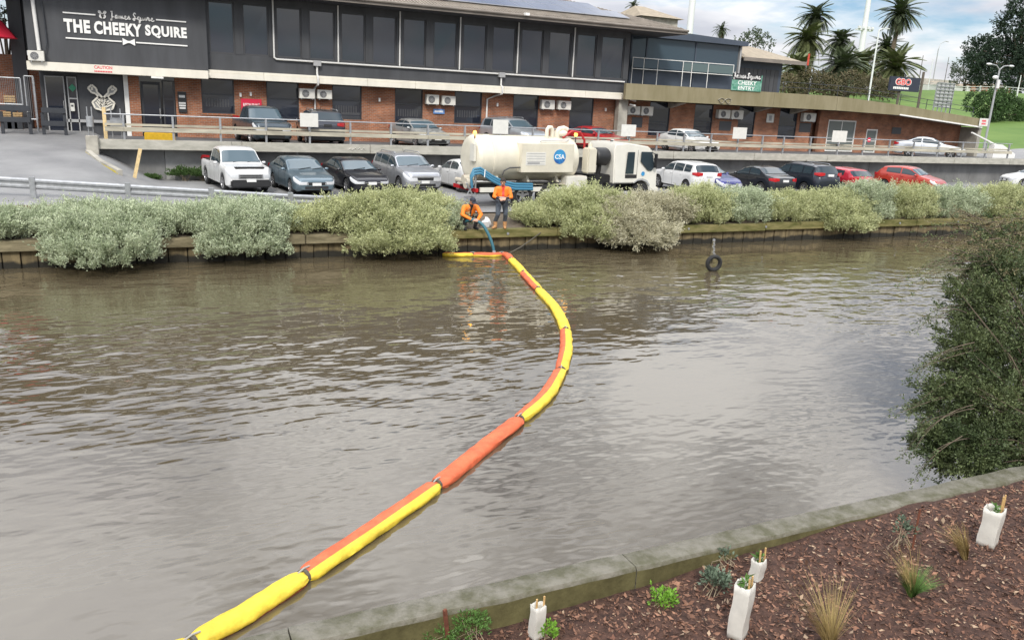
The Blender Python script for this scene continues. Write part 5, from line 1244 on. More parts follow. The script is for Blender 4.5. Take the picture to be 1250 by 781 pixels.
hand(C, (-.145, -.345, 1.10), (.25, -1, -.1), (1, .2, .2), (0, 0, 1), .7); hand(C, (.01, -.345, 1.12), (-.4, -1, -.1), (-1, .2, .2), (0, 0, 1), .7)
def reg1(tg, t, c):
    if tg in ('skin', 'head'): return 0
    if tg in ('torso', 'collar', 'arm'):
        if tg == 'torso' and c.z < 1.10: return 2
        if tg == 'arm' and t > .55 and c.z < 1.16 and c.y < -.16: return 2
        if tg == 'collar': return 5
        if tg == 'torso' and abs(c.x) < .035 and c.y < -.06: return 5
        return 1
    return 3 if tg == 'leg' else 4
p = AZ(613.5, 279.5, .83); p.y = max(p.y, 26.33)
person('person', 'person standing in orange jacket, grey jeans and tan boots, hands together', (p.x, p.y, .815), R(-12), C, (-.025, -.13, 1.655), (-.35, -.9, -.55), ['skin', 'hivis', 'navy', 'jeans', 'boot_tan', 'hivis_pink'], reg1,
       tapes=[((0, .035, 1.105), (0, .03, 1.15), .162, .160)], size=1.03)
# crouching worker holding the hose
C2 = []
for s in (-1, 1):
    hip = (s*.10, .22, .30); knee = (s*.20, -.14, .46); ank = (s*.17, -.02, .09)
    C2 += [('leg', hip, .105, knee, .072), ('leg', knee, .072, ank, .052), ('boot', (s*.17, -.02, .06), .052, (s*.19, -.16, .045), .042)]
C2 += [('leg', (-.1, .22, .32), .12, (.1, .22, .32), .12), ('torso', (0, .20, .36), .145, (0, .08, .62), .150), ('torso', (-.08, .08, .60), .13, (-.09, -.02, .76), .11), ('torso', (.08, .08, .60), .13, (.09, -.02, .76), .11),
       ('torso', (-.16, -.03, .79), .075, (.16, -.03, .79), .075), ('collar', (0, -.06, .81), .075, (0, -.09, .87), .062), ('skin', (0, -.08, .85), .054, (0, -.13, .93), .052)]
SH = [(-.20, -.04, .77), (.20, -.04, .77)]; EL = [(-.30, -.14, .54), (.29, -.16, .53)]; WR = [(-.10, -.31, .40), (.11, -.33, .38)]
for i in (0, 1): C2 += [('arm', SH[i], .073, EL[i], .060), ('arm', EL[i], .060, WR[i], .045)]
hand(C2, (-.09, -.325, .395), (.7, -.6, -.2), (.3, .3, 1), (-.5, -.8, 0), .9); hand(C2, (.10, -.345, .375), (-.6, -.7, -.1), (-.3, .3, 1), (.5, -.8, 0), .9)
def reg2(tg, t, c):
    if tg in ('skin', 'head'): return 0
    if tg == 'torso' and c.z < .46: return 2
    if tg == 'collar' or (tg == 'torso' and abs(c.x) < .03 and c.y < 0): return 2
    if tg in ('torso', 'arm'): return 1
    return 2 if tg == 'leg' else 3
p2 = AZ(582.5, 284, .82); p2.y = max(p2.y, 26.36)
person('person', 'person crouching in orange jacket and dark cap, holding the hose', (p2.x, p2.y, .81), R(4), C2, (0, -.17, 1.00), (0, -.75, -.65), ['skin', 'hivis', 'trousers_dark', 'trousers_dark'], reg2, cap=True, size=1.04)
# hose from the truck to the water, passing through the crouching worker's hands
hx = Vector((p2.x, p2.y, .81))
hp = [(p2.x-.15, p2.y+2.2, 1.0), (p2.x-.35, p2.y+1.0, .92), (p2.x-.28, p2.y+.1, 1.05), hx+Vector((-.10, -.36, .40)), hx+Vector((.10, -.42, .37)), hx+Vector((.30, -.55, .22)), hx+Vector((.47, -.72, -.12)), hx+Vector((.58, -.85, -.5)), hx+Vector((.62, -.92, -.85)), hx+Vector((.63, -.95, -1.15))]
hs = thing('suction_hose', 'teal suction hose running over the quay edge into the water', 'hose', tuple(hx), world_parts=True)
sp = []
for i in range(len(hp)-1):
    a, b_, c, d = [Vector(hp[max(0, min(len(hp)-1, i+k))]) for k in (-1, 0, 1, 2)]
    for q in range(8): u = q/8; sp.append(.5*((2*b_)+(c-a)*u+(2*a-5*b_+4*c-d)*u*u+(-a+3*b_-3*c+d)*u**3))
sp.append(Vector(hp[-1]))
B().tube(sp, [.052*(1+.06*(i % 2)) for i in range(len(sp))], 12).build('hose_body', MT['hose_teal'], hs, smooth=70)
k = [i for i, v in enumerate(sp) if v.z < .13][0]; d = (sp[k]-sp[k-1]).normalized()
B().tube([sp[k]-d*.06, sp[k]+d*.06], .064, 12).build('coupling', MT['galv'], hs)
B().tube([sp[18]-.03*(sp[19]-sp[18]), sp[19]], .060, 12).build('band', MT['tape'], hs)
sb = B(); c0 = AZ(599, 279, .82); n, m = 16, 8; vs = []
for i in range(m+1):
    for j in range(n):
        th = math.pi*i/m; ph = 2*math.pi*j/n; k_ = 1+.45*noise.noise((i*.9, math.cos(ph)*1.6, math.sin(ph)*1.6)); vs.append((c0.x+.24*math.sin(th)*math.cos(ph)*k_, c0.y+.55+.2*math.sin(th)*math.sin(ph)*k_, .90+.17*max(-.6, math.cos(th))*k_*(1+.5*math.cos(ph+1))))
sb.add(vs, [(i*n+j, (i+1)*n+j, (i+1)*n+(j+1) % n, i*n+(j+1) % n) for i in range(m) for j in range(n)])
tag(sb.build('cloth_sack', MT['cloth_white'], smooth=60), 'crumpled pale sack on the ground between the two workers', 'sack')
# ================================================================ VEGETATION
import numpy as np
RNG = np.random.default_rng(11)
def unit(a): return a/np.maximum(np.linalg.norm(a, axis=-1, keepdims=True), 1e-9)
def leaf_mesh(name, P, D, S, L, W, mats, mi=None, fold=0.0):
    """one diamond-shaped leaf for each row: base P, axis D, side S, length L, half width W"""
    n = len(P); L = np.broadcast_to(np.asarray(L, float), (n,))[:, None]; W = np.broadcast_to(np.asarray(W, float), (n,))[:, None]
    Nn = np.cross(D, S)
    V = np.empty((n, 4, 3)); V[:, 0] = P; V[:, 1] = P+D*L*.5+S*W+Nn*W*fold; V[:, 2] = P+D*L; V[:, 3] = P+D*L*.5-S*W+Nn*W*fold
    me = bpy.data.meshes.new(name); me.vertices.add(4*n); me.vertices.foreach_set('co', V.reshape(-1))
    me.loops.add(4*n); me.loops.foreach_set('vertex_index', np.arange(4*n, dtype=np.int32)); me.polygons.add(n)
    me.polygons.foreach_set('loop_start', np.arange(0, 4*n, 4, dtype=np.int32))
    for m in (mats if isinstance(mats, (list, tuple)) else [mats]): me.materials.append(m)
    if mi is not None: me.polygons.foreach_set('material_index', np.asarray(mi, dtype=np.int32))
    me.update(calc_edges=True); return me
def rdir(n): return unit(RNG.normal(size=(n, 3)))
def sprigs(base, axis, length, per, jitter):
    """leaves set round each sprig axis -> P, D, S"""
    n = len(base); t = RNG.random((n, per))**.8; r = rdir(n*per).reshape(n, per, 3)
    P = base[:, None]+axis[:, None]*(length[:, None, None]*t[..., None])+r*.012
    D = unit(axis[:, None]*1.0+r*jitter); S = unit(np.cross(D, rdir(n*per).reshape(n, per, 3)))
    return P.reshape(-1, 3), D.reshape(-1, 3), S.reshape(-1, 3)
mat('saltbush_a', (.34, .40, .25), .75, col2=(.55, .60, .42), vscale=2.2, island=.28, trans=.2, coords='obj')
mat('saltbush_b', (.36, .39, .19), .75, col2=(.57, .59, .33), vscale=2.2, island=.28, trans=.2, coords='obj')
mat('saltbush_c', (.40, .38, .25), .75, col2=(.58, .55, .40), vscale=2.2, island=.28, trans=.2, coords='obj')
mat('twig', (.30, .24, .16), .9, var=.3, vscale=5, coords='obj')
mat('teatree', (.060, .090, .034), .6, col2=(.135, .165, .065), vscale=1.6, island=.45, trans=.15, coords='obj')
mat('teatree_dry', (.15, .13, .06), .8, col2=(.22, .19, .10), vscale=2, island=.3, coords='obj')
mat('cypress', (.014, .030, .018), .8, col2=(.03, .055, .028), vscale=.5, island=.4, coords='obj')
mat('hedge_green', (.030, .065, .015), .75, col2=(.06, .12, .03), vscale=.6, island=.35, coords='obj')
mat('gum_leaf', (.06, .085, .05), .75, col2=(.11, .14, .085), vscale=.5, island=.35, coords='obj')
mat('scrub', (.085, .08, .04), .8, col2=(.15, .12, .065), vscale=.5, island=.35, coords='obj')
mat('palm_green', (.09, .115, .058), .6, island=.35, coords='obj'); mat('palm_pale', (.13, .15, .06), .6, island=.3, coords='obj'); mat('palm_dry', (.17, .125, .07), .8, island=.3, coords='obj')
def lobe_points(n, c, r, lo=.72, top=0.0, lump=.25, sd=0):
    d = rdir(n)
    if top: d[:, 2] = np.where(d[:, 2] < -top, -d[:, 2]*.6, d[:, 2]); d = unit(d)
    k = np.array([1+lump*noise.noise((float(x*2.2)+sd, float(y*2.2), float(z*2.2)))*1.6 for x, y, z in d])
    rad = (lo+(1-lo)*RNG.random(n)**.6)*k
    return np.asarray(c)+d*np.asarray(r)*rad[:, None], d
def bush_branches(root, ends, r0, m, parent, name='stems', sag=.15):
    b = B()
    for e in ends:
        e = Vector(e); root_ = Vector(root)+Vector((random.uniform(-.15, .15), random.uniform(-.1, .1), 0)); mid = root_.lerp(e, .5)+Vector((random.uniform(-.1, .1), random.uniform(-.1, .1), sag*(e-root_).length))
        b.tube([root_, mid, e], [r0, r0*.6, r0*.2], 5, cap=False)
    return b.build(name, m, parent, smooth=60)
def saltbush(px, wpx, ty, by, mtl, label, Yb=27.2, dens=1.0, stemmy=0.0):
    top = AY(px, ty-2 if px > 600 else ty+7, Yb); hw = wpx/2/ (F/(M3.transposed() @ (top-CAM)).z); H = max(.6, top.z-.85); hw *= 1.02
    t = thing('saltbush', label, 'shrub', (top.x, Yb, .82), group='saltbush shrubs along the quay')
    lobes = [((0, 0, H*.42), (hw, .85, H*.58), 1.0)]
    for s in (-1, 1): lobes.append(((s*hw*.5+random.uniform(-.1, .1), random.uniform(-.25, .1), H*random.uniform(.35, .5)), (hw*.55, .75, H*.5), .55))
    lobes.append(((random.uniform(-.3, .3)*hw, -.15, H*.66), (hw*.5, .6, H*.33), .4))
    if by <= 282: lobes.append(((0, -.55, .12), (hw*.92, .5, .42), .8))
    if by > 282:
        wl = AZ(px, by, .02); rch = Yb-max(wl.y, 24.6) if by > 305 else 1.7; zl = -.80 if by > 305 else -.45
        lobes += [((hw*.02, -rch*.60, zl*.50), (hw*.76, rch*.44, abs(zl)*.60+.22), 1.3), ((-hw*.25, -rch*.42, .12), (hw*.45, .75, .55), .55), ((hw*.25, -rch*.45, .1), (hw*.42, .7, .5), .5), ((0, -rch*.30, H*.32), (hw*.6, .6, .5), .5)]
    Ps, Ds = [], []
    for i, (c, r, w) in enumerate(lobes):
        n = int(135*w*dens*max(.5, hw)); p, d = lobe_points(n, c, r, .48, .15, .38, px*.1+i); Ps.append(p); Ds.append(d)
    P = np.concatenate(Ps); D = np.concatenate(Ds); keep = (P[:, 2]+.82 > .06); P, D = P[keep], D[keep]
    up = np.array([0, 0, 1.0]); K = 12                                  # each branch tip carries a tuft of leafy shoots
    axt = unit(D*.7+up*(.85-1.0*stemmy*(P[:, 1:2] < -.6))+rdir(len(P))*.3)
    Q = np.repeat(P, K, 0)+RNG.normal(size=(len(P)*K, 3))*.062; ax = unit(np.repeat(axt, K, 0)+rdir(len(Q))*.45)
    ln_ = np.where(np.repeat(D[:, 2], K) > .25, RNG.uniform(.18, .46, len(Q)), RNG.uniform(.12, .28, len(Q)))
    P1, D1, S1 = sprigs(Q-ax*.08, ax, ln_, 8, .65)
    keep = P1[:, 2]+.82 > .01; P1, D1, S1 = P1[keep], D1[keep], S1[keep]
    put('foliage', leaf_mesh('foliage', P1, D1, S1, RNG.uniform(.05, .09, len(P1)), RNG.uniform(.011, .020, len(P1)), MT[mtl], fold=.3), t)
    sel = RNG.choice(len(P), size=min(len(P), int(60+110*stemmy)), replace=False)
    bush_branches((0, .1, 0), [P[i] for i in sel], .016, MT['twig'], t)
    return t
SB = [(-12, 80, 258, 280, 'saltbush_a', 'small silvery saltbush below the left crash barrier', 0), (122, 172, 246, 342, 'saltbush_a', 'big silvery saltbush spilling over the quay into the water', 0), (216, 70, 272, 280, 'saltbush_a', 'low silvery saltbush between two spilling saltbushes', 0),
      (290, 134, 242, 326, 'saltbush_a', 'grey green saltbush spilling over quay in front of blue grey sedan', 0), (390, 92, 256, 280, 'saltbush_b', 'pale green saltbush below the end of the crash barrier', 0), (478, 166, 230, 322, 'saltbush_b', 'tall yellowish saltbush in front of the silver wagon', .3), (541, 52, 250, 281, 'saltbush_a', 'grey saltbush right behind the crouching worker', 0),
      (668, 84, 254, 281, 'saltbush_b', 'low spreading saltbush beside the standing worker', .3), (712, 110, 234, 283, 'saltbush_b', 'grey green saltbush hiding the truck wheels', .2), (752, 118, 243, 312, 'saltbush_c', 'dry stemmy saltbush drooping over the quay below the tanker cab', 1.0), (805, 90, 243, 280, 'saltbush_c', 'dry tan saltbush beside the drooping stemmy one', .3),
      (855, 92, 233, 279, 'saltbush_b', 'olive saltbush in front of the white compact wagon', 0), (905, 84, 236, 277, 'saltbush_a', 'rounded grey saltbush in front of the blue hatchback', 0), (957, 88, 240, 276, 'saltbush_b', 'olive saltbush in front of the charcoal hatchback', 0), (1016, 108, 238, 292, 'saltbush_b', 'saltbush drooping over the quay below the red hatchback', .4),
      (1060, 74, 224, 268, 'saltbush_a', 'taller grey saltbush in front of the orange red hatchback', 0), (1108, 84, 232, 268, 'saltbush_b', 'pale saltbush right of the tall grey one', 0), (1160, 96, 234, 270, 'saltbush_a', 'grey saltbush near the far right of quay', 0), (1218, 100, 231, 272, 'saltbush_b', 'saltbush behind the dark overhanging bush', 0), (1275, 90, 236, 272, 'saltbush_a', 'last grey saltbush along the quay', 0)]
for px, wp, ty, by, m_, l, st in SB: saltbush(px, wp, ty, by, m_, l, stemmy=st, dens=1.0 if px < 900 else .85)

# ---- dark tea-tree bush overhanging the near right bank
tt = thing('overhanging_bush', 'large dark green bush overhanging the water on the near bank', 'bush', (11.6, 6.4, .75), world_parts=True)
LB = [(1240, 300, 8.6, .55, .45), (1215, 335, 8.3, .5, .45), (1195, 372, 8.0, .42, .5), (1250, 385, 7.8, .75, 1), (1180, 432, 7.7, .46, .7), (1232, 440, 7.4, .72, 1.2), (1160, 492, 7.4, .42, .7), (1210, 505, 7.1, .66, 1.3), (1150, 540, 7.1, .30, .5), (1190, 556, 6.8, .42, .8), (1245, 545, 6.75, .62, 1.1), (1285, 470, 7.0, .8, 1), (1300, 380, 7.4, .9, .8)]
Ps, Ds = [], []; ends = []
for i, (x, y, Y, r, w) in enumerate(LB):
    c = AY(x, y, Y); p, d = lobe_points(int(1550*w), c, (r*1.05, r*.9, r*1.05), .30, 0, .55, i*3.1); Ps.append(p); Ds.append(d); ends += [c+Vector((random.uniform(-1, 1), random.uniform(-1, 1), random.uniform(-1, 1)))*r*.9 for _ in range(5)]+[c]
for _ in range(150):                                                    # loose sprays reaching out over the water
    x, y, Y, r, w = random.choice(LB); c = AY(x, y, Y); d = Vector((random.uniform(-1.2, -.2), random.uniform(-.2, 1), random.uniform(-.3, .8))).normalized(); e = c+d*(r*random.uniform(1.0, 1.55))
    q = np.array([c.lerp(e, .75+.25*k/8)+Vector((0, 0, -.03*k/8)) for k in range(9)]); Ps.append(q); Ds.append(np.tile(np.array(d), (9, 1))); ends.append(e)
P = np.concatenate(Ps); D = np.concatenate(Ds); keep = P[:, 2] > .05; P, D = P[keep], D[keep]
ax = unit(D*.8+rdir(len(P))*.6+np.array([-.15, 0, .25]))
P1, D1, S1 = sprigs(P-ax*.05, ax, RNG.uniform(.08, .2, len(P)), 9, .8)
put('foliage', leaf_mesh('foliage', P1, D1, S1, RNG.uniform(.030, .060, len(P1)), RNG.uniform(.007, .013, len(P1)), MT['teatree'], fold=.3), tt)
bush_branches((11.9, 6.25, .6), ends[::4], .014, MT['bark'], tt, 'branches', .1)
Ps, Ds, tw = [], [], []
for k in range(80):                                                     # drooping brownish sprays on top
    a = AY(random.uniform(1165, 1290), random.uniform(262, 345), random.uniform(7.9, 8.9)); dr = Vector((random.uniform(-1, -.1), random.uniform(-.3, .5), random.uniform(-.05, .35))).normalized()
    ln = random.uniform(.35, .75); pts = [a+dr*ln*u-Vector((0, 0, .22*ln*u*u)) for u in np.linspace(0, 1, 9)]; tw.append(pts)
    for u in range(9): Ps.append(pts[u]); Ds.append(dr)
b = B()
for pts in tw: b.tube(pts, [.008*(1-.8*i/8) for i in range(9)], 4, cap=False)
stuff(b.build('twigs', MT['bark'], tt))
P = np.array([tuple(p) for p in Ps]); ax = unit(np.array([tuple(p) for p in Ds])+rdir(len(P))*.8)
P1, D1, S1 = sprigs(P, ax, RNG.uniform(.05, .13, len(P)), 9, .8)
put('dry_foliage', leaf_mesh('dry_foliage', P1, D1, S1, RNG.uniform(.022, .042, len(P1)), RNG.uniform(.004, .008, len(P1)), MT['teatree_dry']), tt)

# long arching sprays reaching left over the water
ARC = [((1215, 315), (1150, 300), (1108, 352), 8.4), ((1225, 295), (1170, 268), (1125, 292), 8.8), ((1200, 385), (1150, 372), (1122, 398), 8.0), ((1185, 470), (1135, 478), (1100, 508), 7.4), ((1180, 500), (1128, 510), (1108, 545), 7.2), ((1190, 430), (1140, 436), (1115, 462), 7.6), ((1235, 285), (1200, 262), (1160, 272), 8.9), ((1175, 540), (1140, 548), (1120, 578), 6.9), ((1245, 320), (1180, 322), (1140, 335), 8.2)]
Ps, Ds, tw = [], [], []
for a_, m_, e_, Y in ARC:
    for k in range(5):
        j = lambda p: AY(p[0]+random.uniform(-12, 12), p[1]+random.uniform(-14, 14), Y+random.uniform(-.3, .3))
        a, m, e = j(a_), j(m_), j(e_); pts = [a*(1-u)**2+m*2*u*(1-u)+e*u*u for u in np.linspace(0, 1, 14)]; tw.append(pts)
        for i in range(4, 14):
            if random.random() < .8: Ps.append(pts[i]); Ds.append((pts[i]-pts[i-1]).normalized())
b = B()
for pts in tw: b.tube(pts, [.009*(1-.85*i/13) for i in range(14)], 4, cap=False)
stuff(b.build('arching_twigs', MT['bark'], tt))
P = np.array([tuple(p) for p in Ps]); ax = unit(np.array([tuple(p) for p in Ds])*1.1+rdir(len(P))*.8)
P1, D1, S1 = sprigs(P, ax, RNG.uniform(.05, .14, len(P)), 10, .8)
put('spray_foliage', leaf_mesh('spray_foliage', P1, D1, S1, RNG.uniform(.025, .048, len(P1)), RNG.uniform(.005, .010, len(P1)), MT['teatree'], fold=.3), tt)
# ---- trees
def tree(name, label, loc, lobes, leaf, mtl, n_per, trunk_r, cat='tree', group=None, lo=.45, jit=.7, per=6, bark='bark'):
    t = thing(name, label, cat, loc, group=group); base = Vector((0, 0, 0)); Ps, Ds = [], []; b = B()
    topz = max(c[2] for c, r in lobes); mid = Vector((0, 0, topz*.45))
    b.tube([base-Vector((0, 0, .5)), mid*.5+Vector((trunk_r*.3, 0, 0)), mid, Vector((0, 0, topz*.9))], [trunk_r, trunk_r*.75, trunk_r*.55, trunk_r*.2], 9)
    b.build('trunk', MT[bark], t, smooth=60); lb = B()
    for i, (c, r) in enumerate(lobes):
        vol = (r[0]*r[1]*r[2])**(2/3); p, d = lobe_points(int(n_per*vol), c, r, lo, 0, .35, i*2.7+loc[0]); Ps.append(p); Ds.append(d)
        s = mid*(.5+.5*(i % 3)/2); lb.tube([s, s.lerp(Vector(c), .6)+Vector((0, 0, .2)), c], [trunk_r*.4, trunk_r*.25, trunk_r*.08], 6, cap=False)
    lb.build('limbs', MT[bark], t, smooth=60)
    P = np.concatenate(Ps); D = np.concatenate(Ds); ax = unit(D*.7+rdir(len(P))*.7+np.array([0, 0, .2]))
    P1, D1, S1 = sprigs(P, ax, RNG.uniform(1, 3, len(P))*leaf, per, jit)
    put('crown', leaf_mesh('crown', P1, D1, S1, RNG.uniform(.8, 1.6, len(P1))*leaf, RNG.uniform(.25, .45, len(P1))*leaf, MT[mtl], fold=.2), t); return t
def ptree(name, label, base_px, Y, blobs, leaf, mtl, n_per, tr, **k):
    """blobs: (px, py, rx_px, ry_px) at depth Y"""
    bs = AY(base_px[0], base_px[1], Y); dz = (M3.transposed() @ (bs-CAM)).z; ppm = F/dz; gz = zhill(bs.x, Y) if bs.x > 62 else 2.6
    lobes = []
    for x, y, rx, ry in blobs:
        c = AY(x, y, Y); r = rx/ppm/1.15; lobes.append(((c.x-bs.x, random.uniform(-.4, .4)*r, c.z-gz), (r, r*.9, ry/ppm)))
    return tree(name, label, (bs.x, Y, gz), lobes, leaf, mtl, n_per, tr, **k)
ptree('cypress_tree', 'huge dark cypress tree on the grass hill', (1240, 118), 120, [(1238, 30, 22, 14), (1208, 62, 24, 16), (1235, 68, 34, 18), (1260, 60, 34, 30), (1205, 90, 22, 13), (1240, 95, 36, 14), (1246, 8, 18, 10), (1190, 75, 10, 8), (1275, 20, 30, 22)], .30, 'cypress', 85, .8)
ptree('gum_tree', 'small grey green tree left of the huge cypress', (1176, 112), 135, [(1176, 82, 16, 10), (1188, 92, 15, 10), (1165, 94, 10, 9), (1200, 96, 12, 8)], .26, 'gum_leaf', 50, .35)
ptree('hedge_bush', 'rounded dark green bush on the lower grass slope', (1215, 152), 66, [(1205, 130, 22, 18), (1232, 138, 28, 18), (1190, 124, 10, 10), (1255, 142, 26, 16), (1220, 122, 16, 12)], .16, 'hedge_green', 300, .2, cat='bush', lo=.6)
ptree('gum_tree', 'dark grey tree showing above the small outbuilding roof', (922, 60), 95, [(920, 48, 14, 9), (906, 52, 10, 8), (935, 53, 9, 8), (928, 44, 8, 6)], .22, 'gum_leaf', 70, .3)
ptree('scrub_tree', 'brown scrubby tree behind the palms', (1062, 115), 118, [(1062, 82, 22, 14), (1045, 95, 22, 14), (1080, 98, 20, 14), (1010, 100, 26, 14), (965, 100, 18, 12)], .22, 'palm_dry', 110, .3)
ptree('scrub_tree', 'brown green scrub filling the gap below the palms', (1030, 118), 92, [(960, 104, 16, 12), (985, 100, 18, 14), (1010, 104, 20, 13), (1038, 102, 20, 14), (1064, 106, 20, 13), (1082, 110, 14, 11)], .2, 'scrub', 130, .3)
ptree('gum_tree', 'leafy tree rising beside the left end of pub', (6, 45), 54, [(5, 8, 12, 10), (-6, 22, 14, 12), (14, 30, 8, 7)], .12, 'gum_leaf', 120, .2)

# ---- palms: every frond its own part
def frond_mesh(L, droop, mtl, nl=46):
    P, D, S, Ln = [], [], [], []; spine = []
    for i in range(nl+1):
        u = i/nl; spine.append(Vector((L*(u-.10*droop*u*u), 0, L*(.30*u-(.30+.55*droop)*u*u))))
    for i in range(3, nl+1):
        for s in (-1, 1):
            u = i/nl; d = (spine[i]-spine[i-1]).normalized(); side = Vector((0, s, 0)); ax = (d*.75+side*.8+Vector((0, 0, .30-.5*u))).normalized()
            P.append(spine[i]); D.append(ax); S.append(d.cross(Vector((0, 0, 1))).cross(ax).normalized() if False else ax.cross(Vector((0, 0, 1))).normalized()); Ln.append(L*.25*math.sin(math.pi*min(.96, .12+u*.84))**.7)
    me = leaf_mesh('frond', np.array([tuple(v) for v in P]), np.array([tuple(v) for v in D]), np.array([tuple(v) for v in S]), np.array(Ln), np.array(Ln)*.062+.010*L/3, MT[mtl])
    b = B(); b.tube([spine[i] for i in range(0, nl+1, 3)], [L*.012*(1-.8*i/nl) for i in range(0, nl+1, 3)], 4, cap=False)
    bm = bmesh.new(); bm.from_mesh(me); r = b.mesh('r', MT[mtl]); bm.from_mesh(r); bm.to_mesh(me); bm.free(); bpy.data.meshes.remove(r); return me
FR = {m: [frond_mesh(1.0, dr, m) for dr in (.5, .9, 1.4)] for m in ('palm_green', 'palm_pale', 'palm_dry')}
def palm(px, py, Y, rpx, nf, label, mtl='palm_green', skirt=0, lean=0):
    c = AY(px, py, Y); ppm = F/(M3.transposed() @ (c-CAM)).z*1.12; L = rpx/ppm*1.18; gz = zhill(c.x, Y) if c.x > 61 else 2.6
    t = thing('palm_tree', label, 'palm tree', (c.x+lean, Y, gz), group='palms behind the right wing'); h = max(c.z-gz, .6)
    b = B(); n = 14; b.tube([(-lean*(i/n)**1.5, 0, -.4+(h+.4)*i/n) for i in range(n+1)], [(.42-.10*i/n)*(1+.07*(i % 2)) for i in range(n+1)], 10); b.build('trunk', MT['palm_trunk'], t, smooth=60)
    for i in range(nf+skirt):
        dead = i >= nf; el = R(-55+random.uniform(-15, 15)) if dead else R(78-128*(i/nf)+random.uniform(-8, 8)); az = i*2.39996+random.uniform(-.2, .2)
        o = put('frond', random.choice(FR['palm_dry' if dead else mtl]) if not dead else FR['palm_dry'][0], t, (-lean, 0, h)); o.rotation_euler = (random.uniform(-.3, .3), -el, az); s = L*random.uniform(.85, 1.1)*(.8 if dead else 1); o.scale = (s, s, s)
    return t
palm(1099, 19, 105, 25, 66, 'tall palm standing alone right of the white light mast', skirt=4, lean=-.8)
palm(996, 22, 106, 23, 63, 'tallest palm of the left hand clump', skirt=4)
palm(985, 50, 102, 27, 63, 'pale palm just below the tallest palm', 'palm_pale', skirt=8)
palm(1026, 52, 108, 22, 60, 'middle palm left of the white light mast', skirt=5)
palm(1027, 84, 98, 32, 66, 'low dark palm above the olive balcony', skirt=12)
palm(1081, 60, 112, 19, 54, 'small palm below the tall lone palm', skirt=3)
palm(1093, 84, 100, 31, 63, 'brownish low palm behind the billboard', 'palm_pale', skirt=20)
palm(972, 86, 95, 27, 54, 'dry low palm beside the small outbuilding', 'palm_pale', skirt=22)
palm(1052, 78, 110, 24, 51, 'olive palm between the low dark palm and the billboard', 'palm_pale', skirt=14)
palm(773, 9, 110, 9, 39, 'distant palm top showing above the solar panels')
palm(881, 37, 120, 10, 39, 'distant palm top above the glazed terrace roof')
# ================================================================ POLES, SIGNS AND FAR THINGS ON THE RIGHT
mat('mast_white', (.70, .71, .71), .5); mat('pole_grey', (.36, .37, .37), .5, metal=.3); mat('billboard_navy', (.025, .03, .05), .5); mat('far_white', (.70, .70, .68), .7); mat('timber_pole', (.12, .10, .08), .9); mat('rust', (.16, .055, .03), .9, var=.3, vscale=20)
def mast(name, label, p_top, p_bot, Y, r0, r1, m, cat='pole'):
    a, c = AY(p_top[0], p_top[1], Y), AY(p_bot[0], p_bot[1], Y); x = (a.x+c.x)/2; gz = (zhill(x, Y) if x > 61 else 2.6)
    t = thing(name, label, cat, (x, Y, gz), world_parts=True); B().tube([(x, Y, gz-.3), (x, Y, a.z)], [r0, r1], 12).build('shaft', MT[m], t, smooth=50); return t, x, a.z
t, x, z = mast('light_mast', 'thick white mast behind the pub roof', (848, -25), (842, 37), 100, .55, .42, 'mast_white')
t, x, z = mast('light_mast', 'tall tapering white light mast between the palms', (1064, -30), (1052, 64), 130, .75, .42, 'mast_white')
zz = AY(1054, 37, 130).z
B().box(x-2.2, x+2.2, 129.7, 130.3, zz-.15, zz+.15).build('cross_arm', MT['mast_white'], t)
for dx in (-1.8, -.7, .7, 1.8): B().bbox(x+dx-.3, x+dx+.3, 129.4, 129.9, zz+.15, zz+.7, .05).build('flood_lamp', MT['mast_white'], t)
t, x, z = mast('street_lamp', 'slim grey street lamp in front of the lone palm', (1074, 37), (1063, 96), 90, .16, .10, 'mast_white', 'lamp post')
B().tube([(x, 90, z-.05), (x+.6, 90, z+.25), (x+1.4, 90, z+.3)], .06, 6).build('arm', MT['mast_white'], t); B().bbox(x+1.3, x+2.0, 89.85, 90.15, z+.22, z+.36, .04).build('lamp_head', MT['mast_white'], t)
t, x, z = mast('street_lamp', 'curved neck street lamp on the hilltop road', (1145, 60), (1140, 95), 150, .16, .10, 'pole_grey', 'lamp post')
B().tube([(x, 150, z-.05), (x+.5, 150, z+1.3), (x+2.0, 150, z+2.0), (x+3.2, 150, z+1.9)], .08, 6).build('arm', MT['pole_grey'], t, smooth=60)
for (a, c, Y, l) in (((1138, 72), (1134, 108), 125, 'thin pale pole beside the white lattice board'), ((1158, 70), (1154, 96), 140, 'dark distant pole on the hilltop'), ((1178, 60), (1176, 80), 145, 'faint distant pole left of the cypress'), ((1246, 92), (1243, 112), 90, 'short white pole right of the cypress trunk'), ((1126, 68), (1124, 92), 118, 'short dark pole above the billboard')):
    mast('thin_pole', l, a, c, Y, .09, .06, 'mast_white' if 'white' in l or 'pale' in l else 'timber_pole')
mast('timber_pole', 'dark timber pole between the billboard and the lattice board', (1127, 88), (1121, 132), 58, .14, .12, 'timber_pole')
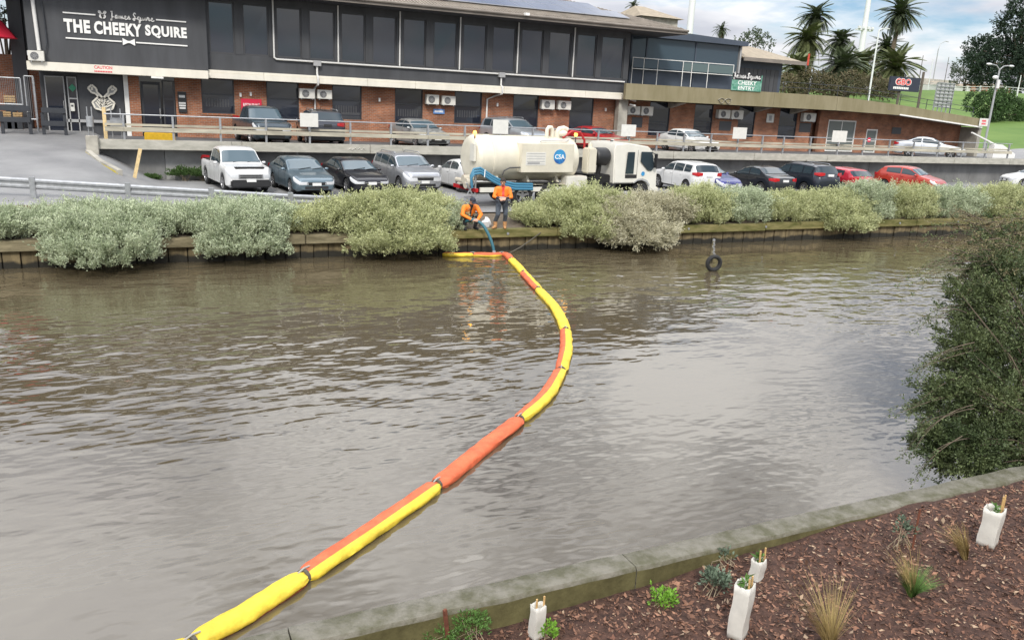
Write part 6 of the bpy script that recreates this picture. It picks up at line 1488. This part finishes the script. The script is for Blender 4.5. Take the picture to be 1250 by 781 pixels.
# double-arm lamp post at the low end of the balcony
lp = AZ(1203, 164, 2.75); Yl = 47.0; b0 = AY(1205, 160, Yl); tz = AY(1220, 84, Yl).z
t = thing('street_lamp', 'old grey double arm street lamp at the low balcony end', 'lamp post', (b0.x, Yl, 2.6), world_parts=True)
B().tube([(b0.x, Yl, 2.4), (b0.x+.05, Yl, tz)], [.11, .07], 10).build('shaft', MT['pole_grey'], t, smooth=50)
for s in (-1, 1):
    B().tube([(b0.x+.05, Yl, tz-.1), (b0.x+.05+s*.45, Yl, tz+.22), (b0.x+.05+s*1.2, Yl, tz+.30)], .045, 8).build('arm', MT['pole_grey'], t, smooth=60)
    h = B(); h.ball((b0.x+.05+s*1.4, Yl, tz+.28), (.32, .14, .09)); h.build('lamp_head', MT['mast_white'], t, smooth=60)
B().bbox(b0.x-.12, b0.x+.18, Yl-.2, Yl-.1, tz-1.6, tz-.9, .02).build('control_box', MT['far_white'], t)
B().ball((b0.x-.7, Yl-.3, tz-.75), (.28, .2, .16)).build('loudhailer', MT['far_white'], t, smooth=60)
# billboard
Yk = 58; a, c = AY(1087, 93, Yk), AY(1120.5, 113, Yk)
t = thing('billboard', 'dark navy billboard with red rounded letters on a post', 'billboard', ((a.x+c.x)/2, Yk, 2.6), world_parts=True)
B().bbox(a.x, c.x, Yk-.1, Yk+.1, c.z, a.z, .02).build('panel', MT['billboard_navy'], t)
xm = a.x+(c.x-a.x)*.42; hh = a.z-c.z; B().tube([(xm, Yk+.2, 2.4), (xm, Yk+.2, a.z-.1)], .12, 8).build('post', MT['timber_pole'], t)
b = B(); text_on(b, 'GBO', lambda u, v: (u, Yk-.112, v), a.x+(c.x-a.x)*.16, a.x+(c.x-a.x)*.70, c.z+hh*.40, c.z+hh*.90, bold=.06); b.build('lettering_edge', MT['letter_white'], t)
mat('sign_red', (.72, .05, .05), .5); b = B(); text_on(b, 'GBO', lambda u, v: (u, Yk-.122, v), a.x+(c.x-a.x)*.18, a.x+(c.x-a.x)*.68, c.z+hh*.43, c.z+hh*.87, bold=.02); b.build('lettering', MT['sign_red'], t)
b = B()
for k in range(9): b.box(a.x+(c.x-a.x)*(.12+.058*k), a.x+(c.x-a.x)*(.165+.058*k), Yk-.113, Yk-.108, c.z+hh*.13, c.z+hh*.29)
b.build('small_lettering', MT['letter_white'], t)
B().tube([(a.x+(c.x-a.x)*.5, Yk-.1, a.z), (a.x+(c.x-a.x)*.5, Yk-.4, a.z+.2)], .05, 6).build('spot_lamp', MT['far_white'], t)
# lattice board
Yk = 62; a, c = AY(1145, 101, Yk), AY(1160, 134, Yk); t = thing('lattice_board', 'white lattice framed board standing on the grass', 'board', ((a.x+c.x)/2, Yk, 3), world_parts=True)
n = 5; m = 8
B().box(a.x, c.x, Yk+.08, Yk+.12, c.z+.2, a.z).build('backing', MT['far_white'], t)
for i in range(n): x = a.x+(c.x-a.x)*i/(n-1); B().box(x-.05, x+.05, Yk-.02, Yk+.07, 2.8, a.z).build('upright', MT['galv'], t)
for j in range(m): z = c.z+.2+(a.z-c.z-.2)*j/(m-1); B().box(a.x, c.x, Yk-.10, Yk-.021, z-.05, z+.05).build('cross_bar', MT['galv'], t)
# hilltop bridge / road parapet, white building strip, fences
Yk = 150; a, c = AY(1088, 92, Yk), AY(1166, 97, Yk)
t = thing('road_bridge', 'pale concrete road bridge on the hilltop', 'bridge', ((a.x+c.x)/2, Yk, 8), world_parts=True)
B().box(a.x, c.x, Yk-1, Yk+5, a.z-1.6, a.z-.2).build('parapet', MT['concrete'], t)
for u in (.05, .35, .65, .95): x = a.x+(c.x-a.x)*u; B().box(x-.5, x+.5, Yk-.8, Yk+2, 5, a.z-1.6).build('pier', MT['concrete'], t)
Yk = 142; a, c = AY(1150, 102, Yk), AY(1184, 110, Yk)
t = thing('white_shed', 'long low white shed on the hilltop', 'building', ((a.x+c.x)/2, Yk, 9), world_parts=True)
B().box(a.x, c.x, Yk, Yk+8, zhill(a.x, Yk)-1, a.z-.3).build('wall', MT['far_white'], t); B().add([(a.x-.4, Yk-.4, a.z-.3), (c.x+.4, Yk-.4, a.z-.3), (c.x+.4, Yk+4, a.z+.6), (a.x-.4, Yk+4, a.z+.6)], [(0, 1, 2, 3)]).build('roof', MT['tan_roof'], t)
Yk = 150; a, c = AY(1186, 101, Yk), AY(1235, 110, Yk)
t = thing('brick_house', 'low red brick house under the cypress', 'building', ((a.x+c.x)/2, Yk, 10), world_parts=True)
B().box(a.x, c.x, Yk, Yk+8, 8, c.z+.8).build('wall', MT['brick'], t); B().add([(a.x-.5, Yk-.5, c.z+.8), (c.x+.5, Yk-.5, c.z+.8), (c.x+.5, Yk+4, a.z+.4), (a.x-.5, Yk+4, a.z+.4)], [(0, 1, 2, 3)]).build('roof', MT['tan_roof'], t)
for u in (.2, .5, .8): x = a.x+(c.x-a.x)*u; B().box(x-1, x+1, Yk-.06, Yk-.002, c.z-1.0, c.z+.2).build('window', MT['window_glass'], t)
t = thing('post_rail_fence', 'white post and rail fence across the grass hill', 'fence', tuple(AY(1200, 118, 100)), world_parts=True)
prev = None
for px_, py_ in ((1165, 112), (1180, 114), (1195, 116.5), (1210, 119), (1225, 121), (1240, 123.5), (1255, 126)):
    Yk = 112-(px_-1165)*.18; p = AY(px_, py_, Yk); p.z = zhill(p.x, p.y); B().box(p.x-.1, p.x+.1, p.y-.1, p.y+.1, p.z-.3, p.z+1.1).build('post', MT['far_white'], t)
    if prev is not None:
        for h in (.5, .95): B().bar(prev+Vector((0, 0, h)), p+Vector((0, 0, h)), .08, .12).build('rail', MT['far_white'], t)
    prev = p
# white low wall where the railing ends
a = AY(1160, 168, 43.5); c = AY(1180, 185, 43.5)
t = thing('white_barrier', 'white painted barrier block at the end of deck', 'barrier', (62, 43.5, 2.6), world_parts=True)
x0, x1 = AY(1212, 175, 43.8).x, AY(1237, 185, 43.8).x
B().prism([(x0, 2.6), (x1, 2.6), (x1, 3.05), (x0+1.0, 3.75), (x0, 3.75)], lambda u, v, d: (u, d, v), 43.6, 44.1).build('block', MT['white_paint'], t)
B().bar((x0-2.6, 43.9, 4.6), (x1, 43.9, 3.1), .12, .1).build('coping', MT['white_paint'], t)
t = thing('roof_gable', 'distant tan hip roof above the pub roof', 'building', tuple(AY(808, 20, 75)), world_parts=True)
a, c, ap = AY(783, 14, 75), AY(836, 22, 75), AY(803, 7, 75)
zz = (a.z+c.z)/2-.3
B().add([(a.x, 75, zz), (c.x, 75, zz), (c.x, 82, zz), (a.x, 82, zz), (ap.x-.6, 78.5, ap.z+.2), (ap.x+.6, 78.5, ap.z+.2)], [(0, 1, 5, 4), (1, 2, 5), (2, 3, 4, 5), (3, 0, 4)]).build('roof', MT['tan_roof'], t)
B().box(a.x+.5, c.x-.5, 75.5, 81.5, 2.6, zz).build('wall', MT['concrete'], t)

# ================================================================ LEFT EDGE: UMBRELLA, FENCES, NEIGHBOUR WALL
b = thing('neighbour_wall', 'tall dark rendered wall beyond the left end of pub', 'wall', (-8, 49, 2.8), world_parts=True)
x1 = AY(33, 40, 47.5).x; x0 = AY(11, 40, 47.5).x
B().box(x0, x0+.6, 47.5, 48.2, 2.8, 12).build('pillar', MT['cladding'], b); B().box(x0+.6, x1, 47.8, 48.2, 6.6, 12).build('panel', MT['dark_metal'], b); B().box(x0-6, x1+.6, 49, 49.3, 2.8, 6.4).build('brick_base', MT['brick'], b)
mat('umbrella_red', (.62, .02, .05), .7)
uc = AY(-19, 30, 46.6); t = thing('parasol', 'red parasol at the left edge beside the pub', 'umbrella', (uc.x, 46.6, 2.86), world_parts=True)
n = 8; vs = [(uc.x, 46.6, uc.z+.75)]+[(uc.x+1.35*math.cos(k*2*math.pi/n+.4), 46.6+1.35*math.sin(k*2*math.pi/n+.4), uc.z-.55) for k in range(n)]+[(uc.x+.72*math.cos(k*2*math.pi/n+.4), 46.6+.72*math.sin(k*2*math.pi/n+.4), uc.z+.25) for k in range(n)]
B().add(vs, [(0, 9+k, 9+(k+1) % n) for k in range(n)]+[(9+k, 1+k, 1+(k+1) % n, 9+(k+1) % n) for k in range(n)]).build('canopy', MT['umbrella_red'], t); B().tube([(uc.x, 46.6, 2.86), (uc.x, 46.6, uc.z+.8)], .04, 8).build('pole', MT['galv'], t)
t = thing('mesh_fence', 'galvanised mesh gate and fence panel left of the pub door', 'fence', tuple(AY(30, 130, 45.5)), world_parts=True)
for (p0, p1, y0, y1) in ((-12, 28, 94, 128), (29, 46, 93, 146)):
    a, c = AY(p0, y0, 45.4), AY(p1, y1, 45.4)
    for q in ((a.x, a.z, c.x, a.z), (a.x, c.z, c.x, c.z), (a.x, a.z, a.x, c.z), (c.x, a.z, c.x, c.z)): B().tube([(q[0], 45.4, q[1]), (q[2], 45.4, q[3])], .035, 6).build('frame_tube', MT['galv'], t)
    w = B(); k = a.x
    while k < c.x: w.tube([(k, 45.4, c.z), (k, 45.4, a.z)], .006, 4); k += .075
    stuff(w.build('wire_mesh', MT['mesh_wire'], t))
B().tube([(c.x-.02, 45.4, 2.6), (c.x-.02, 45.4, a.z)], .04, 8).build('post', MT['galv'], t); B().tube([(a.x, 45.4, 2.6), (a.x, 45.4, c.z)], .04, 8).build('post', MT['galv'], t)
t = thing('rail_fence', 'black timber rail fence on the forecourt', 'fence', tuple(AY(30, 155, 44.2)), world_parts=True)
for (p0, p1, yy) in ((-10, 37, 131), (-10, 37, 145), (50, 80, 134), (50, 80, 150)):
    a, c = AY(p0, yy+(0), 44.4), AY(p1, yy+2, 44.4); z = (a.z+c.z)/2; B().bbox(a.x, c.x, 44.36, 44.44, z-.12, z+.12, .01).build('rail', MT['dark_metal'], t)
for p in (2, 36, 52, 79): x = AY(p, 145, 44.5).x; B().bbox(x-.07, x+.07, 44.45, 44.57, 2.5, 3.75, .01).build('post', MT['dark_metal'], t)
mat('straw', (.50, .34, .17), .9, var=.2, vscale=10)
for (p, y, s, l) in ((12, 121, .34, 'stacked pale timber crate behind the mesh fence'), (8, 140, .3, 'tan planter box behind the black rail fence'), (22, 141, .28, 'smaller tan planter beside the planter box')):
    a = AY(p, y, 46.3); t = thing('crate', l, 'crate', (a.x, 46.3, a.z-s/2), world_parts=True)
    for k in range(3): B().bbox(a.x-s*.7, a.x+s*.7, 46.1, 46.5, a.z-s/2+k*s/3+.01, a.z-s/2+(k+1)*s/3-.01, .01).build('slat', MT['straw'], t)
    B().box(a.x-s*.6, a.x+s*.6, 46.13, 46.47, 2.86, a.z-s/2).build('stand', MT['dark_metal'], t)
# weeds at the foot of the deck wall
mat('weed', (.05, .10, .02), .8, island=.35, coords='obj')
for (p, y, w_, h_, l) in ((226, 213, 1.2, .55, 'dark green weed clump against the deck wall'), (250, 214, .8, .5, 'weed clump behind the white ute'), (183, 220, .7, .18, 'low grassy weeds beside the leaning stake')):
    a = AY(p, y+4, 40.2); t = thing('weed_clump', l, 'plant', (a.x, 40.2, Z_PARK)); P, D = lobe_points(500, (0, 0, h_*.45), (w_*.6, .35, h_*.6), .3, .1); P1, D1, S1 = sprigs(P, unit(D+np.array([0, 0, .8])), RNG.uniform(.05, .15, len(P)), 6, .7)
    put('foliage', leaf_mesh('foliage', P1, D1, S1, .08, .018, MT['weed']), t); bush_branches((0, 0, -.05), [P[i] for i in range(10)], .012, MT['twig'], t)

# ================================================================ NEAR BANK: MULCH, GUARDS, PLANTS
mat('chip', (.088, .040, .025), .9, col2=(.20, .105, .066), vscale=5, island=.75, coords='pos'); mat('chip_pale', (.34, .24, .16), .9, island=.35, coords='pos')
n = 42000; X = RNG.uniform(.9, 11.5, n); Yc = RNG.uniform(3.2, 5.8, n)
Zc = np.array([zmulch(float(x), float(y)) for x, y in zip(X, Yc)])+RNG.uniform(-.004, .018, n)
D = RNG.normal(size=(n, 3)); D[:, 2] *= .28; D = unit(D); S = np.cross(D, np.array([0, 0, 1.0])+RNG.normal(size=(n, 3))*.35); S = unit(S)
pale = (RNG.random(n) < .08).astype(int); Lc = .014+.075*RNG.random(n)**2.2
stuff(put('mulch_chips', leaf_mesh('mulch_chips', np.stack([X, Yc, Zc], 1), D, S, Lc, Lc*RNG.uniform(.12, .32, n), [MT['chip'], MT['chip_pale']], pale, fold=.35)), 'reddish brown bark chips covering the bed', 'mulch')
mat('corflute', (.74, .72, .66), .6, var=.06, vscale=8, trans=.25, coords='obj'); mat('bamboo', (.50, .32, .13), .7, var=.15, vscale=12); mat('seedling', (.10, .20, .045), .6, island=.3, trans=.2, coords='obj'); mat('seedling_grey', (.11, .15, .10), .7, island=.3, coords='obj'); mat('lime', (.18, .36, .04), .6, island=.25, trans=.25, coords='obj')
def guard(p_bot, wpx, hpx, tilt, label, leaf=True, yaw=.4, stakes=((-.32, 0), (.34, .1)), sh=1.25):
    p = AZ(p_bot[0], p_bot[1], .62)
    for _ in range(3): p = AZ(p_bot[0], p_bot[1], zmulch(p.x, p.y))
    ppm = F/(M3.transposed() @ (p-CAM)).z; w = wpx/ppm/1.32; h = hpx/ppm*1.04
    t = thing('tree_guard', label, 'tree guard', (p.x, p.y, p.z-.02), yaw, 'white sleeves round the seedlings'); b = B(); n, m = 32, 8; vs = []
    for i in range(m+1):
        for j in range(n):
            a = 2*math.pi*j/n; ca, sa = math.cos(a), math.sin(a); k = (abs(ca)**18+abs(sa)**18)**(-1/18); k *= 1+.075*noise.noise((ca*1.1+p.x*5, sa*1.1, i*.33))
            vs.append((w/2*k*ca+tilt*h*i/m, w/2*k*sa*.9+.006*math.sin(i*.8), h*i/m+.018*noise.noise((ca*2, sa*2, 3))*(i == m)*2))
    b.add(vs, [(i*n+j, i*n+(j+1) % n, (i+1)*n+(j+1) % n, (i+1)*n+j) for i in range(m) for j in range(n)]); o = b.build('sleeve', MT['corflute'], t, smooth=60)
    sd = o.modifiers.new('s', 'SOLIDIFY'); sd.thickness = .004
    for (sx, dx) in stakes: B().tube([(sx*w, -.36*w, -.1), (sx*w+dx*.1+tilt*h, -.36*w+.02, h*sh)], .010, 6).build('stake', MT['bamboo'], t)
    if leaf:
        P = np.zeros((26, 3)); P[:, 2] = h*RNG.uniform(.85, 1.12, 26); P[:, 0] = tilt*h; D = unit(RNG.normal(size=(26, 3))+np.array([0, 0, .6])); S = unit(np.cross(D, rdir(26)))
        put('seedling', leaf_mesh('seedling', P, D, S, RNG.uniform(.05, .11, 26), .014, MT['seedling']), t)
    return t
guard((654, 776), 20, 44, .02, 'narrow white tree guard beside the small plant near the kerb', leaf=False, yaw=.2)
guard((900, 775), 29, 70, .04, 'tall white tree guard with two thick stakes', yaw=.5, stakes=((-.1, .05), (.42, -.1)), sh=1.12)
guard((923, 706), 20, 28, .02, 'short white tree guard just behind the tall one', yaw=.3, sh=1.5)
guard((1205, 662), 29, 46, .05, 'creased white tree guard nearest the overhanging bush', yaw=.35, stakes=((.0, .1), (.38, .1)), sh=1.35)
def spot(x, y):
    p = AZ(x, y, .62)
    for _ in range(3): p = AZ(x, y, zmulch(p.x, p.y))
    return p
mat('tussock_dry', (.38, .29, .12), .8, island=.3, coords='obj'); mat('tussock_green', (.10, .19, .04), .7, island=.3, coords='obj')
def tussock(x, y, n, h, spread, mtl, label, lean=(0, 0), extra=None):
    p = spot(x, y); t = thing('grass_tussock', label, 'grass', (p.x, p.y, p.z-.01), group=None)
    def blades(nm, n, h, spread, mtl, lean):
        b = B()
        for k in range(n):
            a = random.uniform(0, 6.283); s = random.random()**.6*spread; hh = h*random.uniform(.55, 1.1); dx, dy = math.cos(a)*s+lean[0]*random.uniform(.5, 1.2), math.sin(a)*s+lean[1]*random.uniform(.5, 1.2); w = random.uniform(.0022, .0042); r0 = .025
            pts = [Vector((math.cos(a)*r0*s/max(spread, .01)+dx*hh*u**1.4, math.sin(a)*r0+dy*hh*u**1.4, hh*(u-.28*u*u*(abs(dx)+abs(dy))))) for u in (0, .33, .66, 1)]
            sd = Vector((-math.sin(a+.7), math.cos(a+.7), 0))*w; vs = []
            for i, q in enumerate(pts): k2 = 1-.85*i/3; vs += [q-sd*k2, q+sd*k2]
            b.add(vs, [(i*2, i*2+1, i*2+3, i*2+2) for i in range(3)])
        b.build(nm, MT[mtl], t)
    blades('blades', n, h, spread, mtl, lean)
    if extra: blades('stalks', *extra)
    return t
tussock(1112, 727, 420, .34, .75, 'tussock_green', 'green grass tussock with dry stalks leaning left', extra=(110, .62, .28, 'tussock_dry', (-.42, .15)))
tussock(1178, 682, 260, .52, .25, 'tussock_dry', 'golden dry grass tuft leaning beside the creased guard', lean=(-.65, .1))
tussock(1012, 790, 260, .66, .55, 'tussock_dry', 'wide dry grass tussock at the front of bed', lean=(-.25, .15))
def small_plant(x, y, h, r, n, mtl, label, leaf=.05, per=8, up=.9, lw=.012):
    p = spot(x, y); t = thing('seedling_plant', label, 'plant', (p.x, p.y, p.z)); P, D = lobe_points(n, (0, 0, h*.5), (r, r, h*.5), .3, .2)
    P1, D1, S1 = sprigs(P, unit(D+np.array([0, 0, up])), RNG.uniform(.03, .09, n), per, .8); put('foliage', leaf_mesh('foliage', P1, D1, S1, RNG.uniform(.6, 1.2, len(P1))*leaf, lw, MT[mtl], fold=.3), t); bush_branches((0, 0, -.03), [P[i] for i in range(0, n, max(1, n//9))], .006, MT['twig'], t); return t
small_plant(873, 722, .20, .11, 60, 'seedling_grey', 'grey green leafy seedling left of the tall guard')
small_plant(806, 736, .07, .12, 40, 'lime', 'low bright green plant in the middle of the bed', leaf=.04)
small_plant(572, 782, .26, .17, 130, 'seedling', 'feathery light green shrub against the kerb', leaf=.035, lw=.006)
small_plant(535, 792, .20, .16, 90, 'seedling', 'fine green shrub beside the rusty post', leaf=.035, lw=.006)
small_plant(668, 777, .07, .06, 22, 'lime', 'tiny yellow green sprout beside the narrow guard', leaf=.035)
small_plant(1098, 668, .34, .07, 22, 'seedling_grey', 'thin grey seedling against the rusty stake', leaf=.05, per=6)
small_plant(884, 690, .14, .05, 10, 'seedling_grey', 'twiggy seedling behind the grey green seedling', leaf=.05, per=5)
def post(x, y, hpx, r, tilt, label):
    p = spot(x, y); ppm = F/(M3.transposed() @ (p-CAM)).z; h = hpx/ppm*1.04; b = B(); b.bbox(-r, r, -r*.8, r*.8, -.15, h, .004); o = b.build('rusty_stake', MT['rust']); o.location = p; o.rotation_euler = (0, R(tilt), R(20)); return tag(o, label, 'stake')
post(1114, 668, 50, .012, 0, 'thin rusty stake standing beside the grey seedling')
post(548, 792, 58, .018, -8, 'rusty steel post leaning by the kerb')
post(884, 716, 30, .010, 3, 'short rusty stake behind the leafy seedling')
